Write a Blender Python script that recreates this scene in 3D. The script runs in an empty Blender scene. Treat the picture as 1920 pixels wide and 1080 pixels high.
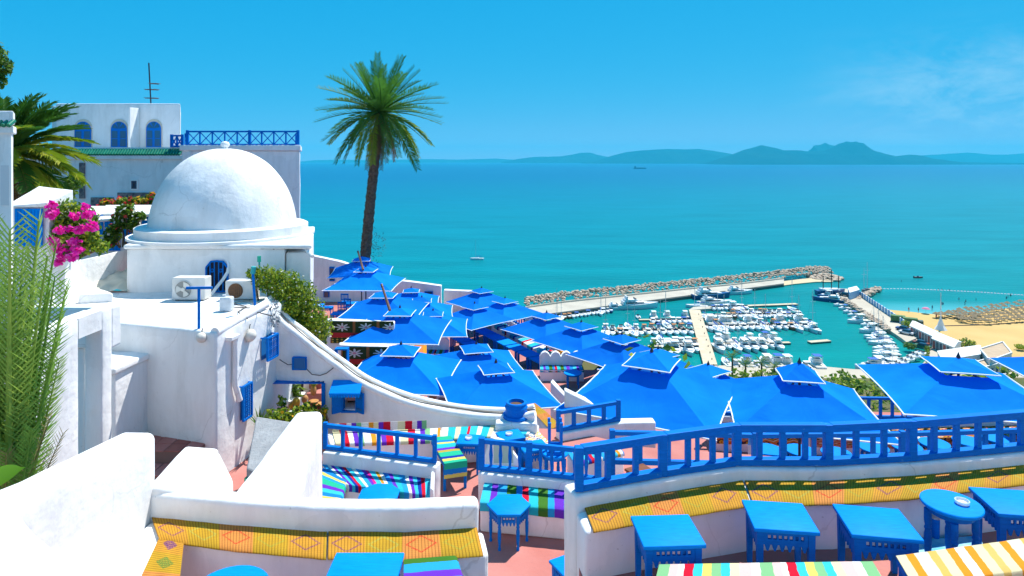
import bpy, bmesh, math, random
from math import sin, cos, pi, radians, sqrt, atan2
from mathutils import Vector, Matrix, noise
random.seed(7)
scene = bpy.context.scene
col = scene.collection

# ---------------------------------------------------------------- camera, sky, sun, exposure
F, CX, HZ, CAMZ = 1200.0, 960.0, 300.0, 65.0      # focal length and principal column in photo pixels, horizon row, metres above the sea
cam_data = bpy.data.cameras.new('camera')
cam_data.sensor_width = 36.0
cam_data.lens = 36.0 * F / 1920.0
cam_data.shift_y = -(540.0 - HZ) / 1920.0
cam_data.clip_start = 0.1
cam_data.clip_end = 80000.0
cam = bpy.data.objects.new('camera', cam_data)
cam.location = (0, 0, CAMZ)
cam.rotation_euler = (radians(90), 0, 0)
col.objects.link(cam)
scene.camera = cam

SUN = Vector((0.33, 0.38, 0.87)).normalized()
SUN_ELEV = math.asin(SUN.z)
SUN_AZ = atan2(SUN.x, SUN.y)
world = bpy.data.worlds.new('World')
scene.world = world
world.use_nodes = True
wn, wl = world.node_tree.nodes, world.node_tree.links
wn.clear()
sky = wn.new('ShaderNodeTexSky')
sky.sky_type = 'NISHITA'
sky.sun_disc = False
sky.sun_elevation = SUN_ELEV
sky.sun_rotation = SUN_AZ
sky.altitude = 1500
sky.air_density = 1.0
sky.dust_density = 0.1
sky.ozone_density = 8.0
w_out = wn.new('ShaderNodeOutputWorld')
w_bg = wn.new('ShaderNodeBackground')
w_bg.inputs['Strength'].default_value = 0.058
# deep, saturated Mediterranean blue: each channel of the sky gets its own contrast curve
w_sep = wn.new('ShaderNodeSeparateColor'); w_com = wn.new('ShaderNodeCombineColor')
for ch, (pw, gain) in zip(('Red', 'Green', 'Blue'), ((2.2, 9.5), (0.25, 5.15), (0.15, 8.3))):
    a_ = wn.new('ShaderNodeMath'); a_.operation = 'MULTIPLY'; a_.inputs[1].default_value = 0.1
    p_ = wn.new('ShaderNodeMath'); p_.operation = 'POWER'; p_.inputs[1].default_value = pw
    g_ = wn.new('ShaderNodeMath'); g_.operation = 'MULTIPLY'; g_.inputs[1].default_value = gain
    wl.new(w_sep.outputs[ch], a_.inputs[0]); wl.new(a_.outputs[0], p_.inputs[0]); wl.new(p_.outputs[0], g_.inputs[0]); wl.new(g_.outputs[0], w_com.inputs[ch])
# thin high cloud: broad wisps in the upper air
w_tc = wn.new('ShaderNodeTexCoord')
w_map = wn.new('ShaderNodeMapping'); w_map.inputs['Scale'].default_value = (5.0, 5.0, 14.0)
w_map.inputs['Location'].default_value = (1.3, 5.4, 0.2)
w_no = wn.new('ShaderNodeTexNoise'); w_no.inputs['Scale'].default_value = 1.3
w_no.inputs['Detail'].default_value = 9; w_no.inputs['Roughness'].default_value = 0.68
w_no.inputs['Distortion'].default_value = 0.5
w_cr = wn.new('ShaderNodeMapRange')
w_cr.inputs['From Min'].default_value = 0.42; w_cr.inputs['From Max'].default_value = 0.72
w_cr.inputs['To Max'].default_value = 0.75
w_mix = wn.new('ShaderNodeMix'); w_mix.data_type = 'RGBA'
w_mix.inputs[7].default_value = (5.2, 7.6, 9.4, 1)
wl.new(w_tc.outputs['Generated'], w_map.inputs['Vector'])
wl.new(w_map.outputs['Vector'], w_no.inputs['Vector'])
wl.new(w_no.outputs['Fac'], w_cr.inputs['Value'])
wl.new(sky.outputs['Color'], w_sep.inputs['Color'])
wl.new(w_com.outputs['Color'], w_mix.inputs[6])
# the bank lies low in one quarter of the sky
w_sx = wn.new('ShaderNodeSeparateXYZ'); wl.new(w_tc.outputs['Generated'], w_sx.inputs[0])
w_m1 = wn.new('ShaderNodeMapRange'); w_m1.interpolation_type = 'SMOOTHSTEP'; w_m1.inputs['From Min'].default_value = 0.36; w_m1.inputs['From Max'].default_value = 0.62
w_m2 = wn.new('ShaderNodeMapRange'); w_m2.interpolation_type = 'SMOOTHSTEP'; w_m2.inputs['From Min'].default_value = 0.20; w_m2.inputs['From Max'].default_value = 0.06
wl.new(w_sx.outputs['X'], w_m1.inputs['Value']); wl.new(w_sx.outputs['Z'], w_m2.inputs['Value'])
w_k = wn.new('ShaderNodeMath'); w_k.operation = 'MULTIPLY'; wl.new(w_m1.outputs[0], w_k.inputs[0]); wl.new(w_m2.outputs[0], w_k.inputs[1])
w_k2 = wn.new('ShaderNodeMath'); w_k2.operation = 'MULTIPLY'; wl.new(w_k.outputs[0], w_k2.inputs[0]); wl.new(w_cr.outputs['Result'], w_k2.inputs[1])
wl.new(w_k2.outputs[0], w_mix.inputs['Factor'])
wl.new(w_mix.outputs[2], w_bg.inputs['Color'])
wl.new(w_bg.outputs['Background'], w_out.inputs['Surface'])

sun_data = bpy.data.lights.new('sun', 'SUN')
sun_data.energy = 4.0
sun_data.angle = radians(0.53)
sun_data.color = (1.0, 0.96, 0.90)
sun = bpy.data.objects.new('sun', sun_data)
sun.rotation_euler = SUN.to_track_quat('Z', 'Y').to_euler()
sun.location = (0, 0, 200)
col.objects.link(sun)

scene.view_settings.view_transform = 'Standard'
scene.view_settings.look = 'None'
scene.view_settings.exposure = 0.88
scene.view_settings.gamma = 1.0
scene.cycles.use_denoising = True
scene.cycles.max_bounces = 8
scene.cycles.diffuse_bounces = 5
scene.cycles.transparent_max_bounces = 12
scene.cycles.volume_bounces = 1
scene.cycles.use_adaptive_sampling = True
scene.cycles.adaptive_threshold = 0.01

# ---------------------------------------------------------------- placing: photo pixel + distance (or depth below the eye) -> point
def P(px, py, Y):
    return Vector(((px - CX) / F * Y, Y, CAMZ - (py - HZ) / F * Y))
def G(px, py, d):
    return P(px, py, F * d / (py - HZ))
def X(px, Y): return (px - CX) / F * Y
def Z(d): return CAMZ - d
def lerp(a, b, t): return a + (b - a) * t

# ---------------------------------------------------------------- materials
MAT = {}
def mat(name, color=(0.8, 0.8, 0.8), rough=0.6, spec=0.3, noise_amt=0.0, noise_scale=8.0, color2=None, bump=0.0, bump_scale=30.0,
        metal=0.0, trans=0.0, stretch=(1, 1, 1), detail=5):
    if name in MAT: return MAT[name]
    m = bpy.data.materials.new(name); m.use_nodes = True
    n, l = m.node_tree.nodes, m.node_tree.links
    b = n['Principled BSDF']
    b.inputs['Base Color'].default_value = (*color, 1)
    b.inputs['Roughness'].default_value = rough
    b.inputs['Specular IOR Level'].default_value = spec
    b.inputs['Metallic'].default_value = metal
    tc = n.new('ShaderNodeTexCoord'); mp = n.new('ShaderNodeMapping')
    mp.inputs['Scale'].default_value = stretch
    l.new(tc.outputs['Object'], mp.inputs['Vector'])
    if noise_amt or color2:
        t = n.new('ShaderNodeTexNoise'); t.inputs['Scale'].default_value = noise_scale; t.inputs['Detail'].default_value = detail
        l.new(mp.outputs['Vector'], t.inputs['Vector'])
        r = n.new('ShaderNodeMapRange'); r.inputs['From Min'].default_value = 0.3; r.inputs['From Max'].default_value = 0.7
        l.new(t.outputs['Fac'], r.inputs['Value'])
        mx = n.new('ShaderNodeMix'); mx.data_type = 'RGBA'
        c2 = color2 or tuple(c * (1 - noise_amt) for c in color)
        mx.inputs[6].default_value = (*color, 1); mx.inputs[7].default_value = (*c2, 1)
        l.new(r.outputs['Result'], mx.inputs['Factor'])
        l.new(mx.outputs[2], b.inputs['Base Color'])
    if bump:
        t2 = n.new('ShaderNodeTexNoise'); t2.inputs['Scale'].default_value = bump_scale; t2.inputs['Detail'].default_value = 6
        l.new(mp.outputs['Vector'], t2.inputs['Vector'])
        bp = n.new('ShaderNodeBump'); bp.inputs['Strength'].default_value = bump; bp.inputs['Distance'].default_value = 0.05
        l.new(t2.outputs['Fac'], bp.inputs['Height']); l.new(bp.outputs['Normal'], b.inputs['Normal'])
    if trans:
        tr = n.new('ShaderNodeBsdfTranslucent'); tr.inputs['Color'].default_value = (*[min(1, c * 1.3) for c in color], 1)
        ms = n.new('ShaderNodeMixShader'); ms.inputs['Fac'].default_value = trans
        o = n['Material Output']
        l.new(b.outputs['BSDF'], ms.inputs[1]); l.new(tr.outputs['BSDF'], ms.inputs[2]); l.new(ms.outputs['Shader'], o.inputs['Surface'])
    MAT[name] = m
    return m

def plaster_mat():
    m = bpy.data.materials.new('whitewash'); m.use_nodes = True
    n, l = m.node_tree.nodes, m.node_tree.links
    b = n['Principled BSDF']; b.inputs['Roughness'].default_value = 0.9; b.inputs['Specular IOR Level'].default_value = 0.15
    g = n.new('ShaderNodeNewGeometry')
    t = n.new('ShaderNodeTexNoise'); t.inputs['Scale'].default_value = 1.7; t.inputs['Detail'].default_value = 8; t.inputs['Roughness'].default_value = 0.65
    t2 = n.new('ShaderNodeTexNoise'); t2.inputs['Scale'].default_value = 14; t2.inputs['Detail'].default_value = 8
    t3 = n.new('ShaderNodeTexNoise'); t3.inputs['Scale'].default_value = 26; t3.inputs['Detail'].default_value = 3
    mp = n.new('ShaderNodeMapping'); mp.inputs['Scale'].default_value = (1.6, 1.6, 0.35)      # old run-off streaks
    l.new(g.outputs['Position'], mp.inputs['Vector']); l.new(mp.outputs['Vector'], t.inputs['Vector'])
    for q in (t2, t3): l.new(g.outputs['Position'], q.inputs['Vector'])
    r = n.new('ShaderNodeValToRGB')
    r.color_ramp.elements[0].position = 0.30; r.color_ramp.elements[0].color = (0.71, 0.705, 0.69, 1)
    r.color_ramp.elements[1].position = 0.56; r.color_ramp.elements[1].color = (0.83, 0.825, 0.815, 1)
    l.new(t.outputs['Fac'], r.inputs['Fac'])
    r3 = n.new('ShaderNodeMapRange'); r3.inputs['From Min'].default_value = 0.70; r3.inputs['From Max'].default_value = 0.76      # chips and specks
    l.new(t3.outputs['Fac'], r3.inputs['Value'])
    mx = n.new('ShaderNodeMix'); mx.data_type = 'RGBA'; mx.inputs[7].default_value = (0.50, 0.48, 0.45, 1)
    ms = n.new('ShaderNodeMath'); ms.operation = 'MULTIPLY'; ms.inputs[1].default_value = 0.55
    l.new(r3.outputs['Result'], ms.inputs[0]); l.new(ms.outputs[0], mx.inputs['Factor'])
    l.new(r.outputs['Color'], mx.inputs[6])
    # hairline cracks here and there, and squarish repainted patches
    ds = n.new('ShaderNodeTexNoise'); ds.inputs['Scale'].default_value = 3.0; ds.inputs['Detail'].default_value = 4; l.new(g.outputs['Position'], ds.inputs['Vector'])
    av = n.new('ShaderNodeVectorMath'); av.operation = 'MULTIPLY_ADD'; av.inputs[1].default_value = (.35, .35, .35); l.new(ds.outputs['Color'], av.inputs[0]); l.new(g.outputs['Position'], av.inputs[2])
    vo = n.new('ShaderNodeTexVoronoi'); vo.feature = 'DISTANCE_TO_EDGE'; vo.inputs['Scale'].default_value = .9; l.new(av.outputs['Vector'], vo.inputs['Vector'])
    cm = n.new('ShaderNodeMapRange'); cm.inputs['From Min'].default_value = .010; cm.inputs['From Max'].default_value = .003; l.new(vo.outputs['Distance'], cm.inputs['Value'])
    cn = n.new('ShaderNodeTexNoise'); cn.inputs['Scale'].default_value = .7; cn.inputs['Detail'].default_value = 2; l.new(g.outputs['Position'], cn.inputs['Vector'])
    cg = n.new('ShaderNodeMapRange'); cg.inputs['From Min'].default_value = .50; cg.inputs['From Max'].default_value = .62; cg.inputs['To Max'].default_value = .32; l.new(cn.outputs['Fac'], cg.inputs['Value'])
    cx_ = n.new('ShaderNodeMath'); cx_.operation = 'MULTIPLY'; l.new(cm.outputs[0], cx_.inputs[0]); l.new(cg.outputs[0], cx_.inputs[1])
    mc = n.new('ShaderNodeMix'); mc.data_type = 'RGBA'; mc.inputs[7].default_value = (.36, .34, .32, 1); l.new(cx_.outputs[0], mc.inputs['Factor']); l.new(mx.outputs[2], mc.inputs[6])
    pt = n.new('ShaderNodeTexVoronoi'); pt.inputs['Scale'].default_value = 1.3; pt.distance = 'CHEBYCHEV'; l.new(av.outputs['Vector'], pt.inputs['Vector'])
    ps = n.new('ShaderNodeSeparateColor'); l.new(pt.outputs['Color'], ps.inputs['Color'])
    pm = n.new('ShaderNodeMapRange'); pm.inputs['To Min'].default_value = .94; pm.inputs['To Max'].default_value = 1.02; l.new(ps.outputs['Red'], pm.inputs['Value'])
    pk = n.new('ShaderNodeVectorMath'); pk.operation = 'SCALE'; l.new(mc.outputs[2], pk.inputs[0]); l.new(pm.outputs['Result'], pk.inputs['Scale']); l.new(pk.outputs['Vector'], b.inputs['Base Color'])
    ad = n.new('ShaderNodeMath'); ad.operation = 'MULTIPLY_ADD'; ad.inputs[1].default_value = 0.25
    l.new(t2.outputs['Fac'], ad.inputs[0])
    t4 = n.new('ShaderNodeTexNoise'); t4.inputs['Scale'].default_value = 4.0; t4.inputs['Detail'].default_value = 3
    l.new(g.outputs['Position'], t4.inputs['Vector']); l.new(t4.outputs['Fac'], ad.inputs[2])
    bp = n.new('ShaderNodeBump'); bp.inputs['Strength'].default_value = 0.35; bp.inputs['Distance'].default_value = 0.05
    l.new(ad.outputs[0], bp.inputs['Height']); l.new(bp.outputs['Normal'], b.inputs['Normal'])
    MAT['whitewash'] = m
    return m
WHITE = plaster_mat()
def paint_mat(name, c, worn, gloss=0.5):
    """brushed gloss paint on wood: faint brush streaks, faded patches, a few chips down to an older coat"""
    m = bpy.data.materials.new(name); m.use_nodes = True
    n, l = m.node_tree.nodes, m.node_tree.links
    b = n['Principled BSDF']; b.inputs['Roughness'].default_value = gloss; b.inputs['Specular IOR Level'].default_value = 0.06
    g = n.new('ShaderNodeNewGeometry')
    def N(scale, detail, vec=None, st=None):
        t = n.new('ShaderNodeTexNoise'); t.inputs['Scale'].default_value = scale; t.inputs['Detail'].default_value = detail
        if st:
            mp = n.new('ShaderNodeMapping'); mp.inputs['Scale'].default_value = st; l.new(g.outputs['Position'], mp.inputs['Vector']); l.new(mp.outputs['Vector'], t.inputs['Vector'])
        else: l.new(g.outputs['Position'], t.inputs['Vector'])
        return t.outputs['Fac']
    def R(v, a, b_, lo, hi):
        q = n.new('ShaderNodeMapRange'); q.inputs['From Min'].default_value = a; q.inputs['From Max'].default_value = b_; q.inputs['To Min'].default_value = lo; q.inputs['To Max'].default_value = hi
        l.new(v, q.inputs['Value']); return q.outputs['Result']
    fade = R(N(2.6, 5), .35, .7, 0, .45); chip = R(N(22, 6), .70, .74, 0, .8); streak = R(N(5, 4, st=(2, 14, 14)), .3, .7, .86, 1.08)
    m1 = n.new('ShaderNodeMix'); m1.data_type = 'RGBA'; m1.inputs[6].default_value = (*c, 1); m1.inputs[7].default_value = (c[0], c[1] * 1.2, c[2] * 1.02, 1); l.new(fade, m1.inputs['Factor'])
    m2 = n.new('ShaderNodeMix'); m2.data_type = 'RGBA'; m2.inputs[7].default_value = (*worn, 1); l.new(m1.outputs[2], m2.inputs[6]); l.new(chip, m2.inputs['Factor'])
    sc = n.new('ShaderNodeVectorMath'); sc.operation = 'SCALE'; l.new(m2.outputs[2], sc.inputs[0]); l.new(streak, sc.inputs['Scale']); l.new(sc.outputs['Vector'], b.inputs['Base Color'])
    bp = n.new('ShaderNodeBump'); bp.inputs['Strength'].default_value = .12; bp.inputs['Distance'].default_value = .01; l.new(streak, bp.inputs['Height']); l.new(bp.outputs['Normal'], b.inputs['Normal'])
    MAT[name] = m
    return m
BLUE = paint_mat('blue_paint', (0.002, 0.150, 0.56), (0.08, 0.30, 0.55))
TABLEBLUE = paint_mat('table_blue', (0.0, 0.225, 0.75), (0.0, 0.31, 0.70), 0.55)
def canvas_mat():
    """parasol cloth: each one faded a little differently, soft wrinkles and a few darker seams"""
    m = bpy.data.materials.new('blue_canvas'); m.use_nodes = True
    n, l = m.node_tree.nodes, m.node_tree.links
    b = n['Principled BSDF']; b.inputs['Roughness'].default_value = 0.85; b.inputs['Specular IOR Level'].default_value = 0.05
    oi = n.new('ShaderNodeObjectInfo'); tc = n.new('ShaderNodeTexCoord')
    t = n.new('ShaderNodeTexNoise'); t.inputs['Scale'].default_value = 1.1; t.inputs['Detail'].default_value = 6; l.new(tc.outputs['Object'], t.inputs['Vector'])
    r = n.new('ShaderNodeMapRange'); r.inputs['From Min'].default_value = .3; r.inputs['From Max'].default_value = .75; l.new(t.outputs['Fac'], r.inputs['Value'])
    m1 = n.new('ShaderNodeMix'); m1.data_type = 'RGBA'; m1.inputs[6].default_value = (0.0, 0.165, 0.78, 1); m1.inputs[7].default_value = (0.002, 0.215, 0.82, 1); l.new(r.outputs['Result'], m1.inputs['Factor'])
    h = n.new('ShaderNodeMapRange'); h.inputs['To Min'].default_value = .82; h.inputs['To Max'].default_value = 1.12; l.new(oi.outputs['Random'], h.inputs['Value'])
    sc = n.new('ShaderNodeVectorMath'); sc.operation = 'SCALE'; l.new(m1.outputs[2], sc.inputs[0]); l.new(h.outputs['Result'], sc.inputs['Scale']); l.new(sc.outputs['Vector'], b.inputs['Base Color'])
    mp = n.new('ShaderNodeMapping'); mp.inputs['Scale'].default_value = (1, 1, .2); l.new(tc.outputs['Object'], mp.inputs['Vector'])
    w = n.new('ShaderNodeTexNoise'); w.inputs['Scale'].default_value = 1.3; w.inputs['Detail'].default_value = 3; w.inputs['Distortion'].default_value = 0.8; l.new(mp.outputs['Vector'], w.inputs['Vector'])
    bp = n.new('ShaderNodeBump'); bp.inputs['Strength'].default_value = .35; bp.inputs['Distance'].default_value = .12; l.new(w.outputs['Fac'], bp.inputs['Height']); l.new(bp.outputs['Normal'], b.inputs['Normal'])
    tr = n.new('ShaderNodeBsdfTranslucent'); tr.inputs['Color'].default_value = (0.0, .22, .85, 1)
    ms = n.new('ShaderNodeMixShader'); ms.inputs['Fac'].default_value = .16
    l.new(b.outputs['BSDF'], ms.inputs[1]); l.new(tr.outputs['BSDF'], ms.inputs[2]); l.new(ms.outputs['Shader'], n['Material Output'].inputs['Surface'])
    MAT['blue_canvas'] = m
    return m
CANVAS = canvas_mat()
TRIM = mat('white_trim', (0.8, 0.82, 0.84), 0.8, 0.1)
DARKMETAL = mat('dark_metal', (0.03, 0.035, 0.05), 0.5, 0.4)
WOOD = mat('weathered_wood', (0.22, 0.13, 0.09), 0.75, 0.2, color2=(0.12, 0.07, 0.05), noise_scale=6, stretch=(8, 8, 1))
TERRA = mat('terracotta', (0.43, 0.145, 0.12), 0.8, 0.15, color2=(0.50, 0.21, 0.18), noise_scale=1.6, bump=0.15, bump_scale=20, detail=9)
TERRA2 = mat('dark_terracotta', (0.40, 0.13, 0.10), 0.8, 0.2, color2=(0.30, 0.09, 0.075), noise_scale=5, bump=0.1, bump_scale=30)
DARK = mat('dark_interior', (0.02, 0.02, 0.025), 0.9, 0.1)
GLASS = mat('window_glass', (0.02, 0.05, 0.10), 0.1, 0.6)

# ---------------------------------------------------------------- mesh building
class MB:
    def __init__(s): s.v, s.f, s.m, s.uv = [], [], [], None
    def add(s, verts, faces, mi=0):
        k = len(s.v); s.v += [Vector(v) for v in verts]
        s.f += [[i + k for i in f] for f in faces]; s.m += [mi] * len(faces)
        return s
    def box(s, x0, x1, y0, y1, z0, z1, mi=0):
        return s.add([(x0, y0, z0), (x1, y0, z0), (x1, y1, z0), (x0, y1, z0), (x0, y0, z1), (x1, y0, z1), (x1, y1, z1), (x0, y1, z1)],
                     [(3, 2, 1, 0), (4, 5, 6, 7), (0, 1, 5, 4), (1, 2, 6, 5), (2, 3, 7, 6), (3, 0, 4, 7)], mi)
    def obox(s, c, size, rz=0.0, rx=0.0, ry=0.0, mi=0):
        M = Matrix.Translation(c) @ Matrix.Rotation(rz, 4, 'Z') @ Matrix.Rotation(ry, 4, 'Y') @ Matrix.Rotation(rx, 4, 'X')
        a, b, c2 = size[0] / 2, size[1] / 2, size[2] / 2
        vs = [M @ Vector(q) for q in [(-a, -b, -c2), (a, -b, -c2), (a, b, -c2), (-a, b, -c2), (-a, -b, c2), (a, -b, c2), (a, b, c2), (-a, b, c2)]]
        return s.add(vs, [(3, 2, 1, 0), (4, 5, 6, 7), (0, 1, 5, 4), (1, 2, 6, 5), (2, 3, 7, 6), (3, 0, 4, 7)], mi)
    def beam(s, p, q, w, h, mi=0):
        p, q = Vector(p), Vector(q); t = (q - p).normalized()
        side = t.cross(Vector((0, 0, 1)))
        side = Vector((1, 0, 0)) if side.length < 1e-4 else side.normalized()
        up = side.cross(t).normalized()
        a, b = side * w / 2, up * h / 2
        vs = [p - a - b, p + a - b, p + a + b, p - a + b, q - a - b, q + a - b, q + a + b, q - a + b]
        return s.add(vs, [(0, 1, 2, 3), (7, 6, 5, 4), (0, 4, 5, 1), (1, 5, 6, 2), (2, 6, 7, 3), (3, 7, 4, 0)], mi)
    def tube(s, pts, r, n=8, caps=True, mi=0):
        pts = [Vector(p) for p in pts]; k = len(pts)
        rr = r if isinstance(r, (list, tuple)) else [r] * k
        vs, fs = [], []
        prev = None
        for i, p in enumerate(pts):
            t = (pts[min(i + 1, k - 1)] - pts[max(i - 1, 0)]).normalized()
            a = prev if prev is not None else (Vector((1, 0, 0)) if abs(t.x) < 0.8 else Vector((0, 1, 0)))
            a = (a - t * a.dot(t)).normalized(); prev = a
            b = t.cross(a)
            for j in range(n):
                an = 2 * pi * j / n
                vs.append(p + (a * cos(an) + b * sin(an)) * rr[i])
        for i in range(k - 1):
            for j in range(n):
                fs.append((i * n + j, i * n + (j + 1) % n, (i + 1) * n + (j + 1) % n, (i + 1) * n + j))
        if caps:
            fs.append(tuple(range(n - 1, -1, -1))); fs.append(tuple((k - 1) * n + j for j in range(n)))
        return s.add(vs, fs, mi)
    def lathe(s, prof, c=(0, 0, 0), n=16, mi=0, sx=1.0, sy=1.0, rot=0.0):
        c = Vector(c); vs, fs = [], []
        for r, z in prof:
            for j in range(n):
                an = 2 * pi * j / n + rot
                vs.append(c + Vector((r * cos(an) * sx, r * sin(an) * sy, z)))
        k = len(prof)
        for i in range(k - 1):
            for j in range(n):
                fs.append((i * n + j, i * n + (j + 1) % n, (i + 1) * n + (j + 1) % n, (i + 1) * n + j))
        fs.append(tuple(range(n - 1, -1, -1))); fs.append(tuple((k - 1) * n + j for j in range(n)))
        return s.add(vs, fs, mi)
    def prism(s, poly, z0, z1, mi=0):
        n = len(poly)
        a = z0 if isinstance(z0, (list, tuple)) else [z0] * n
        b = z1 if isinstance(z1, (list, tuple)) else [z1] * n
        ar = sum(poly[i][0] * poly[(i + 1) % n][1] - poly[(i + 1) % n][0] * poly[i][1] for i in range(n))
        idx = list(range(n)) if ar > 0 else list(range(n - 1, -1, -1))
        vs = [(poly[i][0], poly[i][1], a[i]) for i in idx] + [(poly[i][0], poly[i][1], b[i]) for i in idx]
        fs = [tuple(range(n - 1, -1, -1)), tuple(range(n, 2 * n))] + [(i, (i + 1) % n, n + (i + 1) % n, n + i) for i in range(n)]
        return s.add(vs, fs, mi)
    def strip(s, left, right, thick=0.0, uscale=1.0, mi=0, nv=1):
        """cloth laid between two polylines; u runs along in metres, v across 0..1"""
        if s.uv is None: s.uv = {}
        n = len(left); k0 = len(s.v); u = 0.0
        for i in range(n):
            if i: u += ((Vector(left[i]) + Vector(right[i])) / 2 - (Vector(left[i - 1]) + Vector(right[i - 1])) / 2).length
            for j in range(nv + 1):
                t = j / nv
                s.uv[len(s.v)] = (u * uscale, t)
                s.v.append(Vector(left[i]).lerp(Vector(right[i]), t))
        for i in range(n - 1):
            for j in range(nv):
                a = k0 + i * (nv + 1) + j
                s.f.append([a, a + nv + 1, a + nv + 2, a + 1]); s.m.append(mi)
        return s
    def build(s, name, mats, parent=None, w=False, bevel=0.0, seg=2, smooth=None, lump=0.0, lump_len=0.22, at=None, thick=0.0):
        """one mesh object; with a parent the coordinates are the parent's own unless w (world)"""
        if not isinstance(mats, (list, tuple)): mats = [mats]
        off = Vector((0, 0, 0))
        if parent is not None and w: off = parent_loc(parent)
        elif parent is None:
            if at is not None: off = Vector(at)
            elif s.v:
                xs = [v.x for v in s.v]; ys = [v.y for v in s.v]
                off = Vector(((min(xs) + max(xs)) / 2, (min(ys) + max(ys)) / 2, min(v.z for v in s.v)))
        me = bpy.data.meshes.new(name)
        me.from_pydata([v - off for v in s.v], [], s.f)
        for m_ in mats: me.materials.append(m_)
        me.polygons.foreach_set('material_index', s.m)
        if s.uv is not None:
            ul = me.uv_layers.new(name='UVMap')
            for lp in me.loops: ul.data[lp.index].uv = s.uv.get(lp.vertex_index, (0, 0))
        if bevel or lump or thick:
            bm = bmesh.new(); bm.from_mesh(me)
            if thick:
                bmesh.ops.solidify(bm, geom=bm.faces[:], thickness=thick)
            if bevel:
                bmesh.ops.remove_doubles(bm, verts=bm.verts, dist=1e-5)
                es = [e for e in bm.edges if len(e.link_faces) == 2 and e.calc_face_angle(0) > 0.5]
                bmesh.ops.bevel(bm, geom=es, offset=bevel, segments=seg, profile=0.5, affect='EDGES', clamp_overlap=True)
            if lump:
                for _ in range(7):
                    es = [e for e in bm.edges if e.calc_length() > lump_len]
                    if not es or len(bm.verts) > 12000: break
                    bmesh.ops.subdivide_edges(bm, edges=es, cuts=1, use_grid_fill=True)
                bmesh.ops.triangulate(bm, faces=[f for f in bm.faces if len(f.verts) > 4])
                for v in bm.verts:
                    q = v.co + off
                    v.co += (noise.noise_vector(q * 1.9) * lump + noise.noise_vector(q * 6.0) * lump * 0.35)
            bm.to_mesh(me); bm.free()
        if smooth is not None:
            me.polygons.foreach_set('use_smooth', [True] * len(me.polygons))
            if smooth < 179: me.set_sharp_from_angle(angle=radians(smooth))
        o = bpy.data.objects.new(name, me); col.objects.link(o)
        if parent is not None: o.parent = parent
        else: o.location = off
        return o

def parent_loc(p):
    v = Vector((0, 0, 0))
    while p is not None: v += p.location; p = p.parent
    return v
def tag(o, label=None, cat=None, group=None, kind=None):
    if label: o['label'] = label
    if cat: o['category'] = cat
    if group: o['group'] = group
    if kind: o['kind'] = kind
    return o
def thing(name, label, cat, loc=(0, 0, 0), rz=0.0, group=None):
    o = bpy.data.objects.new(name, None); col.objects.link(o)
    o.empty_display_size = 0.1
    o.location = loc; o.rotation_euler = (0, 0, rz)
    return tag(o, label, cat, group)
def copy_tree(o, parent=None):
    c = o.copy(); col.objects.link(c); c.parent = parent
    for ch in list(o.children): copy_tree(ch, c)
    return c
PROTO = {}
def inst(key, builder, loc, rz=0.0, label=None, group=None, sc=None):
    """one more of a kind: the first call builds it, later ones copy it and its parts"""
    if key not in PROTO:
        PROTO[key] = builder(); o = PROTO[key]
    else: o = copy_tree(PROTO[key])
    o.location = loc; o.rotation_euler = (0, 0, rz)
    o.scale = (1, 1, 1) if sc is None else ((sc, sc, sc) if isinstance(sc, (int, float)) else sc)
    if label: o['label'] = label
    if group: o['group'] = group
    elif 'group' in o: del o['group']
    return o
def catmull(pts, n):
    """pts: tuples of any length -> n+1 samples along a smooth curve"""
    out = []; k = len(pts) - 1
    for i in range(n + 1):
        t = i / n * k; j = min(int(t), k - 1); u = t - j
        p0, p1, p2, p3 = pts[max(j - 1, 0)], pts[j], pts[j + 1], pts[min(j + 2, k)]
        out.append(tuple(0.5 * (2 * b + (c - a) * u + (2 * a - 5 * b + 4 * c - d) * u * u + (3 * b - a - 3 * c + d) * u ** 3) for a, b, c, d in zip(p0, p1, p2, p3)))
    return out
ORD = ['first', 'second', 'third', 'fourth', 'fifth', 'sixth', 'seventh', 'eighth', 'ninth', 'tenth', 'eleventh', 'twelfth', 'thirteenth', 'fourteenth', 'fifteenth', 'sixteenth', 'seventeenth', 'eighteenth', 'nineteenth', 'twentieth'] + ['twenty-' + w for w in ('first', 'second', 'third', 'fourth', 'fifth', 'sixth')]
def ramp_at(pts, x):
    """piecewise linear lookup"""
    if x <= pts[0][0]: return pts[0][1]
    for (a, b), (c, d) in zip(pts, pts[1:]):
        if x <= c: return b + (d - b) * (x - a) / (c - a)
    return pts[-1][1]
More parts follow.
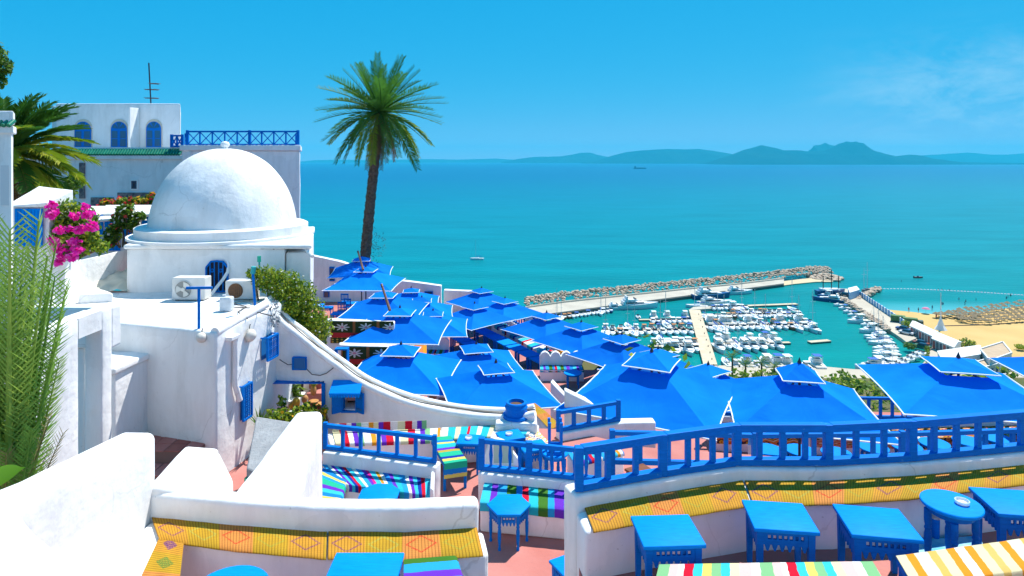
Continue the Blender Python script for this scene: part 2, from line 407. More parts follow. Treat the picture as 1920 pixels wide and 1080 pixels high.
# ---------------------------------------------------------------- sea, hills across the bay, air
def sea_mat():
    m = bpy.data.materials.new('sea_water'); m.use_nodes = True
    n, l = m.node_tree.nodes, m.node_tree.links
    b = n['Principled BSDF']; b.inputs['Roughness'].default_value = 0.28; b.inputs['IOR'].default_value = 1.33
    b.inputs['Specular IOR Level'].default_value = 0.22
    g = n.new('ShaderNodeNewGeometry'); sp = n.new('ShaderNodeSeparateXYZ'); l.new(g.outputs['Position'], sp.inputs[0])
    # depth of the water: shallow green by the shore, deep blue out in the bay (log of distance from the coast)
    lg = n.new('ShaderNodeMath'); lg.operation = 'LOGARITHM'; lg.inputs[1].default_value = 10
    mxm = n.new('ShaderNodeMath'); mxm.operation = 'MAXIMUM'; mxm.inputs[1].default_value = 10
    l.new(sp.outputs['Y'], mxm.inputs[0]); l.new(mxm.outputs[0], lg.inputs[0])
    # banks of different depth and bottom
    tb = n.new('ShaderNodeTexNoise'); tb.inputs['Scale'].default_value = 0.0016; tb.inputs['Detail'].default_value = 4
    mp0 = n.new('ShaderNodeMapping'); mp0.inputs['Scale'].default_value = (0.45, 1, 1)
    l.new(g.outputs['Position'], mp0.inputs['Vector']); l.new(mp0.outputs['Vector'], tb.inputs['Vector'])
    ma = n.new('ShaderNodeMath'); ma.operation = 'MULTIPLY_ADD'; ma.inputs[1].default_value = 0.22
    l.new(tb.outputs['Fac'], ma.inputs[0]); l.new(lg.outputs[0], ma.inputs[2])
    # the bay shelves towards the right-hand shore
    sh = n.new('ShaderNodeMath'); sh.operation = 'DIVIDE'; l.new(sp.outputs['X'], sh.inputs[0]); l.new(mxm.outputs[0], sh.inputs[1])
    sh2 = n.new('ShaderNodeMath'); sh2.operation = 'MULTIPLY_ADD'; sh2.inputs[1].default_value = -0.22
    l.new(sh.outputs[0], sh2.inputs[0]); l.new(ma.outputs[0], sh2.inputs[2])
    mr = n.new('ShaderNodeMapRange'); mr.inputs['From Min'].default_value = 2.2; mr.inputs['From Max'].default_value = 4.3
    l.new(sh2.outputs[0], mr.inputs['Value'])
    cr = n.new('ShaderNodeValToRGB'); e = cr.color_ramp.elements
    e[0].position = 0.0; e[0].color = (0.0, 0.20, 0.175, 1)
    e[1].position = 1.0; e[1].color = (0.0, 0.048, 0.17, 1)
    for p_, c_ in ((0.12, (0.0, 0.195, 0.195, 1)), (0.40, (0.0, 0.170, 0.225, 1)), (0.62, (0.0, 0.09, 0.205, 1))):
        q = cr.color_ramp.elements.new(p_); q.color = c_
    l.new(mr.outputs['Result'], cr.inputs['Fac'])
    # pale sand under the bathing water off the beach
    yy = n.new('ShaderNodeMapRange'); yy.inputs['From Min'].default_value = 272; yy.inputs['From Max'].default_value = 296
    yy.inputs['To Min'].default_value = 1; yy.inputs['To Max'].default_value = 0
    xx = n.new('ShaderNodeMapRange'); xx.inputs['From Min'].default_value = 150; xx.inputs['From Max'].default_value = 166
    l.new(sp.outputs['Y'], yy.inputs['Value']); l.new(sp.outputs['X'], xx.inputs['Value'])
    mm = n.new('ShaderNodeMath'); mm.operation = 'MULTIPLY'; l.new(yy.outputs[0], mm.inputs[0]); l.new(xx.outputs[0], mm.inputs[1])
    mx = n.new('ShaderNodeMix'); mx.data_type = 'RGBA'; mx.inputs[7].default_value = (0.09, 0.34, 0.36, 1)
    l.new(mm.outputs[0], mx.inputs['Factor']); l.new(cr.outputs['Color'], mx.inputs[6])
    # wind streaks
    ts = n.new('ShaderNodeTexNoise'); ts.inputs['Scale'].default_value = 0.03; ts.inputs['Detail'].default_value = 6
    mps = n.new('ShaderNodeMapping'); mps.inputs['Scale'].default_value = (0.35, 1.6, 1); mps.inputs['Rotation'].default_value = (0, 0, 0.25)
    l.new(g.outputs['Position'], mps.inputs['Vector']); l.new(mps.outputs['Vector'], ts.inputs['Vector'])
    mr2 = n.new('ShaderNodeMapRange'); mr2.inputs['From Min'].default_value = 0.3; mr2.inputs['From Max'].default_value = 0.7
    mr2.inputs['To Min'].default_value = 0.80; mr2.inputs['To Max'].default_value = 1.14
    l.new(ts.outputs['Fac'], mr2.inputs['Value'])
    mul = n.new('ShaderNodeVectorMath'); mul.operation = 'SCALE'
    l.new(mx.outputs[2], mul.inputs[0]); l.new(mr2.outputs['Result'], mul.inputs['Scale'])
    l.new(mul.outputs['Vector'], b.inputs['Base Color'])
    tw = n.new('ShaderNodeTexNoise'); tw.inputs['Scale'].default_value = 0.22; tw.inputs['Detail'].default_value = 5
    mpw = n.new('ShaderNodeMapping'); mpw.inputs['Scale'].default_value = (0.5, 1.3, 1); mpw.inputs['Rotation'].default_value = (0, 0, 0.3)
    l.new(g.outputs['Position'], mpw.inputs['Vector']); l.new(mpw.outputs['Vector'], tw.inputs['Vector'])
    bp = n.new('ShaderNodeBump'); bp.inputs['Strength'].default_value = 0.5; bp.inputs['Distance'].default_value = 0.7
    l.new(tw.outputs['Fac'], bp.inputs['Height']); l.new(bp.outputs['Normal'], b.inputs['Normal'])
    return m
SEAMAT = sea_mat()
mb = MB()
ys = [60, 150, 300, 700, 2000, 6000, 19500]
vs, fs = [], []
for y in ys:
    for x in (-17000, -4000, -600, 0, 600, 4000, 17000): vs.append((x, y, 0))
for i in range(len(ys) - 1):
    for j in range(6): fs.append((i * 7 + j, i * 7 + j + 1, i * 7 + j + 8, i * 7 + j + 7))
mb.add(vs, fs)
tag(mb.build('sea', SEAMAT), kind='structure')

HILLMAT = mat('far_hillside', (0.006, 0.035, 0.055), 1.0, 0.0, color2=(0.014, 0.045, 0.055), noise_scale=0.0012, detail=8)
def hill(prof, Y, depth, seed):
    """a ridge with the skyline of prof (photo pixels), falling away to front and back"""
    x0, x1 = prof[0][0], prof[-1][0]
    n = 150; m = 22
    vs, fs = [], []
    for i in range(n + 1):
        px = lerp(x0, x1, i / n); top = (305.5 - ramp_at(prof, px)) * Y / F
        for j in range(m + 1):
            t = j / m * 2 - 1
            k = max(0.0, 1 - abs(t)) ** 0.8
            y = Y + t * depth
            q = noise.fractal(Vector((px * 0.02, t * 3, seed)), 1.0, 2.0, 5)
            h = top * k * (1 + 0.55 * q * min(1, (1 - k) * 2.2)) * (1 - .35 * (1 - k) * abs(noise.noise(Vector((px * .05, t * 1.5, seed + 9)))))
            vs.append((X(px, Y), y, h - 6 + 2 * k))
    for i in range(n):
        for j in range(m):
            a = i * (m + 1) + j
            fs.append((a, a + m + 1, a + m + 2, a + 1))
    o = MB().add(vs, fs).build('hill', HILLMAT, smooth=179)
    return tag(o, kind='structure')
hill([(1325, 305), (1345, 297), (1370, 288), (1395, 278), (1412, 274), (1428, 269), (1440, 272), (1450, 274), (1465, 279), (1500, 279), (1512, 281),
      (1545, 280), (1560, 275), (1570, 271), (1578, 266), (1588, 262), (1597, 264), (1606, 262), (1625, 274), (1650, 284), (1672, 291), (1688, 289),
      (1706, 287), (1722, 288), (1745, 296), (1775, 300), (1830, 302), (1960, 303)], 10000, 900, 1.0)
hill([(1500, 300), (1522, 282), (1526, 271), (1538, 270), (1547, 266), (1556, 270), (1566, 272), (1580, 285)], 11800, 600, 2.0)
hill([(1090, 305), (1120, 300), (1150, 290), (1175, 284), (1200, 281), (1250, 278), (1285, 279), (1310, 278), (1340, 282), (1370, 287), (1400, 300)], 12500, 900, 3.0)
hill([(940, 304), (970, 298), (1000, 294), (1050, 293), (1070, 290), (1090, 286), (1108, 286), (1120, 290), (1140, 294), (1170, 300)], 14500, 800, 4.0)
hill([(1690, 303), (1720, 292), (1770, 289), (1815, 286), (1860, 290), (1890, 290), (1930, 287), (1990, 296)], 15500, 800, 5.0)
hill([(560, 304), (590, 301), (640, 300), (700, 301), (800, 299), (860, 300), (930, 298), (990, 302)], 17500, 700, 6.0)

hz = MB().box(-16500, 16500, -60, 19400, -1.0, 480.0).build('haze', [], at=(0, 0, 0))
hm = bpy.data.materials.new('bay_air'); hm.use_nodes = True
hn, hl = hm.node_tree.nodes, hm.node_tree.links
hn.remove(hn['Principled BSDF'])
pv = hn.new('ShaderNodeVolumePrincipled')
pv.inputs['Color'].default_value = (0.055, 0.68, 0.88, 1)
pv.inputs['Density'].default_value = 7.5e-5
pv.inputs['Anisotropy'].default_value = 0.0
hl.new(pv.outputs['Volume'], hn['Material Output'].inputs['Volume'])
hz.data.materials.append(hm)
tag(hz, 'pale blue haze lying over the bay', 'haze', kind='stuff')
# ---------------------------------------------------------------- cloth and weave materials (flat woven pattern, from the cloth's own UVs)
def stripe_mat(name, stripes, along='u', scale=1.0, gain=1.0):
    """stripes: list of (width, colour) repeated; along u (length, metres) or v (0..1 across)"""
    if name in MAT: return MAT[name]
    m = bpy.data.materials.new(name); m.use_nodes = True
    n, l = m.node_tree.nodes, m.node_tree.links
    b = n['Principled BSDF']; b.inputs['Roughness'].default_value = 0.95; b.inputs['Specular IOR Level'].default_value = 0.08
    uv = n.new('ShaderNodeUVMap'); sp = n.new('ShaderNodeSeparateXYZ'); l.new(uv.outputs[0], sp.inputs[0])
    tot = sum(w for w, _ in stripes)
    k = n.new('ShaderNodeMath'); k.operation = 'MULTIPLY'; k.inputs[1].default_value = scale / tot
    l.new(sp.outputs[0 if along == 'u' else 1], k.inputs[0])
    tw = n.new('ShaderNodeTexNoise'); tw.inputs['Scale'].default_value = 9; tw.inputs['Detail'].default_value = 2
    l.new(uv.outputs[0], tw.inputs['Vector'])
    wob = n.new('ShaderNodeMath'); wob.operation = 'MULTIPLY_ADD'; wob.inputs[1].default_value = 0.02 * scale / tot
    l.new(tw.outputs['Fac'], wob.inputs[0]); l.new(k.outputs[0], wob.inputs[2])
    fr = n.new('ShaderNodeMath'); fr.operation = 'FRACT'; l.new(wob.outputs[0], fr.inputs[0])
    cr = n.new('ShaderNodeValToRGB'); cr.color_ramp.interpolation = 'CONSTANT'
    el = cr.color_ramp.elements
    pos = 0.0
    for i, (w, c) in enumerate(stripes):
        c = (c[0] * gain, c[1] * gain, c[2] * gain, 1)
        if i == 0: el[0].position = 0; el[0].color = c
        elif i == 1: el[1].position = pos / tot; el[1].color = c
        else: q = el.new(pos / tot); q.color = c
        pos += w
    l.new(fr.outputs[0], cr.inputs['Fac'])
    wv = n.new('ShaderNodeTexWave'); wv.inputs['Scale'].default_value = 55; wv.bands_direction = 'X' if along == 'v' else 'Y'
    l.new(uv.outputs[0], wv.inputs['Vector'])
    mr = n.new('ShaderNodeMapRange'); mr.inputs['To Min'].default_value = 0.86; mr.inputs['To Max'].default_value = 1.05
    l.new(wv.outputs['Fac'], mr.inputs['Value'])
    sc = n.new('ShaderNodeVectorMath'); sc.operation = 'SCALE'; l.new(cr.outputs['Color'], sc.inputs[0]); l.new(mr.outputs['Result'], sc.inputs['Scale'])
    l.new(sc.outputs['Vector'], b.inputs['Base Color'])
    bp = n.new('ShaderNodeBump'); bp.inputs['Strength'].default_value = 0.25; bp.inputs['Distance'].default_value = 0.01
    l.new(wv.outputs['Fac'], bp.inputs['Height']); l.new(bp.outputs['Normal'], b.inputs['Normal'])
    MAT[name] = m
    return m

def mat_weave(name, pal, motif, period=0.29, ring=(0.66, 0.82), seed=0.0, vc=0.29, vs=4.4):
    """straw mat: blocks of colour along the length, each with a diamond outline in another thread"""
    if name in MAT: return MAT[name]
    m = bpy.data.materials.new(name); m.use_nodes = True
    n, l = m.node_tree.nodes, m.node_tree.links
    b = n['Principled BSDF']; b.inputs['Roughness'].default_value = 0.8; b.inputs['Specular IOR Level'].default_value = 0.15
    uv = n.new('ShaderNodeUVMap'); sp = n.new('ShaderNodeSeparateXYZ'); l.new(uv.outputs[0], sp.inputs[0])
    def M(op, a, bb=None, c=None):
        q = n.new('ShaderNodeMath'); q.operation = op
        for i, v in enumerate((a, bb, c)):
            if v is None: continue
            if isinstance(v, (int, float)): q.inputs[i].default_value = v
            else: l.new(v, q.inputs[i])
        return q.outputs[0]
    u, v = sp.outputs[0], sp.outputs[1]
    cell = M('DIVIDE', M('ADD', u, seed), period)
    fu = M('ABSOLUTE', M('MULTIPLY', M('SUBTRACT', M('FRACT', cell), 0.5), 2.0))
    fv = M('ABSOLUTE', M('MULTIPLY', M('SUBTRACT', v, vc), vs))
    # the outline steps with the weave
    fu = M('SNAP', fu, 0.09); dd = M('ADD', fu, fv)
    ringm = M('MULTIPLY', M('GREATER_THAN', dd, ring[0]), M('LESS_THAN', dd, ring[1]))
    def ramp(fac, colors):
        cr = n.new('ShaderNodeValToRGB'); cr.color_ramp.interpolation = 'CONSTANT'; el = cr.color_ramp.elements
        k = len(colors)
        for i, c in enumerate(colors):
            if i == 0: el[0].position = 0; el[0].color = (*c, 1)
            elif i == 1: el[1].position = 1 / k; el[1].color = (*c, 1)
            else: q = el.new(i / k); q.color = (*c, 1)
        l.new(fac, cr.inputs['Fac']); return cr.outputs['Color']
    fac = M('FRACT', M('DIVIDE', M('ADD', M('FLOOR', cell), 0.5), len(pal)))
    base = ramp(fac, pal); mot = ramp(fac, motif)
    th = n.new('ShaderNodeTexNoise'); th.inputs['Scale'].default_value = 70; th.inputs['Detail'].default_value = 1
    l.new(uv.outputs[0], th.inputs['Vector'])
    ringm = M('MULTIPLY', ringm, M('GREATER_THAN', th.outputs['Fac'], 0.43))
    mx = n.new('ShaderNodeMix'); mx.data_type = 'RGBA'; l.new(ringm, mx.inputs['Factor']); l.new(base, mx.inputs[6]); l.new(mot, mx.inputs[7])
    st = M('FRACT', M('MULTIPLY', u, 40.0)); st2 = M('FRACT', M('MULTIPLY', v, 24.0))
    dark = M('MULTIPLY', M('MULTIPLY_ADD', M('LESS_THAN', st, 0.3), -0.42, 1.0), M('MULTIPLY_ADD', M('LESS_THAN', st2, 0.3), -0.10, 1.0))
    big = n.new('ShaderNodeTexNoise'); big.inputs['Scale'].default_value = 3; l.new(uv.outputs[0], big.inputs['Vector'])
    dark = M('MULTIPLY', dark, M('MULTIPLY_ADD', big.outputs['Fac'], 0.5, 0.75))
    sc = n.new('ShaderNodeVectorMath'); sc.operation = 'SCALE'; l.new(mx.outputs[2], sc.inputs[0]); l.new(dark, sc.inputs['Scale'])
    l.new(sc.outputs['Vector'], b.inputs['Base Color'])
    bp = n.new('ShaderNodeBump'); bp.inputs['Strength'].default_value = 0.4; bp.inputs['Distance'].default_value = 0.01
    l.new(dark, bp.inputs['Height']); l.new(bp.outputs['Normal'], b.inputs['Normal'])
    MAT[name] = m
    return m
YEL, ORA, YGR = (0.50, 0.235, 0.022), (0.54, 0.205, 0.042), (0.44, 0.25, 0.015)
STRAW = mat_weave('straw_mat', [YEL, YGR, ORA, YGR], [(0.24, 0.08, 0.10), (0.36, 0.32, 0.05), (0.58, 0.06, 0.02), (0.34, 0.28, 0.03)])
STRAW2 = mat_weave('straw_mat_dense', [YEL, ORA, YGR], [(0.12, 0.03, 0.14), (0.62, 0.02, 0.02), (0.13, 0.20, 0.03)], period=0.24, ring=(0.0, 0.62), seed=0.06, vc=0.5, vs=2.4)

# stripes
W_ = (0.72, 0.70, 0.64); RED = (0.55, 0.01, 0.03); TEAL = (0.02, 0.42, 0.46); CYA = (0.04, 0.46, 0.60); SKYB = (0.02, 0.30, 0.60); NAVY = (0.01, 0.04, 0.30)
PUR = (0.13, 0.03, 0.42); PINK = (0.62, 0.02, 0.22); ORG = (0.66, 0.26, 0.02); GRN = (0.02, 0.42, 0.24); DGRN = (0.05, 0.16, 0.02); CREAM = (0.66, 0.60, 0.36)
BLU = (0.01, 0.20, 0.58); YLW = (0.64, 0.54, 0.12); LGRN = (0.20, 0.44, 0.20); PALEP = (0.66, 0.46, 0.42)
ST_MULTI = stripe_mat('striped_blanket_multi', [(3, SKYB), (2, W_), (2, PUR), (2, CYA), (2, NAVY), (2, RED), (3, CYA), (2, W_), (3, SKYB), (2, PUR), (2, PINK), (3, CYA), (2, ORG), (2, W_), (3, BLU), (2, PUR), (3, TEAL)], scale=38)
ST_GREEN = stripe_mat('striped_blanket_green', [(3, BLU), (2, YLW), (2, SKYB), (4, GRN), (3, PUR), (3, CYA)], scale=34)
ST_DARK = stripe_mat('striped_blanket_dark', [(3, CYA), (2, PUR), (3, SKYB), (3, DGRN), (2, BLU), (2, RED), (3, TEAL), (3, DGRN), (2, SKYB), (3, PUR), (3, BLU)], scale=24)
ST_WARM = stripe_mat('striped_blanket_warm', [(3, CREAM), (3, RED), (2, W_), (2, PUR), (2, LGRN), (3, W_), (2, ORG), (2, CREAM), (2, PUR), (3, RED), (3, W_)], scale=26)
ST_TEAL = stripe_mat('striped_blanket_teal', [(3, W_), (3, TEAL), (2, CREAM), (3, TEAL), (1, RED), (3, CYA), (2, W_), (3, TEAL), (2, CREAM)], scale=26)
ST_RUNNER = stripe_mat('striped_runner', [(4, LGRN), (3, PALEP), (2, W_), (3, RED), (3, CYA), (3, YLW), (3, LGRN), (3, CYA), (3, CREAM), (4, PALEP), (3, W_)], scale=44)
ST_ORANGE = stripe_mat('orange_striped_cloth', [(3, CREAM), (2.4, ORG), (4, (0.64, 0.62, 0.44)), (2.4, (0.62, 0.40, 0.10)), (3, CREAM), (2.4, ORG), (3, W_), (2.4, ORG), (3, (0.64, 0.58, 0.36)), (2.4, (0.62, 0.42, 0.12))], scale=34)
ST_BENCHG = stripe_mat('striped_runner_green', [(4, GRN), (2, BLU), (1.5, YLW), (4, TEAL), (2, PUR), (2, (0.45, 0.32, 0.05)), (4, GRN), (2, NAVY), (2, YLW)], scale=28)
ST_BLUEPURP = stripe_mat('blue_purple_cloth', [(2, DGRN), (3, SKYB), (2.4, PUR), (5, SKYB), (2, BLU)], scale=30)
ST_FARTEAL = stripe_mat('far_striped_mat', [(2, W_), (2, TEAL), (1, NAVY), (2, W_), (2, CYA), (1, RED)], scale=5)
ST_FARORANGE = stripe_mat('far_orange_mat', [(2, ORG), (2, CREAM), (1, YLW), (2, (0.6, 0.2, 0.05))], scale=7)
def kilim(name, pal, scale=(6, 3), seed=0.0):
    """woven rug: a lattice of diamonds in several colours"""
    if name in MAT: return MAT[name]
    m = bpy.data.materials.new(name); m.use_nodes = True
    n, l = m.node_tree.nodes, m.node_tree.links
    b = n['Principled BSDF']; b.inputs['Roughness'].default_value = 0.95; b.inputs['Specular IOR Level'].default_value = 0.05
    uv = n.new('ShaderNodeUVMap'); mp = n.new('ShaderNodeMapping'); mp.inputs['Scale'].default_value = (scale[0], scale[1], 1); mp.inputs['Location'].default_value = (seed, seed, 0)
    l.new(uv.outputs[0], mp.inputs['Vector'])
    vo = n.new('ShaderNodeTexVoronoi'); vo.distance = 'MANHATTAN'; vo.inputs['Scale'].default_value = 1.0; vo.inputs['Randomness'].default_value = 0.25
    l.new(mp.outputs['Vector'], vo.inputs['Vector'])
    wv = n.new('ShaderNodeTexWave'); wv.bands_direction = 'Y'; wv.inputs['Scale'].default_value = 0.45; wv.inputs['Distortion'].default_value = 1.0
    l.new(mp.outputs['Vector'], wv.inputs['Vector'])
    ad = n.new('ShaderNodeMath'); ad.operation = 'MULTIPLY_ADD'; ad.inputs[1].default_value = 1.1; l.new(vo.outputs['Distance'], ad.inputs[0]); l.new(wv.outputs['Fac'], ad.inputs[2])
    fr = n.new('ShaderNodeMath'); fr.operation = 'FRACT'; l.new(ad.outputs[0], fr.inputs[0])
    cr = n.new('ShaderNodeValToRGB'); cr.color_ramp.interpolation = 'CONSTANT'; el = cr.color_ramp.elements; k = len(pal)
    for i, c in enumerate(pal):
        if i == 0: el[0].position = 0; el[0].color = (*c, 1)
        elif i == 1: el[1].position = 1 / k; el[1].color = (*c, 1)
        else: q = el.new(i / k); q.color = (*c, 1)
    l.new(fr.outputs[0], cr.inputs['Fac']); l.new(cr.outputs['Color'], b.inputs['Base Color'])
    MAT[name] = m
    return m
KIL_RED = kilim('red_kilim', [(0.30, 0.02, 0.02), (0.02, 0.02, 0.015), (0.42, 0.06, 0.03), (0.05, 0.08, 0.02), (0.55, 0.34, 0.10), (0.10, 0.03, 0.02), (0.55, 0.5, 0.4)], (2.3, 2.6))
def star_rug():
    m = bpy.data.materials.new('star_rug'); m.use_nodes = True
    n, l = m.node_tree.nodes, m.node_tree.links
    b = n['Principled BSDF']; b.inputs['Roughness'].default_value = 0.95; b.inputs['Specular IOR Level'].default_value = 0.05
    uv = n.new('ShaderNodeUVMap'); sp_ = n.new('ShaderNodeSeparateXYZ'); l.new(uv.outputs[0], sp_.inputs[0])
    def M(op, *a):
        q = n.new('ShaderNodeMath'); q.operation = op
        for i, v in enumerate(a):
            if isinstance(v, (int, float)): q.inputs[i].default_value = v
            else: l.new(v, q.inputs[i])
        return q.outputs[0]
    u, v = sp_.outputs[0], sp_.outputs[1]
    x = M('MULTIPLY', M('SUBTRACT', M('FRACT', M('DIVIDE', u, .85)), .5), 2.2); y = M('MULTIPLY', M('SUBTRACT', v, .27), 3.6)
    r = M('SQRT', M('ADD', M('MULTIPLY', x, x), M('MULTIPLY', y, y))); th = M('ARCTAN2', y, x)
    star = M('LESS_THAN', r, M('MULTIPLY_ADD', M('COSINE', M('MULTIPLY', th, 8.0)), .24, .46)); eye = M('LESS_THAN', r, .16)
    band = M('MULTIPLY', M('GREATER_THAN', v, .52), M('LESS_THAN', v, .74))
    dx = M('SUBTRACT', M('FRACT', M('MULTIPLY', u, 6.0)), .5); dy = M('MULTIPLY', M('SUBTRACT', M('FRACT', M('MULTIPLY', v, 9.0)), .5), .8)
    dots = M('MULTIPLY', M('LESS_THAN', M('ADD', M('ABSOLUTE', dx), M('ABSOLUTE', dy)), .28), M('GREATER_THAN', v, .74))
    def mix(f, a, c2):
        q = n.new('ShaderNodeMix'); q.data_type = 'RGBA'; l.new(f, q.inputs['Factor'])
        for k, c in ((6, a), (7, c2)):
            if isinstance(c, tuple): q.inputs[k].default_value = (*c, 1)
            else: l.new(c, q.inputs[k])
        return q.outputs[2]
    c = mix(M('GREATER_THAN', M('ABSOLUTE', x), .98), (.035, .05, .015), (.30, .10, .03))
    c = mix(star, c, (.60, .56, .48)); c = mix(eye, c, (.55, .22, .24)); c = mix(band, c, (.42, .03, .03)); c = mix(dots, c, (.55, .34, .06))
    l.new(c, b.inputs['Base Color'])
    return m
KIL_RED = star_rug()
KIL_FIRE = kilim('orange_black_kilim', [(0.60, 0.05, 0.02), (0.65, 0.25, 0.05), (0.03, 0.02, 0.02), (0.5, 0.35, 0.2), (0.55, 0.03, 0.02), (0.6, 0.5, 0.3)], (2.4, 5))
KIL_PALE = kilim('pale_kilim', [(0.66, 0.62, 0.52), (0.60, 0.20, 0.08), (0.64, 0.58, 0.44), (0.60, 0.45, 0.05), (0.68, 0.65, 0.58), (0.10, 0.08, 0.20)], (4.5, 1.4), 0.3)
KIL_ORANGE = kilim('orange_kilim', [(0.58, 0.12, 0.02), (0.60, 0.50, 0.30), (0.40, 0.03, 0.02), (0.55, 0.30, 0.02), (0.04, 0.02, 0.03), (0.58, 0.16, 0.04)], (3.0, 2.2), 0.7)

# ---------------------------------------------------------------- furniture
def apron(w, h, t=0.018, holes=7, teeth=6, hole=True):
    """a table apron in the XZ plane, centred, hanging from z=0 down: row of square holes, toothed lower edge"""
    mb = MB()
    hz0, hz1 = -0.028, -0.060
    mb.box(-w / 2, w / 2, -t / 2, t / 2, hz0, 0)
    k = max(holes, 1); m = 0.07 * w
    xs0 = -w / 2 + m; pitch = (w - 2 * m) / k; g = pitch * 0.62
    x = -w / 2
    for i in range(k):
        a = xs0 + i * pitch + (pitch - g) / 2
        mb.box(x, a, -t / 2, t / 2, hz1, hz0); x = a + g
    mb.box(x, w / 2, -t / 2, t / 2, hz1, hz0)
    mb.box(-w / 2, w / 2, -t / 2, t / 2, -h * 0.68, hz1)
    tp = w / teeth
    for i in range(teeth):
        a = -w / 2 + i * tp
        zz = -h * 0.68; zb = -h
        mb.add([(a + 0.1 * tp, -t / 2, zz), (a + 0.9 * tp, -t / 2, zz), (a + 0.62 * tp, -t / 2, zb), (a + 0.38 * tp, -t / 2, zb),
                (a + 0.1 * tp, t / 2, zz), (a + 0.9 * tp, t / 2, zz), (a + 0.62 * tp, t / 2, zb), (a + 0.38 * tp, t / 2, zb)],
               [(3, 2, 1, 0), (4, 5, 6, 7), (1, 2, 6, 5), (2, 3, 7, 6), (3, 0, 4, 7)])
    return mb
def leg_mb(h, r, turned=False):
    if turned: return MB().lathe([(r * 0.8, 0), (r * 0.9, 0.02), (r * 0.6, 0.05), (r * 0.95, h * 0.3), (r, h * 0.55), (r * 0.75, h * 0.62), (r, h * 0.66), (r * 0.75, h * 0.70), (r, h * 0.78), (r, h)], n=10)
    return MB().add([(-r * .7, -r * .7, 0), (r * .7, -r * .7, 0), (r * .7, r * .7, 0), (-r * .7, r * .7, 0), (-r, -r, h), (r, -r, h), (r, r, h), (-r, r, h)],
                    [(3, 2, 1, 0), (4, 5, 6, 7), (0, 1, 5, 4), (1, 2, 6, 5), (2, 3, 7, 6), (3, 0, 4, 7)])
def build_square_table(w=0.48, dp=0.42, h=0.5, name='square_table'):
    t = thing(name, 'x', 'table')
    MB().box(-w / 2, w / 2, -dp / 2, dp / 2, h - 0.03, h).build('table_top', TABLEBLUE, t, bevel=0.006, seg=2, smooth=50)
    iw, idp = w - 0.05, dp - 0.05
    for sx in (-1, 1):
        for sy in (-1, 1):
            o = leg_mb(h - 0.032, 0.026).build('leg', BLUE, t)
            o.location = (sx * (iw / 2 - 0.026), sy * (idp / 2 - 0.026), 0)
    for k in range(4):
        ww = (iw if k % 2 == 0 else idp) - 0.104
        o = apron(ww, 0.15).build('apron', BLUE, t)
        off = (idp / 2 - 0.014) if k % 2 == 0 else (iw / 2 - 0.014)
        a = k * pi / 2
        o.location = (sin(a) * off, -cos(a) * off, h - 0.033); o.rotation_euler = (0, 0, a)
    return t
def build_poly_table(n=6, r=0.26, h=0.45, name='hexagonal_table'):
    t = thing(name, 'x', 'table')
    MB().lathe([(r, h - 0.03), (r, h)], n=n).build('table_top', TABLEBLUE, t, bevel=0.006, smooth=50)
    ri = r - 0.05
    for k in range(n):
        a = 2 * pi * k / n
        o = leg_mb(h - 0.032, 0.022, True).build('leg', BLUE, t, smooth=40); o.location = (ri * cos(a), ri * sin(a), 0)
    for k in range(n):
        a = 2 * pi * (k + 0.5) / n
        ww = 2 * ri * sin(pi / n) - 0.05
        o = apron(ww, 0.13, holes=4, teeth=4).build('apron', BLUE, t)
        rr = ri * cos(pi / n); o.location = (rr * cos(a), rr * sin(a), h - 0.033); o.rotation_euler = (0, 0, a + pi / 2)
    return t
def build_round_table(r=0.225, h=0.56, name='round_table', legs=4):
    t = thing(name, 'x', 'table')
    MB().lathe([(r - 0.008, h - 0.032), (r, h - 0.024), (r, h - 0.006), (r - 0.006, h)], n=36).build('table_top', TABLEBLUE, t, smooth=40)
    MB().lathe([(r - 0.06, h - 0.09), (r - 0.045, h - 0.034)], n=24).build('apron', BLUE, t, smooth=40)
    for k in range(legs):
        a = 2 * pi * (k + 0.5) / legs
        o = leg_mb(h - 0.09, 0.03, True).build('leg', BLUE, t, smooth=40); o.location = ((r - 0.06) * cos(a), (r - 0.06) * sin(a), 0)
    return t
def build_ashtray():
    t = thing('ashtray', 'x', 'ashtray')
    MB().lathe([(0.038, 0), (0.05, 0.004), (0.054, 0.03), (0.048, 0.03), (0.042, 0.010), (0.0, 0.008)], n=20).build('bowl', mat('ashtray_glass', (0.75, 0.85, 0.9), 0.05, 0.8, trans=0.3), t, smooth=35)
    MB().lathe([(0.040, 0.011), (0.034, 0.016), (0.0, 0.017)], n=14).build('ash', mat('ash', (0.7, 0.68, 0.64), 0.9, 0.1, noise_amt=0.4, noise_scale=60), t)
    return t
def build_chair():
    """low blue wooden chair with turned spindles in its back"""
    t = thing('wooden_chair', 'x', 'chair')
    MB().box(-.22, .22, -.2, .2, .40, .44).build('seat', BLUE, t, bevel=.008)
    for sx in (-1, 1):
        for sy in (-1, 1):
            o = leg_mb(.40 if sy < 0 else .90, .02).build('leg', BLUE, t); o.location = (sx * .195, sy * .175, 0)
    MB().box(-.22, .22, .165, .19, .82, .90).build('top_rail', BLUE, t, bevel=.008)
    MB().box(-.175, .175, .168, .188, .56, .60).build('cross_rail', BLUE, t)
    for k in range(5):
        MB().box(-.14 + k * .07 - .012, -.14 + k * .07 + .012, .17, .186, .60, .82).build('spindle', BLUE, t)
    return t

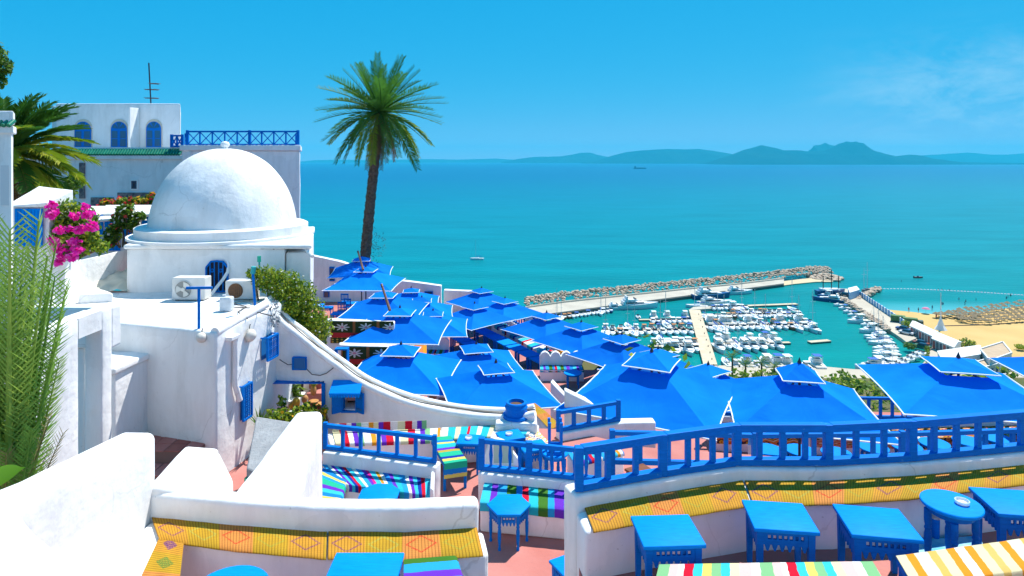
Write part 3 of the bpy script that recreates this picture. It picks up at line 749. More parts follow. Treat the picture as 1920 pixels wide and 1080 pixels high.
def railing(label, base, h, spacing=0.245, bal=0.05, rail=(0.085, 0.085), low=(0.08, 0.07), post=0.085, name='railing', m=None, group=None, turned=False, cross=False, gap=0.0, post_extra=0.02):
    """base: points along the foot line; posts at the corners, each bar a part of its own"""
    m = m or BLUE
    base = [Vector(p) for p in base]
    r = thing(name, label, 'railing', base[0], group=group)
    for i, (a, b) in enumerate(zip(base, base[1:])):
        L = (b - a).length; d = (b - a) / L; up = Vector((0, 0, 1))
        rz = atan2(d.y, d.x)
        s0, s1 = a + d * post * 0.35, b - d * post * 0.35
        MB().beam(s0 + up * (h - rail[1] / 2), s1 + up * (h - rail[1] / 2), rail[0], rail[1]).build('top_rail', m, r, w=True, bevel=0.006)
        MB().beam(s0 + up * (gap + low[1] / 2), s1 + up * (gap + low[1] / 2), low[0], low[1]).build('bottom_rail', m, r, w=True, bevel=0.006)
        k = max(1, round(L / spacing)); z0, z1 = gap + low[1], h - rail[1]
        for j in range(1, k):
            p = a + d * (L * j / k)
            if turned:
                o = MB().lathe([(bal * .5, 0), (bal * .35, (z1 - z0) * .1), (bal * .55, (z1 - z0) * .5), (bal * .35, (z1 - z0) * .9), (bal * .5, z1 - z0)], n=8).build('baluster', m, r, smooth=60)
            else:
                o = MB().box(-bal / 2, bal / 2, -bal * .45, bal * .45, 0, z1 - z0).build('baluster', m, r)
            o.location = p + up * z0 - base[0]; o.rotation_euler = (0, 0, rz)
            if cross and j < k + 1:
                pass
        if cross:
            for j in range(k):
                p, q = a + d * (L * (j + .06) / k), a + d * (L * (j + .94) / k)
                MB().beam(p + up * z0, q + up * z1, bal * .6, bal * .6).build('cross_brace', m, r, w=True)
                MB().beam(p + up * z1 + d.cross(up) * bal * .62, q + up * z0 + d.cross(up) * bal * .62, bal * .6, bal * .6).build('cross_brace', m, r, w=True)
    for p in base:
        MB().box(-post / 2, post / 2, -post / 2, post / 2, 0, h + post_extra).build('post', m, r, bevel=0.008).location = p - base[0]
    return r

def wall(label, poly, d_bot, d_top, cat='wall', name='plaster_wall', bevel=0.035, lump=0.010, parent=None, m=None, lump_len=0.25, group=None):
    """white plastered masonry on a ground plan; d_* metres below the eye, number or list per corner"""
    f = lambda d: [Z(q) for q in d] if isinstance(d, (list, tuple)) else Z(d)
    mb = MB().prism(poly, f(d_bot), f(d_top))
    o = mb.build(name, m or WHITE, parent, w=parent is not None, bevel=bevel, seg=3, lump=lump, lump_len=lump_len, smooth=55)
    if parent is None: tag(o, label, cat, group)
    return o
def xy(v): return (v.x, v.y)
def cloth(label, left, right, m, name='striped_blanket', cat='blanket', drop=0.0, thick=0.012, wav=0.004, group=None, sub=10, drop_side='right', nv=6, hem=0.0, parent=None):
    """cloth lying between two edges (lists of points), hanging over the right-hand edge by drop"""
    n = max(2, sub * (len(left) - 1))
    def res(pts):
        k = len(pts) - 1; out = []
        for i in range(n + 1):
            t = i / n * k; j = min(int(t), k - 1); out.append(Vector(pts[j]).lerp(Vector(pts[j + 1]), t - j))
        return out
    L, R = res(left), res(right)
    rows = []
    for i in range(n + 1):
        row = []
        for j in range(nv + 1):
            p = L[i].lerp(R[i], j / nv); p.z += thick + wav * (1 + noise.noise(p * 7)); row.append(p)
        if drop:
            out = (R[i] - L[i]); out.z = 0; out.normalize()
            e = R[i].copy()
            for kx, kz in ((0.012, -0.004), (0.02, -drop * .5), (0.022, -drop * (1 + 0.12 * noise.noise(R[i] * 5)))):
                row.append(e + out * (kx + 0.006 * noise.noise(e * 9 + Vector((0, 0, kz * 30)))) + Vector((0, 0, kz + thick)))
        rows.append(row)
    mb = MB(); mb.uv = {}
    nv2 = len(rows[0]); u = 0
    for i, row in enumerate(rows):
        if i: u += (rows[i][0] + rows[i][nv] - rows[i - 1][0] - rows[i - 1][nv]).length / 2
        for j, p in enumerate(row):
            mb.uv[len(mb.v)] = (u, j / (nv2 - 1)); mb.v.append(p)
    for i in range(len(rows) - 1):
        for j in range(nv2 - 1):
            a = i * nv2 + j
            mb.f.append([a, a + 1, a + nv2 + 1, a + nv2]); mb.m.append(0)
    o = mb.build(name, m, parent, w=parent is not None, smooth=60, thick=0.008)
    if parent is None: tag(o, label, cat, group)
    return o

# ---------------------------------------------------------------- plants
def leaf_mat(name, c, c2, trans=0.35):
    return mat(name, c, 0.55, 0.25, color2=c2, noise_scale=2.5, trans=trans)
LEAF = leaf_mat('leaf_green', (0.11, 0.21, 0.015), (0.22, 0.32, 0.02))
LEAFD = leaf_mat('leaf_dark', (0.045, 0.11, 0.012), (0.09, 0.17, 0.015))
LEAFY = leaf_mat('leaf_yellow_green', (0.26, 0.35, 0.015), (0.38, 0.38, 0.02))
FROND = leaf_mat('palm_frond', (0.045, 0.15, 0.018), (0.11, 0.23, 0.02))
FRONDY = leaf_mat('palm_frond_yellow', (0.22, 0.32, 0.015), (0.46, 0.40, 0.03))
FRONDDRY = leaf_mat('palm_frond_dry', (0.22, 0.12, 0.05), (0.30, 0.18, 0.08))
PINKF = leaf_mat('pink_bract', (0.72, 0.006, 0.34), (0.80, 0.02, 0.46), 0.4)
REDF = leaf_mat('red_bract', (0.62, 0.02, 0.05), (0.70, 0.12, 0.04), 0.3)
YELF = leaf_mat('yellow_flower', (0.75, 0.42, 0.01), (0.75, 0.25, 0.01), 0.3)
WHITEF = leaf_mat('white_flower', (0.75, 0.75, 0.7), (0.7, 0.7, 0.6), 0.3)
BARK = mat('bark', (0.20, 0.125, 0.08), 0.9, 0.1, color2=(0.09, 0.055, 0.035), noise_scale=9, bump=0.5, bump_scale=18)
def leaves(mb, n, pick, size, seed=1, mi=0, up=0.3, aspect=0.5):
    rnd = random.Random(seed)
    for _ in range(n):
        c, nr = pick(rnd)
        d = Vector((rnd.gauss(0, 1), rnd.gauss(0, 1), rnd.gauss(0, 1) + up)); d = (d.normalized() + nr * 0.6).normalized()
        a = d.cross(Vector((rnd.gauss(0, 1), rnd.gauss(0, 1), rnd.gauss(0, 1)))).normalized(); b = d.cross(a)
        s = size * rnd.uniform(.6, 1.3)
        a = a * s; b = b * s * aspect
        k = mi if isinstance(mi, int) else rnd.choice(mi)
        mb.add([c - a * .5, c + b * .5 - a * .05, c + a * .5 + d * s * .12, c - b * .5 - a * .05], [(0, 1, 2, 3)], k)
def blob(c, r, lump=0.35, seed=0.0, inner=0.45):
    c = Vector(c); r = Vector(r)
    def pick(rnd):
        d = Vector((rnd.gauss(0, 1), rnd.gauss(0, 1), rnd.gauss(0, 1))).normalized()
        k = (rnd.uniform(inner ** 2, 1)) ** .5
        k *= 1 + lump * noise.noise(d * 2.6 + Vector((seed, 0, 0)))
        return c + Vector((d.x * r.x, d.y * r.y, d.z * r.z)) * k, d
    return pick
def frond_mesh(name, L, droop, n=26, leaf=0.42, wleaf=0.035, m=None, rise=0.0, vee=0.5, bend=1.6, seed=0, tipfall=0.0):
    """one palm leaf along +X: arching rib with paired leaflets"""
    rnd = random.Random(seed)
    mb = MB(); pts = []
    for i in range(n + 1):
        t = i / n
        pts.append(Vector((L * t * (1 - 0.16 * droop * t), 0, L * (rise * t - droop * t ** bend))))
    mb.tube(pts, [0.022 * L / 2 * (1 - .85 * i / n) + .002 for i in range(n + 1)], n=5, mi=0)
    for i in range(3, n + 1):
        t = i / n
        p = pts[i]; tan = (pts[i] - pts[i - 1]).normalized()
        ll = leaf * (sin(min(1, t * 1.35 + .1) * pi * .62) * .9 + .1) * (1 - .45 * max(0, t - .7) / .3)
        for s in (-1, 1):
            side = Vector((0, s, 0)); up = tan.cross(side) * s
            up = Vector((-tan.z, 0, tan.x))
            d = (tan * (.75 + rnd.uniform(-.12, .12)) + side * .75 + up * (vee + rnd.uniform(-.12, .12))).normalized()
            tip = p + d * ll * rnd.uniform(.85, 1.1); tip.z -= tipfall * ll
            mid = p + d * ll * .5
            wv = tan * wleaf * .5 + up * wleaf * .2
            mb.add([p - wv * .6, p + wv * .6, mid + wv, tip, mid - wv], [(0, 1, 2, 3, 4)], 0)
    o = mb.build(name, m, at=(0, 0, 0)); me = o.data
    bpy.data.objects.remove(o)
    return me
def palm(label, base, top, r0, r1, fronds, meshes, cat='palm tree', name='palm_tree', seed=3, curve=0.0, rings=40):
    """fronds: list of (azimuth, pitch, roll, scale, mesh index)"""
    base, top = Vector(base), Vector(top)
    t = thing(name, label, cat, base)
    rnd = random.Random(seed)
    pts, rr = [], []
    for i in range(rings + 1):
        k = i / rings
        p = base.lerp(top, k) + Vector((sin(k * pi) * curve, 0, 0))
        pts.append(p - base); rr.append(lerp(r0, r1, k) * (1 + (.10 if i % 2 else -.04) + rnd.uniform(-.05, .05)))
    mb = MB().tube(pts, rr, n=14)
    # stubs of old leaf bases, in a spiral
    for i in range(rings * 6):
        k = i / (rings * 6); a = i * 2.399
        p = base.lerp(top, k) - base + Vector((sin(k * pi) * curve, 0, 0))
        r = lerp(r0, r1, k); o = Vector((cos(a), sin(a), 0))
        q = p + o * r * .92
        sw = r * .34; tg = Vector((-sin(a), cos(a), 0))
        mb.add([q - tg * sw * .5, q + tg * sw * .5, q + o * r * .22 + Vector((0, 0, r * .45)), q + Vector((0, 0, r * .3))], [(0, 1, 2), (0, 2, 3), (1, 3, 2)])
    mb.build('trunk', BARK, t)
    ht = top - base
    for (az, pi_, roll, sc, k) in fronds:
        src = meshes[k]
        o = bpy.data.objects.new('frond', src); col.objects.link(o); o.parent = t
        o.location = ht + Vector((cos(az) * r1 * .5, sin(az) * r1 * .5, 0.1 * sin(pi_)))
        o.rotation_mode = 'QUATERNION'
        o.rotation_quaternion = (Matrix.Rotation(az, 3, 'Z') @ Matrix.Rotation(-pi_, 3, 'Y') @ Matrix.Rotation(roll, 3, 'X')).to_quaternion()
        o.scale = (sc, sc, sc)
    return t
# ---------------------------------------------------------------- hillside under everything, terrace floors
SOIL = mat('hillside_soil', (0.16, 0.13, 0.07), 1.0, 0.05, color2=(0.06, 0.09, 0.025), noise_scale=0.12, bump=0.4, bump_scale=0.8, detail=9)
def coast(x):      # distance of the shore line for each X
    return ramp_at([(-400, 90), (-60, 110), (-10, 190), (4, 262), (14, 262), (18, 196), (120, 194), (400, 194)], x)
def ground_d(x, y):
    top = 9.6 if x < 4 else 7.4
    y0 = 39.5 if x < 2 else lerp(39.5, 18.0, min(1, (x - 2) / 4))
    t = max(0.0, (y - y0) / (coast(x) - y0))
    if t <= 0: return top + 0.35
    return lerp(top, 64.6, min(1, t ** 0.62)) + 0.5 + noise.noise(Vector((x * .06, y * .06, 3))) * 1.5 * min(1, t * 5)
vs, fs = [], []
gx = [-260, -160, -90, -50, -30, -20, -14, -10, -6, -3, 0, 2, 4, 6, 9, 12, 15, 18, 24, 32, 45, 60, 80, 105, 135, 170, 210, 300]
gy = [-8, 0, 6, 12, 18, 20, 24, 28, 34, 39, 44, 50, 58, 68, 80, 95, 110, 130, 150, 170, 185, 195, 220, 250, 275]
for y in gy:
    for x in gx:
        d = ground_d(x, y)
        if y > coast(x): d = 66.0
        vs.append((x, y, Z(d)))
nx = len(gx)
for i in range(len(gy) - 1):
    for j in range(nx - 1): fs.append((i * nx + j, i * nx + j + 1, (i + 1) * nx + j + 1, (i + 1) * nx + j))
tag(MB().add(vs, fs).build('hillside', SOIL, smooth=179), kind='structure')

def floor(poly, d, thick=0.3, name='terrace_floor', m=None):
    return tag(MB().prism(poly, Z(d + thick), Z(d)).build(name, m or TERRA), kind='structure')
floor([(0.56, 2.2), (7.5, 2.2), (7.5, 6.2), (0.56, 5.6)], 3.40, 1.2, 'upper_terrace_floor')
floor([(-3.3, 2.2), (-0.34, 2.2), (-0.34, 5.1), (-3.3, 5.5)], 3.402, 1.2, 'upper_terrace_floor')
floor([(-4.6, 5.7), (9.5, 5.7), (9.5, 9.4), (2.1, 10.6), (0.9, 11.3), (-4.4, 11.6)], 4.75, 0.4, 'middle_terrace_floor')
floor([(1.3, 9.2), (14, 9.2), (14, 17.6), (1.3, 18.2)], 7.0, 0.4, 'lower_terrace_floor')
floor([(-14, 11.4), (1.25, 11.4), (1.25, 19.2), (-2.3, 21.4), (-3.6, 26.4), (-4.9, 30), (-6.4, 38.4), (-14, 38.4)], 8.2, 0.6, 'lower_terrace_floor')
floor([(1.3, 18.3), (6.5, 18.3), (4.0, 26), (0.6, 37), (-6.2, 38.6), (-4.8, 30.1), (-3.5, 26.5), (-2.2, 21.5)], 9.2, 0.4, 'lower_terrace_floor')

floor([(1.32, 18.4), (6.3, 18.4), (4.6, 24.4), (0.3, 24.4), (-1.2, 21.2)], 8.0, 1.3, 'lower_terrace_floor')

def off(pts, w):
    """offset a ground-plan polyline to its left by w"""
    out = []
    for i, p in enumerate(pts):
        a, b = pts[max(i - 1, 0)], pts[min(i + 1, len(pts) - 1)]
        d = Vector((b[0] - a[0], b[1] - a[1])).normalized()
        out.append((p[0] - d.y * w, p[1] + d.x * w))
    return out
def lift(pts, d): return [Vector((p[0], p[1], Z(d))) for p in pts]

# unseen white walls and terrace floor, added to bounce light onto the shaded fronts
wall('unseen white retaining wall, added to bounce sunlight onto the shaded seat fronts', [(-6.5, 1.9), (9, 1.9), (9, 2.2), (-6.5, 2.2)], 5.0, 1.62, 'wall', 'unseen_bounce_wall')
floor([(-9, -9), (10, -9), (10, 1.9), (-9, 1.9)], 1.68, 3.4, 'unseen_bounce_floor', WHITE)
tag(MB().box(-9, 10, -9.4, -9.0, Z(5), Z(-4.5)).build('unseen_rear_bounce_wall', WHITE), 'unseen white house wall behind the eye, added to bounce light forward', 'wall')

# ---------------------------------------------------------------- upper terrace, right-hand side: bench, parapet, railing, mats, tables
Bk = [xy(G(a, b, 3.0)) for a, b in ((1092, 957), (1250, 927), (1388, 905), (1560, 905), (1720, 896), (2300, 838))]
Fr = [xy(G(a, b, 3.0)) for a, b in ((1106, 995), (1262, 969), (1402, 946), (1560, 944), (1700, 935), (2320, 857))]
b0, f0 = G(1080, 960, 3.0), G(1096, 998, 3.0)
wall('white plastered seat built along the railing of the upper terrace, under yellow mats', [xy(f0)] + Fr + Bk[::-1] + [xy(b0)], 4.8, 3.0, 'bench', 'masonry_bench')
wall('low white parapet carrying the long blue railing above the yellow mats', [xy(b0)] + Bk + off([xy(b0)] + Bk, 0.24)[::-1], 4.8, 2.87, 'wall', 'parapet_wall')
rl = off(Bk, 0.07)
railing('long blue wooden railing of the upper terrace, in front of the biggest parasols', lift([lerp_ for lerp_ in rl], 2.862), 0.385, post=0.076, bal=0.046, rail=(.08, .072), low=(.078, .06), post_extra=-0.004)
def run(line_b, line_f, t0, t1):
    """part of a bench between two fractions of its length"""
    def cut(l):
        k = len(l) - 1; out = []
        ts = [t0] + [i / k for i in range(1, k) if t0 < i / k < t1] + [t1]
        for t in ts:
            j = min(int(t * k), k - 1); u = t * k - j
            out.append((lerp(l[j][0], l[j + 1][0], u), lerp(l[j][1], l[j + 1][1], u)))
        return out
    return cut(line_b), cut(line_f)
a, b = run(Bk, Fr, 0.005, 0.405)
cloth('yellow woven straw mat with diamonds on the bench end by the terrace steps', lift(a, 2.995), lift(off(b, -0.02), 2.995), STRAW, 'straw_mat', 'mat', sub=12, nv=4, drop=0.016)
a, b = run(Bk, Fr, 0.41, 0.995)
cloth('yellow woven straw mat striped by the shadows of the long railing', lift(a, 2.993), lift(off(b, -0.02), 2.993), STRAW, 'straw_mat', 'mat', sub=12, nv=4, drop=0.016)

def table_at(pts, d, rz=None):
    c = sum((G(x, y, d) for x, y in pts), Vector((0, 0, 0))) / len(pts)
    return c
def sq(px, d, rz, label, sc=1.0, group=None):
    c = table_at(px, d); return inst('sq', build_square_table, (c.x, c.y, c.z - 0.5 * sc), rz, label, group, sc)
sq(((1187, 970), (1295, 964), (1317, 1017), (1204, 1026)), 2.9, radians(3), 'square blue table in front of the yellow mat, nearest the terrace steps', 1.0)
sq(((1402, 940), (1513, 938), (1522, 993), (1407, 998)), 2.9, radians(-7), 'square blue table with pierced apron, second from the terrace steps', 1.03)
sq(((1582, 950), (1690, 945), (1708, 1003), (1590, 1015)), 2.9, radians(-9), 'square blue table beside the round one with the ashtray, on its left', 1.08)
c = G(1784, 942, 2.84)
inst('rt', build_round_table, (c.x, c.y, Z(3.4)), 0.3, 'round blue table with turned legs and a glass ashtray on it')
inst('ash', build_ashtray, (c.x + 0.075, c.y - 0.02, c.z), 0, 'clear glass ashtray on the round blue table')
sq(((1835, 921), (1943, 908), (1975, 962), (1860, 976)), 2.9, radians(-8), 'square blue table cut by the picture edge, beside the round table', 1.05)
c = G(1780, 1040, 3.4)
t = thing('tin_can', 'blue tin can standing under the round table', 'can', (c.x, c.y + .18, Z(3.355)))
MB().lathe([(0.030, 0), (0.032, 0.01), (0.034, 0.17), (0.030, 0.17), (0.028, 0.03), (0, 0.03)], n=18).build('body', BLUE, t, smooth=40)
MB().lathe([(0.031, 0.168), (0.037, 0.172), (0.037, 0.182), (0.030, 0.182)], n=18).build('rim', mat('tin', (0.55, 0.5, 0.5), 0.3, 0.5, metal=0.8), t, smooth=40)
c1 = [xy(G(x, y, 3.36)) for x, y in ((1706, 1052), (1716, 1012), (1838, 1004), (1850, 1040))]  # blue base whose pale tone paints in a patch of sunlight
tag(MB().prism(c1, Z(3.40), Z(3.355)).build('painted_slab', mat('sunlit_blue_paint', (0.02, 0.36, 0.60), 0.6, 0.2, color2=(0.35, 0.60, 0.68), noise_scale=9, detail=8), bevel=.01), 'light blue slab under the round table, a sunlit patch painted into its colour', 'slab')
# the two covered benches at the near edge
def covered_bench(label, clabel, far, near, d, m, h=0.4, name='low_bench', front_drop=0.16):
    A, Bq = far; C, D = near
    t = thing(name, label, 'bench', ((A[0] + D[0]) / 2, (A[1] + D[1]) / 2, Z(d + h)))
    MB().prism([A, Bq, D, C], Z(d + 0.05), Z(d)).build('seat', BLUE, t, w=True, bevel=.01)
    for p in (A, Bq, C, D):
        cx, cy = lerp(p[0], (A[0] + Bq[0] + C[0] + D[0]) / 4, .08), lerp(p[1], (A[1] + Bq[1] + C[1] + D[1]) / 4, .15)
        MB().box(cx - .025, cx + .025, cy - .025, cy + .025, Z(d + h), Z(d + 0.05)).build('leg', BLUE, t, w=True)
    ins = lambda p, s: Vector((p[0], p[1], Z(d)))
    cloth(clabel, [ins(A, 0), ins(Bq, 0)], [ins(C, 0), ins(D, 0)], m, 'striped_cloth', 'cloth', drop=front_drop, sub=16, nv=5)
    return t
covered_bench('low bench at the picture bottom under a runner of red, green and pink stripes', 'runner of red, green, cyan and pink stripes on a low bench', (xy(G(1236, 1062, 3.0)), xy(G(1636, 1056, 3.0))), (xy(G(1222, 1118, 3.0)), xy(G(1668, 1110, 3.0))), 3.0, ST_RUNNER)
covered_bench('low bench in the near corner under an orange and cream striped cloth', 'orange and cream striped cloth over the near corner bench', (xy(G(1680, 1046, 2.95)), xy(G(1990, 1003, 2.95))), (xy(G(1712, 1100, 2.95)), xy(G(2040, 1055, 2.95))), 2.95, ST_ORANGE)

# ---------------------------------------------------------------- upper terrace, left-hand side
Bl = [xy(G(a, b, 3.0)) for a, b in ((284, 974), (440, 990), (600, 1002), (760, 1004), (897, 995))]
Fl = [xy(G(a, b, 3.0)) for a, b in ((300, 1012), (440, 1031), (600, 1045), (760, 1051), (908, 1040))]
wall('white plastered seat under the long yellow mat, below the low front wall', Fl + [xy(G(915, 1038, 3.0)), xy(G(905, 994, 3.0))] + Bl[::-1] + [xy(G(245, 1011, 3.0)), xy(G(120, 1150, 3.0)), xy(G(240, 1150, 3.0))], 4.8, 3.0, 'bench', 'masonry_bench')
wl_ = [(Bl[0][0] - .05, Bl[0][1])] + Bl
wall('long low white wall behind the yellow mat on the left-hand terrace', wl_ + off(wl_, 0.16)[::-1], 4.8, [2.78] * 6 + [2.78] * 6, 'wall', 'parapet_wall', bevel=0.045)
a, b = run(Bl, Fl, 0.0, 0.52)
cloth('long yellow straw mat below the low front wall, darker diamonds', lift(a, 2.993), lift(off(b, -0.015), 2.993), STRAW, 'straw_mat', 'mat', sub=12, nv=4, drop=0.014)
a, b = run(Bl, Fl, 0.525, 0.995)
cloth('yellow straw mat ending in a fringe beside the terrace steps', lift(a, 2.990), lift(off(b, -0.015), 2.990), STRAW, 'straw_mat', 'mat', sub=12, nv=4, drop=0.014)
cloth('orange straw mat with a purple and a red diamond beside the big white wall', [G(300, 1008, 3.0), G(235, 1150, 3.0)][::-1], [G(345, 1019, 3.0), G(330, 1150, 3.0)][::-1], STRAW2, 'straw_mat', 'mat', sub=12, nv=4)
MAT_PTS = [G(250, 1006, 3.0), G(150, 1150, 3.0)], [G(338, 1021, 3.0), G(250, 1150, 3.0)]
# big white wall at the left edge: far arm and near arm
xw = -3.03
wall('big thick white wall at the lower left, sloping top edge', [(xw, 3.62), (xw + .02, 5.42), (xw - .27, 5.42), (xw - .27, 3.5)], 4.8, [2.03, 2.30, 2.30, 2.0], 'wall', 'garden_wall', bevel=0.06, lump=0.016)
wall('thick white wall arm in the bottom left corner, rounded top', [(-3.3, 3.62), (-3.02, 3.84), (-1.9, 2.95), (-2.08, 2.72)], 4.8, [2.02, 2.02, 1.98, 1.98], 'wall', 'garden_wall', bevel=0.07, lump=0.016)
# two cheek walls of the stairs
wall('white stair cheek wall with a pointed end behind the low front wall', [(-3.06, 5.35), (-2.72, 5.35), (-2.74, 6.0), (-3.06, 6.0)], 4.8, [2.72, 2.78, 2.70, 2.66], 'wall', 'stair_wall', bevel=0.04, lump=0.014)
wall('sloping foot of the pointed white stair wall', [(-2.735, 5.36), (-2.36, 5.36), (-2.62, 6.0), (-2.745, 6.0)], 4.8, [2.80, 3.05, 3.0, 2.72], 'wall', 'stair_wall', bevel=0.03, lump=0.010)
wall('tall white stair wall running back beside the striped corner seat', [(-2.34, 5.32), (-1.86, 5.32), (-2.10, 7.10), (-2.40, 7.10)], 4.8, [2.80, 2.82, 2.78, 2.78], 'wall', 'stair_wall', bevel=0.06, lump=0.014)

# tables of the left-hand terrace, cut by the lower edge
c = G(431, 1100, 2.9)
inst('rt', build_round_table, (c.x, 4.33, Z(3.46)), 0.2, 'round blue table peeping over the lower picture edge', sc=(1.15, 1.15, 1.0))
c = G(694, 1042, 2.9)
inst('sq', build_square_table, (c.x, 4.7 - .22, Z(3.4)), 0.0, 'square blue table at the lower edge, before the long yellow mat', sc=1.04)
p0, p1, p2, p3 = G(757, 1055, 2.95), G(852, 1048, 2.95), G(872, 1110, 2.95), G(757, 1120, 2.95)
t = thing('footstool', 'cube stool at the lower edge under a blue and purple striped cloth', 'stool', ((p0.x + p2.x) / 2, (p0.y + p2.y) / 2, Z(3.4)))
MB().prism([xy(p0), xy(p1), xy(p2), xy(p3)], Z(3.02), Z(2.95)).build('seat', BLUE, t, w=True)
for p in (p0, p1, p2, p3): 
    q = p.lerp((p0 + p2) / 2, .12); MB().box(q.x - .02, q.x + .02, q.y - .02, q.y + .02, Z(3.4), Z(3.02)).build('leg', BLUE, t, w=True)
cloth('blue and purple striped cloth with a green edge over the cube stool', [p0, p3], [p1, p2], ST_BLUEPURP, 'striped_cloth', 'cloth', drop=0.2, sub=8)

# ---------------------------------------------------------------- middle terrace
FM = 4.75
bk = [xy(G(a, b, 4.35)) for a, b in ((603, 873), (700, 886), (810, 901))]
fr = [xy(G(a, b, 4.35)) for a, b in ((640, 909), (720, 920), (808, 931))]
wall('white plastered corner seat under a many-coloured striped blanket', fr + bk[::-1], FM, 4.35, 'bench', 'masonry_bench')
arm = [xy(G(a, b, 4.35)) for a, b in ((600, 877), (645, 911), (632, 960), (540, 960))]
wall('short white seat arm under a blue and yellow striped blanket', arm, FM, 4.352, 'bench', 'masonry_bench')
wall('low white parapet under the short blue railing, behind the striped corner seat', bk + [xy(G(816, 902, 4.35))] + off(bk + [xy(G(816, 902, 4.35))], 0.2)[::-1], FM, 4.16, 'wall', 'parapet_wall')
tag(wall('', [xy(G(808, 903, 4.35)), xy(G(815, 904, 4.35)), xy(G(813, 940, 4.35)), xy(G(806, 938, 4.35))], FM, 4.2, parent=None, name='seat_end_wall'), 'thin white end wall of the striped corner seat', 'wall')
railing('short blue railing above the corner seat with the striped blanket', lift(off([bk[0], bk[2]], 0.10), 4.15), 0.36, spacing=0.29, post=0.06, bal=0.045, rail=(.06, .055), low=(.06, .05))
cloth('many-coloured striped blanket with red and white bands on the corner seat', lift(bk, 4.345), lift(fr, 4.345), ST_MULTI, drop=0.09, sub=14)
cloth('blue, green and yellow striped blanket on the short seat arm', [G(606, 880, 4.345), G(548, 958, 4.345)], [G(648, 903, 4.345), G(632, 958, 4.345)], ST_GREEN, drop=0.05, sub=10)
c = G(711, 922, 4.27)
inst('oct', lambda: build_poly_table(8, 0.27, 0.46, 'octagonal_table'), (c.x, c.y, Z(FM)), pi / 8, 'octagonal blue table in front of the striped corner seat')

bk2 = [xy(G(a, b, 4.38)) for a, b in ((908, 908), (990, 915), (1076, 924), (1120, 930))]
fr2 = [xy(G(a, b, 4.38)) for a, b in ((900, 944), (990, 952), (1076, 960), (1130, 966))]
wall('white plastered seat under a dark blue, green and red striped blanket', fr2 + bk2[::-1], FM, 4.38, 'bench', 'masonry_bench')
wall('white parapet with the low curved blue railing behind the hexagonal table', [xy(G(895, 906, 4.38))] + bk2 + off([xy(G(895, 906, 4.38))] + bk2, 0.2)[::-1], FM, 4.24, 'wall', 'parapet_wall')
cloth('dark blue, green, purple and red striped blanket behind the hexagonal table', lift(bk2[:3], 4.375), lift(fr2[:3], 4.375), ST_DARK, drop=0.10, sub=14)
railing('blue railing with turned bars behind the hexagonal table', lift(off([xy(G(900, 906, 4.38)), bk2[1], bk2[3]], 0.09), 4.235), 0.42, spacing=0.145, post=0.085, bal=0.05, rail=(.06, .06), low=(.08, .06), turned=True)
c = G(954, 945, 4.29)
inst('hex', lambda: build_poly_table(6, 0.275, 0.46, 'hexagonal_table'), (c.x, c.y, Z(FM)), 0.0, 'hexagonal blue table standing alone on the sunlit terracotta floor')
c = G(1062, 1068, 4.27)
inst('sq', build_square_table, (c.x + .12, c.y + .1, Z(FM)), 0.5, 'blue table corner peeping out behind the terrace bench end', sc=0.95)

# bench with the green striped runner
t = thing('wooden_bench', 'narrow blue bench under a green, blue and yellow striped runner', 'bench', (G(842, 860, FM).x, 9.55, Z(FM)))
A, B_, C_, D_ = G(806, 823, 4.36), G(845, 820, 4.36), G(833, 872, 4.36), G(876, 866, 4.36)
MB().prism([xy(A), xy(B_), xy(D_), xy(C_)], Z(4.40), Z(4.36)).build('seat', BLUE, t, w=True)
for p in (A, B_, C_, D_):
    q = p.lerp((A + D_) / 2, .1); MB().box(q.x - .02, q.x + .02, q.y - .02, q.y + .02, Z(FM), Z(4.40)).build('leg', BLUE, t, w=True)
o = cloth('green, blue and yellow striped runner hanging over the end of a narrow bench', [A, C_, C_ + Vector((0, -.03, -.20))], [B_, D_, D_ + Vector((0, -.03, -.20))], ST_BENCHG, 'striped_runner', 'blanket', sub=10)
c = G(880, 823, 4.27)
inst('sq', build_square_table, (c.x, c.y, Z(FM)), radians(-4), 'small square blue table beside the green striped bench', sc=(.74, .8, .96))
inst('ash', build_ashtray, (c.x - .01, c.y, Z(FM) + .48), 0, 'glass ashtray on the small table beside the green striped bench')
c = G(957, 815, 4.27)
inst('sq', build_square_table, (c.x, c.y, Z(FM)), 0.35, 'small square blue table behind the white chest, with an ashtray', sc=(.8, .8, .96))
inst('ash', build_ashtray, (c.x - .02, c.y, Z(FM) + .48), 0, 'glass ashtray on the small table behind the white chest')
c = G(1000, 835, 4.27)
inst('sq', build_square_table, (c.x, c.y, Z(FM)), 0.35, 'small square blue table between the white chest and the upturned stool', sc=(.85, .8, .96))
# white chest / armchair seen behind the turned railing
q = G(938, 872, FM)
t = thing('white_armchair', 'white plastered armchair with a sloping side, striped cushion inside', 'armchair', (q.x, q.y + .25, Z(FM)))
ya = 9.35
MB().add([(X(905, ya), ya, Z(FM)), (X(972, ya), ya, Z(FM)), (X(972, ya), ya, Z(4.38)), (X(948, ya), ya, Z(4.13)), (X(920, ya), ya, Z(4.05)), (X(905, ya), ya, Z(4.4)),
          (X(905, ya), ya + .1, Z(FM)), (X(972, ya), ya + .1, Z(FM)), (X(972, ya), ya + .1, Z(4.38)), (X(948, ya), ya + .1, Z(4.13)), (X(920, ya), ya + .1, Z(4.05)), (X(905, ya), ya + .1, Z(4.4))],
         [(0, 1, 2, 3, 4, 5), (11, 10, 9, 8, 7, 6)] + [(i, i + 6, (i + 1) % 6 + 6, (i + 1) % 6) for i in range(6)]).build('side', WHITE, t, w=True, bevel=.012)
MB().box(X(905, ya) - .02, X(972, ya), ya - .35, ya - .005, Z(FM), Z(4.5)).build('seat', WHITE, t, w=True, bevel=.02)
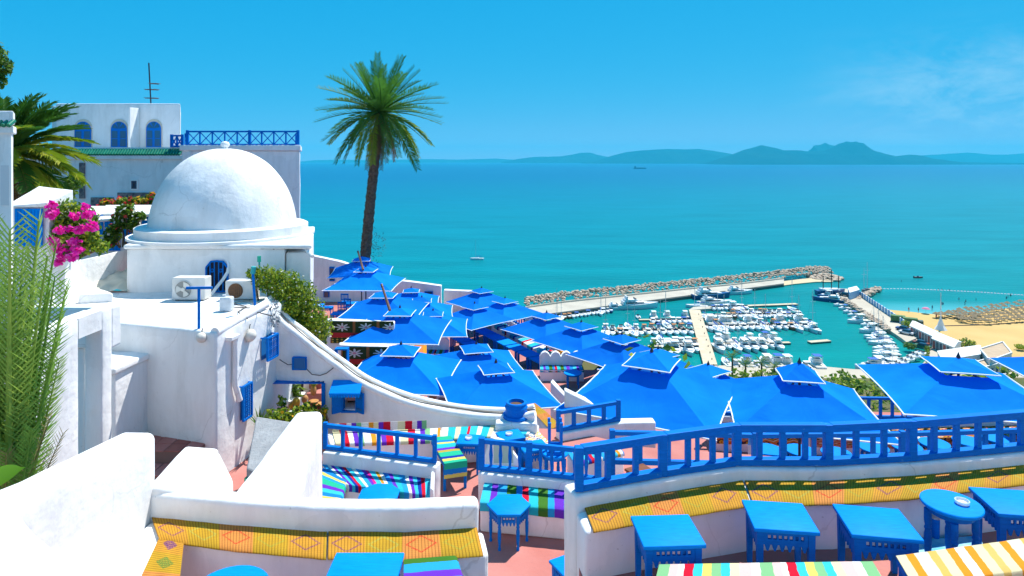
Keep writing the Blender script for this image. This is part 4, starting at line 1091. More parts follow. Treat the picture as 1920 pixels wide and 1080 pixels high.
MB().box(X(926, ya), X(962, ya), ya - .012, ya - .003, Z(4.42), Z(4.16)).build('panel', mat('pale_green_panel', (0.42, 0.48, 0.40), 0.8), t, w=True)
cloth('yellow and teal striped cloth over the seat of the white armchair', [Vector((X(925, ya), ya - .02, Z(4.49))), Vector((X(972, ya), ya - .02, Z(4.49)))], [Vector((X(922, ya), ya - .34, Z(4.49))), Vector((X(975, ya), ya - .34, Z(4.49)))], ST_GREEN, 'striped_cloth', 'cloth', drop=.12)
# round table with a stool standing upside down on it
c = G(1041, 847, 4.22)
inst('rt', build_round_table, (c.x, c.y, Z(FM)), 0.4, 'round blue table carrying an upturned stool', sc=(.85, .85, .95))
t = thing('stool', 'blue stool standing upside down on a round table', 'stool', (c.x, c.y, Z(FM) + .533))
MB().box(-.12, .12, -.12, .12, 0, .03).build('seat', BLUE, t, bevel=.005)
for sx in (-1, 1):
    for sy in (-1, 1): 
        o = leg_mb(.42, .02).build('leg', BLUE, t); o.location = (sx * .085, sy * .085, .031)
for sy in (-1, 1): MB().box(-.085, .085, sy * .085 - .008, sy * .085 + .008, .05, .10).build('apron', BLUE, t)

# long bench at the foot of the curved wall
bk3 = [xy(G(a, b, 4.36)) for a, b in ((612, 813), (800, 806), (1012, 795))]
fr3 = [xy(G(a, b, 4.36)) for a, b in ((618, 834), (800, 827), (1000, 815))]
wall('long white seat at the foot of the curved wall, under striped blankets', fr3 + bk3[::-1], FM, 4.36, 'bench', 'masonry_bench')
a, b = run(bk3, fr3, .03, .56)
cloth('white, red and purple striped blanket at the foot of the curved wall', lift(a, 4.355), lift(b, 4.355), ST_WARM, drop=.05, sub=14)
a, b = run(bk3, fr3, .565, .98)
cloth('teal and white striped blanket at the end of the curved wall', lift(a, 4.353), lift(b, 4.353), ST_TEAL, drop=.05, sub=14)
cloth('striped backcloth hung above the white and red blanket', lift([p for p in a[:0]] + off(run(bk3, fr3, .03, .5)[0], -.012), 4.22), lift(off(run(bk3, fr3, .03, .5)[0], -.03), 4.345), ST_WARM, 'striped_backcloth', 'blanket', sub=10, nv=3)
side = [G(1000, 800, 4.4), G(1040, 842, 4.4)]; side2 = [G(978, 818, 4.4), G(1018, 856, 4.4)]
wall('short white side seat carrying a pale flowered rug', [xy(side[0]), xy(side[1]), xy(side2[1]), xy(side2[0])], FM, 4.41, 'bench', 'masonry_bench')
cloth('pale rug with orange and red motifs beside the upturned stool', [side[0], side[1]], [side2[0], side2[1]], KIL_PALE, 'pale_rug', 'rug', drop=.06)

# parapet and railing beyond, over the lower terrace
pp = [G(1052, 818, 4.66), G(1165, 797, 4.66), G(1230, 796, 4.66)]
pl = [xy(p) for p in pp]
wall('white parapet with the far blue railing beside the steps to the lower terrace', pl + off(pl, .22)[::-1], 8.2, 4.62, 'wall', 'parapet_wall')
railing('far blue railing beyond the upturned stool', lift(off(pl[:2], .1), 4.615), .35, spacing=.3, post=.08, bal=.06, rail=(.07, .06), low=(.08, .06))
sb = [G(1062, 846, 4.42), G(1150, 828, 4.42)]; sf = [G(1078, 872, 4.42), G(1170, 850, 4.42)]
wall('white seat below the far blue railing', [xy(sf[0]), xy(sf[1]), xy(sb[1]), xy(sb[0])], FM, 4.43, 'bench', 'masonry_bench')
cloth('teal, purple and red striped blanket with a fringe below the far railing', sb, sf, ST_MULTI, drop=.04)
# second railing seen through the long one
p2 = [Vector((X(1150, 9.2), 9.2, Z(4.62))), Vector((X(1420, 9.1), 9.1, Z(4.62))), Vector((X(1700, 9.15), 9.15, Z(4.62))), Vector((X(1960, 9.3), 9.3, Z(4.62)))]
wall('white kerb wall under the second blue railing of the middle terrace', [xy(p) for p in p2] + off([xy(p) for p in p2], .2)[::-1], 7.2, 4.63, 'wall', 'kerb_wall')
railing('second blue railing, seen through the bars of the long one', [p + Vector((0, .1, -.012)) for p in p2], .70, spacing=.42, post=.08, bal=.055, rail=(.07, .06), low=(.07, .07), gap=.22)
q = G(1225, 880, 4.75)
tag(wall('', [(X(1215, 8.5), 8.4), (X(1290, 8.5), 8.4), (X(1290, 8.7), 8.9), (X(1215, 8.7), 8.9)], FM, 4.4, name='planter_box', bevel=.03), 'white block behind the long railing, beside the wooden chest', 'block')
t = thing('wooden_chest', 'brown wooden chest behind the long railing post', 'chest', (X(1195, 9.0), 8.85, Z(FM)))
MB().obox((0, 0, .22), (.3, .22, .44), .5).build('body', mat('brown_wood', (0.20, 0.06, 0.02), .6, .3, color2=(.12, .035, .015), noise_scale=12, stretch=(1, 1, 6)), t, bevel=.01)
MB().obox((0, 0, .455), (.33, .25, .03), .5).build('lid', MAT['brown_wood'], t, bevel=.006)
# ---------------------------------------------------------------- curved wall with the stall doorway and the shuttered window
cw = thing('curved_wall', 'white wall sweeping down in a long curve above the striped bench, doorway at its tall end', 'wall', (X(760, 10.6), 10.7, Z(4.8)))
prof = [(496, 560), (525, 603), (560, 631), (600, 664), (640, 693), (680, 721), (740, 748), (800, 766), (870, 779), (940, 784), (975, 783), (1003, 777)]
def cwy(px): return lerp(11.2, 10.35, (px - 495) / 505)
smp = catmull(prof, 44)
smp[0] = (496, 560)
def cwpt(px, py, back=0.0): return P(px, py, cwy(px)) + Vector((0, back, 0))
def topy(px): return ramp_at([(a, b) for a, b in smp], px)
xs_ = sorted(set([496, 512, 608, 643, 668] + [a for a, b in smp if not any(abs(a - q) < 4 for q in (496, 512, 608, 643, 668))]))
xs_[0] = 496
TH = 0.34
def piece(mb, x0, x1, t0, t1, b0, b1):
    """wall panel between two photo columns, from top rows t to bottom rows b (given as heights z)"""
    A, B_ = P(x0, 700, cwy(x0)), P(x1, 700, cwy(x1))
    vs = []
    for q, zt, zb in ((A, t0, b0), (B_, t1, b1)):
        for dy in (0, TH): vs += [(q.x, q.y + dy, zb), (q.x, q.y + dy, zt)]
    mb.add(vs, [(0, 4, 5, 1), (2, 3, 7, 6), (1, 5, 7, 3), (0, 2, 6, 4), (0, 1, 3, 2), (4, 6, 7, 5)])
mb = MB(); zf = Z(4.95)
for x0, x1 in zip(xs_, xs_[1:]):
    za, zb = P(x0, topy(x0), cwy(x0)).z, P(x1, topy(x1), cwy(x1)).z
    if x0 >= 512 and x1 <= 608: piece(mb, x0, x1, za, zb, P(x0, 716, cwy(x0)).z, P(x1, 714, cwy(x1)).z)
    elif x0 >= 643 and x1 <= 668:
        piece(mb, x0, x1, za, zb, P(x0, 733, cwy(x0)).z, P(x1, 733, cwy(x1)).z); piece(mb, x0, x1, P(x0, 767, cwy(x0)).z, P(x1, 767, cwy(x1)).z, zf, zf)
    else: piece(mb, x0, x1, za, zb, zf, zf)
mb.build('masonry', WHITE, cw, w=True)
# coping along the curve: two rounded rolls with a cable between
for dy, r, nm, m_ in ((0.02, 0.055, 'coping', WHITE), (0.30, 0.06, 'coping', WHITE)):
    MB().tube([cwpt(a, b, dy) + Vector((0, 0, .0)) for a, b in smp[2:]], r, n=10).build(nm, m_, cw, w=True, smooth=60)
MB().tube([cwpt(a, b, .15 + .03 * sin(i * .7)) + Vector((0, 0, .03)) for i, (a, b) in enumerate(smp[2:])], .012, n=6).build('cable', mat('grey_cable', (.08, .08, .08), .6), cw, w=True)
MB().tube([cwpt(a, b, .20 + .02 * sin(i * .5)) + Vector((0, 0, .03)) for i, (a, b) in enumerate(smp[2:])], .010, n=6).build('cable', mat('beige_cable', (.4, .35, .28), .6), cw, w=True)
# end plinth with the blue urn
e = P(968, 784, 10.5)
MB().box(e.x - .34, e.x + .34, 10.25, 10.8, Z(4.9), e.z + .02).build('end_pier', WHITE, cw, w=True, bevel=.04, lump=.008)
t = thing('urn', 'squat blue glazed urn on the low end of the curved wall', 'urn', (e.x, 10.5, e.z + .022))
MB().lathe([(.22, 0), (.235, .02), (.22, .05), (.185, .06), (.175, .13), (.19, .17), (.165, .22), (.175, .235), (.165, .25), (.13, .25), (.12, .2), (0, .18)], n=24).build('body', BLUE, t, smooth=40)
MB().lathe([(.118, .20), (.0, .215)], n=20).build('soil', mat('soil', (.12, .07, .04), 1), t)
# blue door frame of the stall
fy = lambda px: cwy(px) - .02
df = thing('stall_doorway', 'blue framed doorway of the fruit stall in the curved wall', 'doorway', P(560, 806, 11.05))
def post_box(mb, x0, y0, x1, y1, th=.07):
    A, B_ = P(x0, y0, fy(x0)), P(x1, y1, fy(x1))
    mb.box(min(A.x, B_.x), max(A.x, B_.x), min(A.y, B_.y) - .02, max(A.y, B_.y) + th, min(A.z, B_.z), max(A.z, B_.z)); return mb
post_box(MB(), 511, 720, 517, 812).build('jamb', BLUE, df, w=True)
post_box(MB(), 603.5, 719, 609.5, 812).build('jamb', BLUE, df, w=True)
post_box(MB(), 511, 713, 609.5, 719).build('lintel', BLUE, df, w=True)
# small blue meter box and the shuttered hatch
b = thing('meter_box', 'blue metal meter box with a cable high on the curved wall', 'meter box', P(562, 695, 10.98))
post_box(MB(), 549, 668, 575, 694, .01).build('case', BLUE, b, w=True, bevel=.012)
A, B_ = P(552, 672, 10.96), P(572, 691, 10.96); MB().box(A.x, B_.x, A.y - .012, A.y, B_.z, A.z).build('lid', mat('box_lid', (.01, .11, .30), .4), b, w=True)
MB().tube([P(575, 692, 11.0), P(585, 702, 11.0), P(600, 704, 10.99), P(612, 700, 10.97), P(625, 690, 10.95)], .008, n=5).build('cable', MAT['grey_cable'], b, w=True)
MB().tube([P(549, 683, 11.05), P(540, 684, 11.06), P(530, 678, 11.08), P(524, 674, 11.1)], .007, n=5).build('cable', MAT['grey_cable'], b, w=True)
h = thing('shuttered_hatch', 'small window with open blue shutters under a blue awning', 'window', P(655, 770, 10.9))
yh = cwy(655)
A, B_ = P(625, 712, yh), P(680, 728, yh)
MB().add([(A.x, yh - .01, A.z), (B_.x, yh - .01, A.z), (B_.x + .01, yh - .24, B_.z), (A.x - .01, yh - .24, B_.z), (A.x, yh - .01, A.z - .03), (B_.x, yh - .01, A.z - .03), (B_.x + .01, yh - .24, B_.z - .03), (A.x - .01, yh - .24, B_.z - .03)],
         [(0, 3, 2, 1), (4, 5, 6, 7), (0, 1, 5, 4), (1, 2, 6, 5), (2, 3, 7, 6), (3, 0, 4, 7)]).build('awning', TABLEBLUE, h, w=True)
for i in range(11):
    x = lerp(A.x - .005, B_.x + .005, (i + .5) / 11)
    MB().lathe([(.0, -.045), (.016, -.04), (.022, -.02), (.022, 0)], (x, yh - .235, B_.z - .031), n=8).build('scallop', TABLEBLUE, h, w=True)
A, B_ = P(641, 731, yh), P(670, 769, yh)
for x in (A.x, B_.x - .03): MB().box(x, x + .03, yh - .03, yh + .1, B_.z, A.z).build('frame', BLUE, h, w=True)
MB().box(A.x, B_.x, yh - .05, yh + .1, B_.z - .03, B_.z).build('sill', BLUE, h, w=True)
MB().box(A.x, B_.x, yh + TH - .02, yh + TH + .03, B_.z, A.z).build('backboard', DARK, h, w=True)
MB().box(lerp(A.x, B_.x, .12), lerp(A.x, B_.x, .72), yh + .2, yh + .24, lerp(B_.z, A.z, .25), lerp(B_.z, A.z, .75)).build('card', mat('pink_card', (.55, .28, .26), .8), h, w=True)
for sx, hx in ((-1, A.x), (1, B_.x)):
    sh = MB().box(0, .165, -.015, .015, 0, .35).build('shutter', BLUE, h)
    sh.location = Vector((hx, yh - .035, B_.z - .02)) - h.location; sh.rotation_euler = (0, 0, radians(-146) if sx < 0 else radians(-34))
    for k in (0.05, .25): 
        bb = MB().box(.01, .14, -.022, -.0155, k, k + .035).build('batten', MAT['box_lid'], sh)

# fruit stall behind the doorway
st = thing('fruit_stall', 'shallow stall behind the doorway with white walls and terracotta shelf', 'stall', P(560, 806, 11.9))
MB().box(X(505, 12.6), X(618, 12.6), 12.6, 12.7, Z(4.9), Z(4.12)).build('back_wall', WHITE, st, w=True)
MB().box(X(575, 12.2), X(612, 12.2), 12.2, 12.5, Z(4.9), Z(4.45)).build('shelf', TERRA, st, w=True)
MB().box(X(578, 12.4), X(600, 12.4), 12.45, 12.58, Z(4.45), Z(4.0)).build('crate', TERRA2, st, w=True)
MB().box(X(512, 11.8), X(560, 11.8), 11.7, 12.2, Z(4.9), Z(4.42)).build('counter', WHITE, st, w=True)
for i in range(4): 
    x = X(517 + i * 4.5, 11.6); MB().tube([(x, 11.58, Z(4.6)), (x + .01, 11.59, Z(4.2)), (x, 11.58, Z(4.15))], .016, n=6).build('blue_pole' if i % 2 else 'pale_pole', BLUE if i % 2 else mat('pale_blue', (.45, .62, .72), .7), st, w=True)
def melon(px, py, r, m_, label, k):
    p = P(px, py, 11.62)
    t = thing('melon', label, 'melon', (p.x, p.y, p.z - r))
    MB().lathe([(r * sin(a), r * 1.25 * (1 - cos(a))) for a in [pi * i / 10 for i in range(11)]], n=14).build('rind', m_, t, smooth=179)
    MB().tube([(0, 0, r * 2.48), (.005, 0, r * 2.48 + .03)], .006, n=5).build('stalk', BARK, t)
MELY = mat('yellow_melon', (.55, .36, .03), .5, color2=(.42, .30, .02), noise_scale=14); MELO = mat('orange_gourd', (.5, .25, .08), .5, color2=(.36, .16, .04), noise_scale=14)
melon(555, 757, .075, MELY, 'big yellow melon in the stall doorway', 0); melon(546, 762, .045, MELY, 'small yellow melon left of the big one', 1); melon(572, 750, .06, MELO, 'orange brown gourd right of the big melon', 2)
p = P(575, 742, 11.7)
t = thing('pineapple', 'pineapple standing on the stall shelf', 'pineapple', (p.x, p.y + .4, Z(4.45)))
MB().lathe([(.02, 0), (.05, .03), (.06, .09), (.05, .16), (.02, .19)], n=14).build('fruit', MELO, t, smooth=60)
mb = MB(); leaves(mb, 30, blob((0, 0, .25), (.06, .06, .08)), .13, 5, 0, 1.5, .25); mb.build('leaf_tuft', LEAFY, t)
for k, (px, py) in enumerate(((588, 755), (599, 760), (592, 766))):
    p = P(px, py, 11.66)
    t = thing('basket', ('woven straw basket under the striped cloth in the stall', 'dark woven basket at the doorway jamb', 'lowest woven basket in the stall doorway')[k], 'basket', (p.x, p.y, p.z - .06))
    MB().lathe([(.05, 0), (.075, .05), (.085, .09), (.075, .09), (.06, .02), (0, .02)], n=14).build('body', (WOOD, mat('dark_wicker', (.09, .05, .03), .8, noise_amt=.6, noise_scale=40), WOOD)[k], t, smooth=50)
    MB().lathe([(.086, .085), (.092, .095), (.08, .1)], n=14).build('rim', MELO, t)
mb = MB(); leaves(mb, 220, blob(P(548, 735, 12.0), (.20, .14, .30), inner=.2), .20, 15, [0, 1], 1.2, .18)
tag(mb.build('potted_fern', [LEAFD, LEAF]), 'tall dark fern standing inside the stall doorway', 'fern')
tag(MB().box(X(534, 12.3), X(566, 12.3), 12.3, 12.4, Z(4.9), Z(4.15)).build('dark_backdrop', mat('dark_backdrop', (.07, .05, .035), .9, noise_amt=.5, noise_scale=8)), 'dark backdrop board behind the fern, added to darken the stall interior', 'screen')  # backdrop board puts the dark of the stall interior into its colour
# plants before the doorway
def bush(label, spots, n, size, mats, name='flowering_bush', cat='bush', seed=1, flower=None, fl_n=60, fl_size=.05, stem=True, group=None, up=.3):
    c0 = spots[0][0]
    zb = min(s[0][2] - s[1][2] for s in spots)
    t = thing(name, label, cat, (c0[0], c0[1], zb))
    mb = MB()
    tot = sum(s[1][0] * s[1][1] for s in spots)
    for i, (c, r) in enumerate(spots):
        leaves(mb, int(n * r[0] * r[1] / tot) + 10, blob(c, r, seed=seed + i), size, seed * 31 + i, list(range(len(mats))), up)
    mb.build('foliage', mats, t, w=True)
    if flower:
        mb = MB()
        for i, (c, r) in enumerate(spots): leaves(mb, max(3, int(fl_n * r[0] * r[1] / tot)), blob(c, (r[0] * 1.04, r[1] * 1.04, r[2] * 1.04), seed=seed + i, inner=.92), fl_size, seed * 77 + i, list(range(len(flower))), .2, .9)
        mb.build('flower', flower, t, w=True)
    if stem:
        mb = MB()
        for i, (c, r) in enumerate(spots):
            b = Vector((c0[0] + (c[0] - c0[0]) * .4, c0[1] + (c[1] - c0[1]) * .4, zb))
            mb.tube([b, b.lerp(Vector(c), .5) + Vector((.04, .02, 0)), Vector(c)], [.03, .022, .01], n=5)
        mb.build('stem', BARK, t, w=True)
    return t
def sp(px, py, Y, rx, rz, ry=None): 
    p = P(px, py, Y); s = Y / F
    return ((p.x, p.y, p.z), (rx * s, (ry or rx) * s, rz * s))
bush('yellow green bush with yellow flowers crowding the stall doorway', [sp(545, 790, 10.6, 32, 26), sp(575, 782, 10.7, 26, 26), sp(515, 790, 10.5, 22, 20), sp(594, 800, 10.5, 16, 24), sp(528, 762, 10.8, 9, 22)], 2300, .085, [LEAF, LEAFY, LEAFY, LEAFD], seed=4, flower=[YELF, YELF, WHITEF], fl_n=70, fl_size=.06)
bush('single orange flower plant against the blue door jamb', [sp(609, 770, 10.7, 7, 9), sp(607, 790, 10.7, 6, 14)], 90, .06, [LEAFY, LEAF], 'flower_plant', 'plant', 9, flower=[YELF], fl_n=26, fl_size=.06)
def spiky(label, base, n, L, m_, seed, name='spiky_plant', spread=1.0, w=.05):
    t = thing(name, label, 'plant', base); rnd = random.Random(seed)
    for i in range(n):
        a = rnd.uniform(0, 2 * pi); tilt = rnd.uniform(.15, 1.0) * spread
        mb = MB(); l = L * rnd.uniform(.7, 1.1); pts = []
        for k in range(5):
            u = k / 4; r = l * u * sin(tilt * (.5 + .5 * u)); z = l * u * cos(tilt * (.5 + .5 * u)); pts.append(Vector((cos(a) * r, sin(a) * r, z)))
        tg = Vector((-sin(a), cos(a), 0)) * w
        vs = []
        for k, p in enumerate(pts): 
            ww = (1 - (k / 4) ** 2) * .9 + .05; vs += [p - tg * ww, p + tg * ww]
        mb.add(vs, [(2 * k, 2 * k + 1, 2 * k + 3, 2 * k + 2) for k in range(4)])
        mb.build('leaf', m_, t)
    return t
spiky('spiky agave between the grey box and the flowering bush', P(487, 806, 10.2), 16, .38, LEAFD, 3, w=.02)
g0 = [P(466, 880, 8.6), P(540, 800, 9.2)]
tag(MB().prism([(X(462, 8.4), 8.4), (X(500, 8.5), 8.25), (X(548, 9.3), 9.25), (X(478, 9.4), 9.45)], Z(4.75), [Z(4.05), Z(4.05), Z(3.78), Z(3.78)]).build('grey_box', mat('grey_cement', (.36, .37, .38), .9, .1, color2=(.28, .29, .30), noise_scale=7, bump=.3, bump_scale=30), bevel=.02), 'grey cement box with a sloping lid beside the agave', 'box')
tag(MB().prism([(X(455, 8.3), 8.35), (X(460, 8.3), 8.3), (X(474, 8.4), 8.38), (X(470, 8.5), 8.45)], Z(4.75), Z(4.15)).build('green_board', mat('green_board', (.02, .28, .16), .6)), 'green painted board leaning on the grey cement box', 'board')

# ---------------------------------------------------------------- house in front of the dome
RD = 2.53
n1, n2, n3 = G(206, 603, RD), G(405, 622, RD), G(507, 579, RD)
house = thing('white_house', 'low white house with a flat roof terrace and a shaded front, below the dome', 'house', (-5.3, 9.9, Z(4.95)))
hp = [xy(n1), xy(n2), xy(n3), (n3.x + .02, 12.4), (-9.2, 12.4), (-9.2, 10.6), (n1.x - .3, 10.35)]
MB().prism(hp, Z(4.95), Z(RD)).build('wall', WHITE, house, w=True, bevel=.05, seg=3, lump=.012, smooth=55)
# low roof kerb with sloping right corner
MB().tube([n2 + Vector((-.04, .05, -.02)), n2.lerp(n3, .5) + Vector((-.07, 0, .02)), n3 + Vector((-.08, 0, .08))], .07, n=10).build('roof_kerb', WHITE, house, w=True, smooth=60)
def on_side(t, z): 
    p = n2.lerp(n3, t); return Vector((p.x, p.y, z))
d_ = (n3 - n2).normalized(); nr = Vector((d_.y, -d_.x, 0))
def side_panel(t0, t1, za, zb, out0, out1, name, m_):
    A, B_ = on_side(t0, 0), on_side(t1, 0)
    mb = MB().prism([xy(A + nr * out0), xy(A + nr * out1), xy(B_ + nr * out1), xy(B_ + nr * out0)], Z(zb), Z(za)); return mb.build(name, m_, house, w=True)
p_ = on_side(.27, 0)
MB().tube([on_side(.27, Z(2.72)) + nr * .05, on_side(.27, Z(3.45)) + nr * .05, on_side(.34, Z(3.72)) + nr * .06], .045, n=8).build('downpipe', WHITE, house, w=True, smooth=60)
MB().obox(on_side(.22, Z(2.70)) + nr * .05, (.12, .22, .06), atan2(d_.y, d_.x) - pi / 2).build('rain_hopper', WHITE, house, w=True, bevel=.01)
def grille(label, px0, px1, t0, t1, za, zb, out, bars=7, rows=6, bulge=0.0):
    """blue wrought-iron window grille standing off the side wall"""
    A, B_ = on_side(t0, 0) + nr * out, on_side(t1, 0) + nr * out
    g = thing('window_grille', label, 'grille', (A.x, A.y, Z(zb)))
    for q in (A, B_): MB().beam((q.x, q.y, Z(zb)), (q.x, q.y, Z(za)), .03, .03).build('frame_bar', BLUE, g, w=True)
    for z in (za, zb): MB().beam((A.x, A.y, Z(z)), (B_.x, B_.y, Z(z)), .03, .03).build('frame_bar', BLUE, g, w=True)
    for i in range(1, bars):
        q = A.lerp(B_, i / bars); MB().tube([(q.x, q.y, Z(zb)), (q.x, q.y, Z(za))], .010, n=5).build('bar', BLUE, g, w=True)
    for j in range(rows):
        z = lerp(zb, za, (j + .5) / rows)
        for i in range(bars):
            q = A.lerp(B_, (i + .5) / bars); r = (B_ - A).length / bars * .42
            MB().tube([q + Vector((0, 0, 0)) + (B_ - A).normalized() * r * cos(a) + Vector((0, 0, Z(z) + r * sin(a))) for a in [k * pi / 4 for k in range(9)]], .006, n=4, caps=False).build('scroll', BLUE, g, w=True)
    for q in (A, B_): MB().beam((q.x, q.y, Z(za)), (q.x - nr.x * (out + .01), q.y - nr.y * (out + .01), Z(za)), .02, .02).build('bracket', BLUE, g, w=True)
    MB().add([(A.x - nr.x * (out - .012), A.y - nr.y * (out - .012), Z(zb)), (B_.x - nr.x * (out - .012), B_.y - nr.y * (out - .012), Z(zb)), (B_.x - nr.x * (out - .012), B_.y - nr.y * (out - .012), Z(za)), (A.x - nr.x * (out - .012), A.y - nr.y * (out - .012), Z(za))], [(0, 1, 2, 3)]).build('shutter', mat('grille_shutter', (.01, .16, .42), .6), g, w=True)
    return g
grille('blue wrought iron grille low on the sunny house side', 443, 460, .40, .56, 3.55, 4.08, .06, 4, 7)
grille('blue wrought iron balcony grille beside the arch of the house', 488, 522, .80, 1.02, 2.95, 3.32, .12, 7, 3)
def disc_lamp(label, p, nrm, r=.085):
    t = thing('wall_lamp', label, 'lamp', p)
    q = Vector(nrm).to_track_quat('Z', 'Y').to_matrix()
    o = MB().lathe([(r, 0), (r, .02), (r * .92, .05), (r * .6, .085), (0, .10)], n=20).build('shade', mat('lamp_shell', (.66, .62, .55), .6), t, smooth=50); o.rotation_euler = q.to_euler()
    o = MB().lathe([(r * 1.08, -.004), (r * 1.08, .018)], n=20).build('rim', mat('lamp_rim', (.5, .48, .44), .5), t); o.rotation_euler = q.to_euler()
    MB().tube([(0, 0, r * .9), (.0, 0, r * 1.3), (.0, .03, r * 1.7)], .008, n=5).build('wire', MAT['grey_cable'], t)
p = P(379, 632, n2.y + .06); disc_lamp('round bulkhead lamp on the shaded house front', Vector((p.x, n1.lerp(n2, .87).y - .02, p.z)), (0, -1, .15), .075)
disc_lamp('oval bulkhead lamp on the sunny house side', on_side(.55, Z(2.80)) + nr * .03, nr, .10)
# broken plaster and roots at the roof corner
mb = MB(); leaves(mb, 110, blob(n3 + Vector((.05, .05, -.10)), (.10, .12, .26)), .06, 5, [0, 1]); 
tag(mb.build('dry_creeper', [mat('dry_root', (.40, .42, .42), .9), mat('dry_root_dark', (.18, .22, .24), .9)]), 'dry grey creeper clinging to the corner of the house roof', 'creeper')

# things on the roof terrace
def t_post(label, px, py_top, py_bot, d, arm):
    b = G(px, py_bot, d); top = P(px, py_top, b.y)
    t = thing('line_post', label, 'post', b)
    MB().tube([b, top], .022, n=8).build('upright', BLUE, t, w=True)
    MB().beam(top + Vector((-arm, 0, 0)), top + Vector((arm, .02, 0)), .035, .035).build('crossbar', BLUE, t, w=True)
t_post('blue T-shaped washing-line post at the roof edge', 373, 540, 616, RD, .19)
t_post('blue T-shaped post standing behind the palm leaves', 114, 527, 556, RD, .20)
b = G(479, 586, RD)
t = thing('pipe_post', 'leaning blue pipe post wrapped in teal tape beside the shrub', 'post', b)
MB().tube([b, P(474, 512, b.y)], .022, n=8).build('upright', BLUE, t, w=True)
MB().tube([P(474, 513, b.y), P(476, 500, b.y)], .04, n=7).build('tape', mat('teal_tape', (.02, .36, .36), .5), t, w=True)
t = thing('pipe_post', 'thin teal pipe post behind the leaning one', 'post', P(489, 545, 11.9))
MB().tube([P(489, 545, 11.9), P(486, 490, 11.9)], .018, n=8).build('upright', MAT['teal_tape'], t, w=True)
MB().tube([P(486, 491, 11.9), P(486, 480, 11.9)], .035, n=7).build('knob', mat('teal_knob', (.02, .45, .30), .4), t, w=True)
ACW = mat('enamel_white', (.68, .68, .66), .5, .3, color2=(.55, .54, .50), noise_scale=4)
def ac(label, px0, px1, py0, py1, rust, fan):
    b = G((px0 + px1) / 2, py1, RD); s = b.y / F
    w, hh = (px1 - px0) * s, (py1 - py0) * s
    t = thing('air_conditioner', label, 'air conditioner', b)
    MB().box(-w / 2, w / 2, 0, .26, .015, hh).build('case', ACW, t, bevel=.015)
    cx, cz, r = -w * .14, hh * .50, hh * .36
    ring = MB().lathe([(r * 1.06, 0), (r * 1.06, .012), (r, .012), (r, -.002)], n=28).build('fan_ring', mat('rust', (.30, .14, .06), .8, color2=(.18, .08, .04), noise_scale=30) if rust else ACW, t)
    ring.location = (cx, -.002, cz); ring.rotation_euler = (radians(90), 0, 0)
    back = MB().lathe([(r, 0), (r, .003)], n=28).build('fan_well', mat('well', (.28, .28, .26), .7) if not rust else mat('well_dark', (.10, .10, .10), .8), t); back.location = (cx, -.003, cz); back.rotation_euler = (radians(90), 0, 0)
    if fan:
        for k in range(3):
            a = k * 2 * pi / 3 + .5
            mb = MB(); vs = [(0, 0, 0)] + [(r * .9 * cos(a + q * .25), r * .9 * sin(a + q * .25), .004 + .004 * q) for q in range(5)]
            o = mb.add(vs, [(0, i + 1, i + 2) for i in range(4)]).build('fan_blade', mat('fan_blade', (.62, .60, .54), .5), t, thick=.004); o.location = (cx, -.012, cz); o.rotation_euler = (radians(90), 0, 0)
        o = MB().lathe([(r * .26, 0), (r * .24, .015), (0, .02)], n=16).build('fan_hub', MAT['fan_blade'], t); o.location = (cx, -.018, cz); o.rotation_euler = (radians(90), 0, 0)
    else:
        for k in range(-3, 4):
            q = k / 3.6 * r; hw = sqrt(max(0, r * r - q * q))
            MB().box(cx - hw, cx + hw, -.022, -.016, cz + q - .006, cz + q + .006).build('guard_wire', MAT['rust'], t)
            MB().box(cx + q - .006, cx + q + .006, -.030, -.024, cz - hw, cz + hw).build('guard_wire', MAT['rust'], t)
    for sx in (-1, 1): MB().box(sx * w * .36 - .03, sx * w * .36 + .03, .02, .24, 0, .015).build('foot', DARKMETAL, t)
ac('white air conditioner with an open fan on the roof, left of the grated window', 322, 384, 521, 564, False, True)
ac('white air conditioner with a rusty round guard on the roof', 422, 477, 527, 563, True, False)
b = G(421, 585, RD)
t = thing('canister', 'small white plastic canister on the roof edge', 'canister', b)
MB().box(-.10, .10, 0, .16, 0, .24).build('body', mat('scuffed_plastic', (.62, .65, .68), .5, color2=(.5, .53, .56), noise_scale=16), t, bevel=.03)
MB().lathe([(.03, 0), (.03, .03)], (-.04, .08, .241), n=12).build('cap', MAT['scuffed_plastic'], t)
t = thing('flexible_hose', 'white flexible hose rising past the grated window', 'hose', P(400, 552, 12.1))
MB().tube([P(396, 553, 11.9), P(405, 540, 12.0), P(418, 524, 12.15), P(427, 510, 12.2), P(429, 496, 12.25), P(425, 487, 12.28)], .03, n=8).build('tube', TRIM, t, w=True, smooth=60)
MB().tube([P(396, 553, 11.9), P(393, 556, 11.88)], .036, n=8).build('nozzle', ACW, t, w=True)
for k, (pts, r, lb) in enumerate((([(432, 505), (432, 482), (452, 474), (480, 470), (500, 465), (512, 466), (519, 478), (516, 495), (512, 508)], .014, 'black cable looping across the dome base'),
                                  ([(432, 500), (437, 504), (450, 505), (460, 499), (470, 485), (474, 472)], .008, 'thin black cable loop beside the grated window'))):
    tag(MB().tube([P(a, b_, 12.3 - .03) for a, b_ in catmull(pts, 40)], r, n=6).build('cable', MAT['grey_cable'], smooth=60), lb, 'cable')
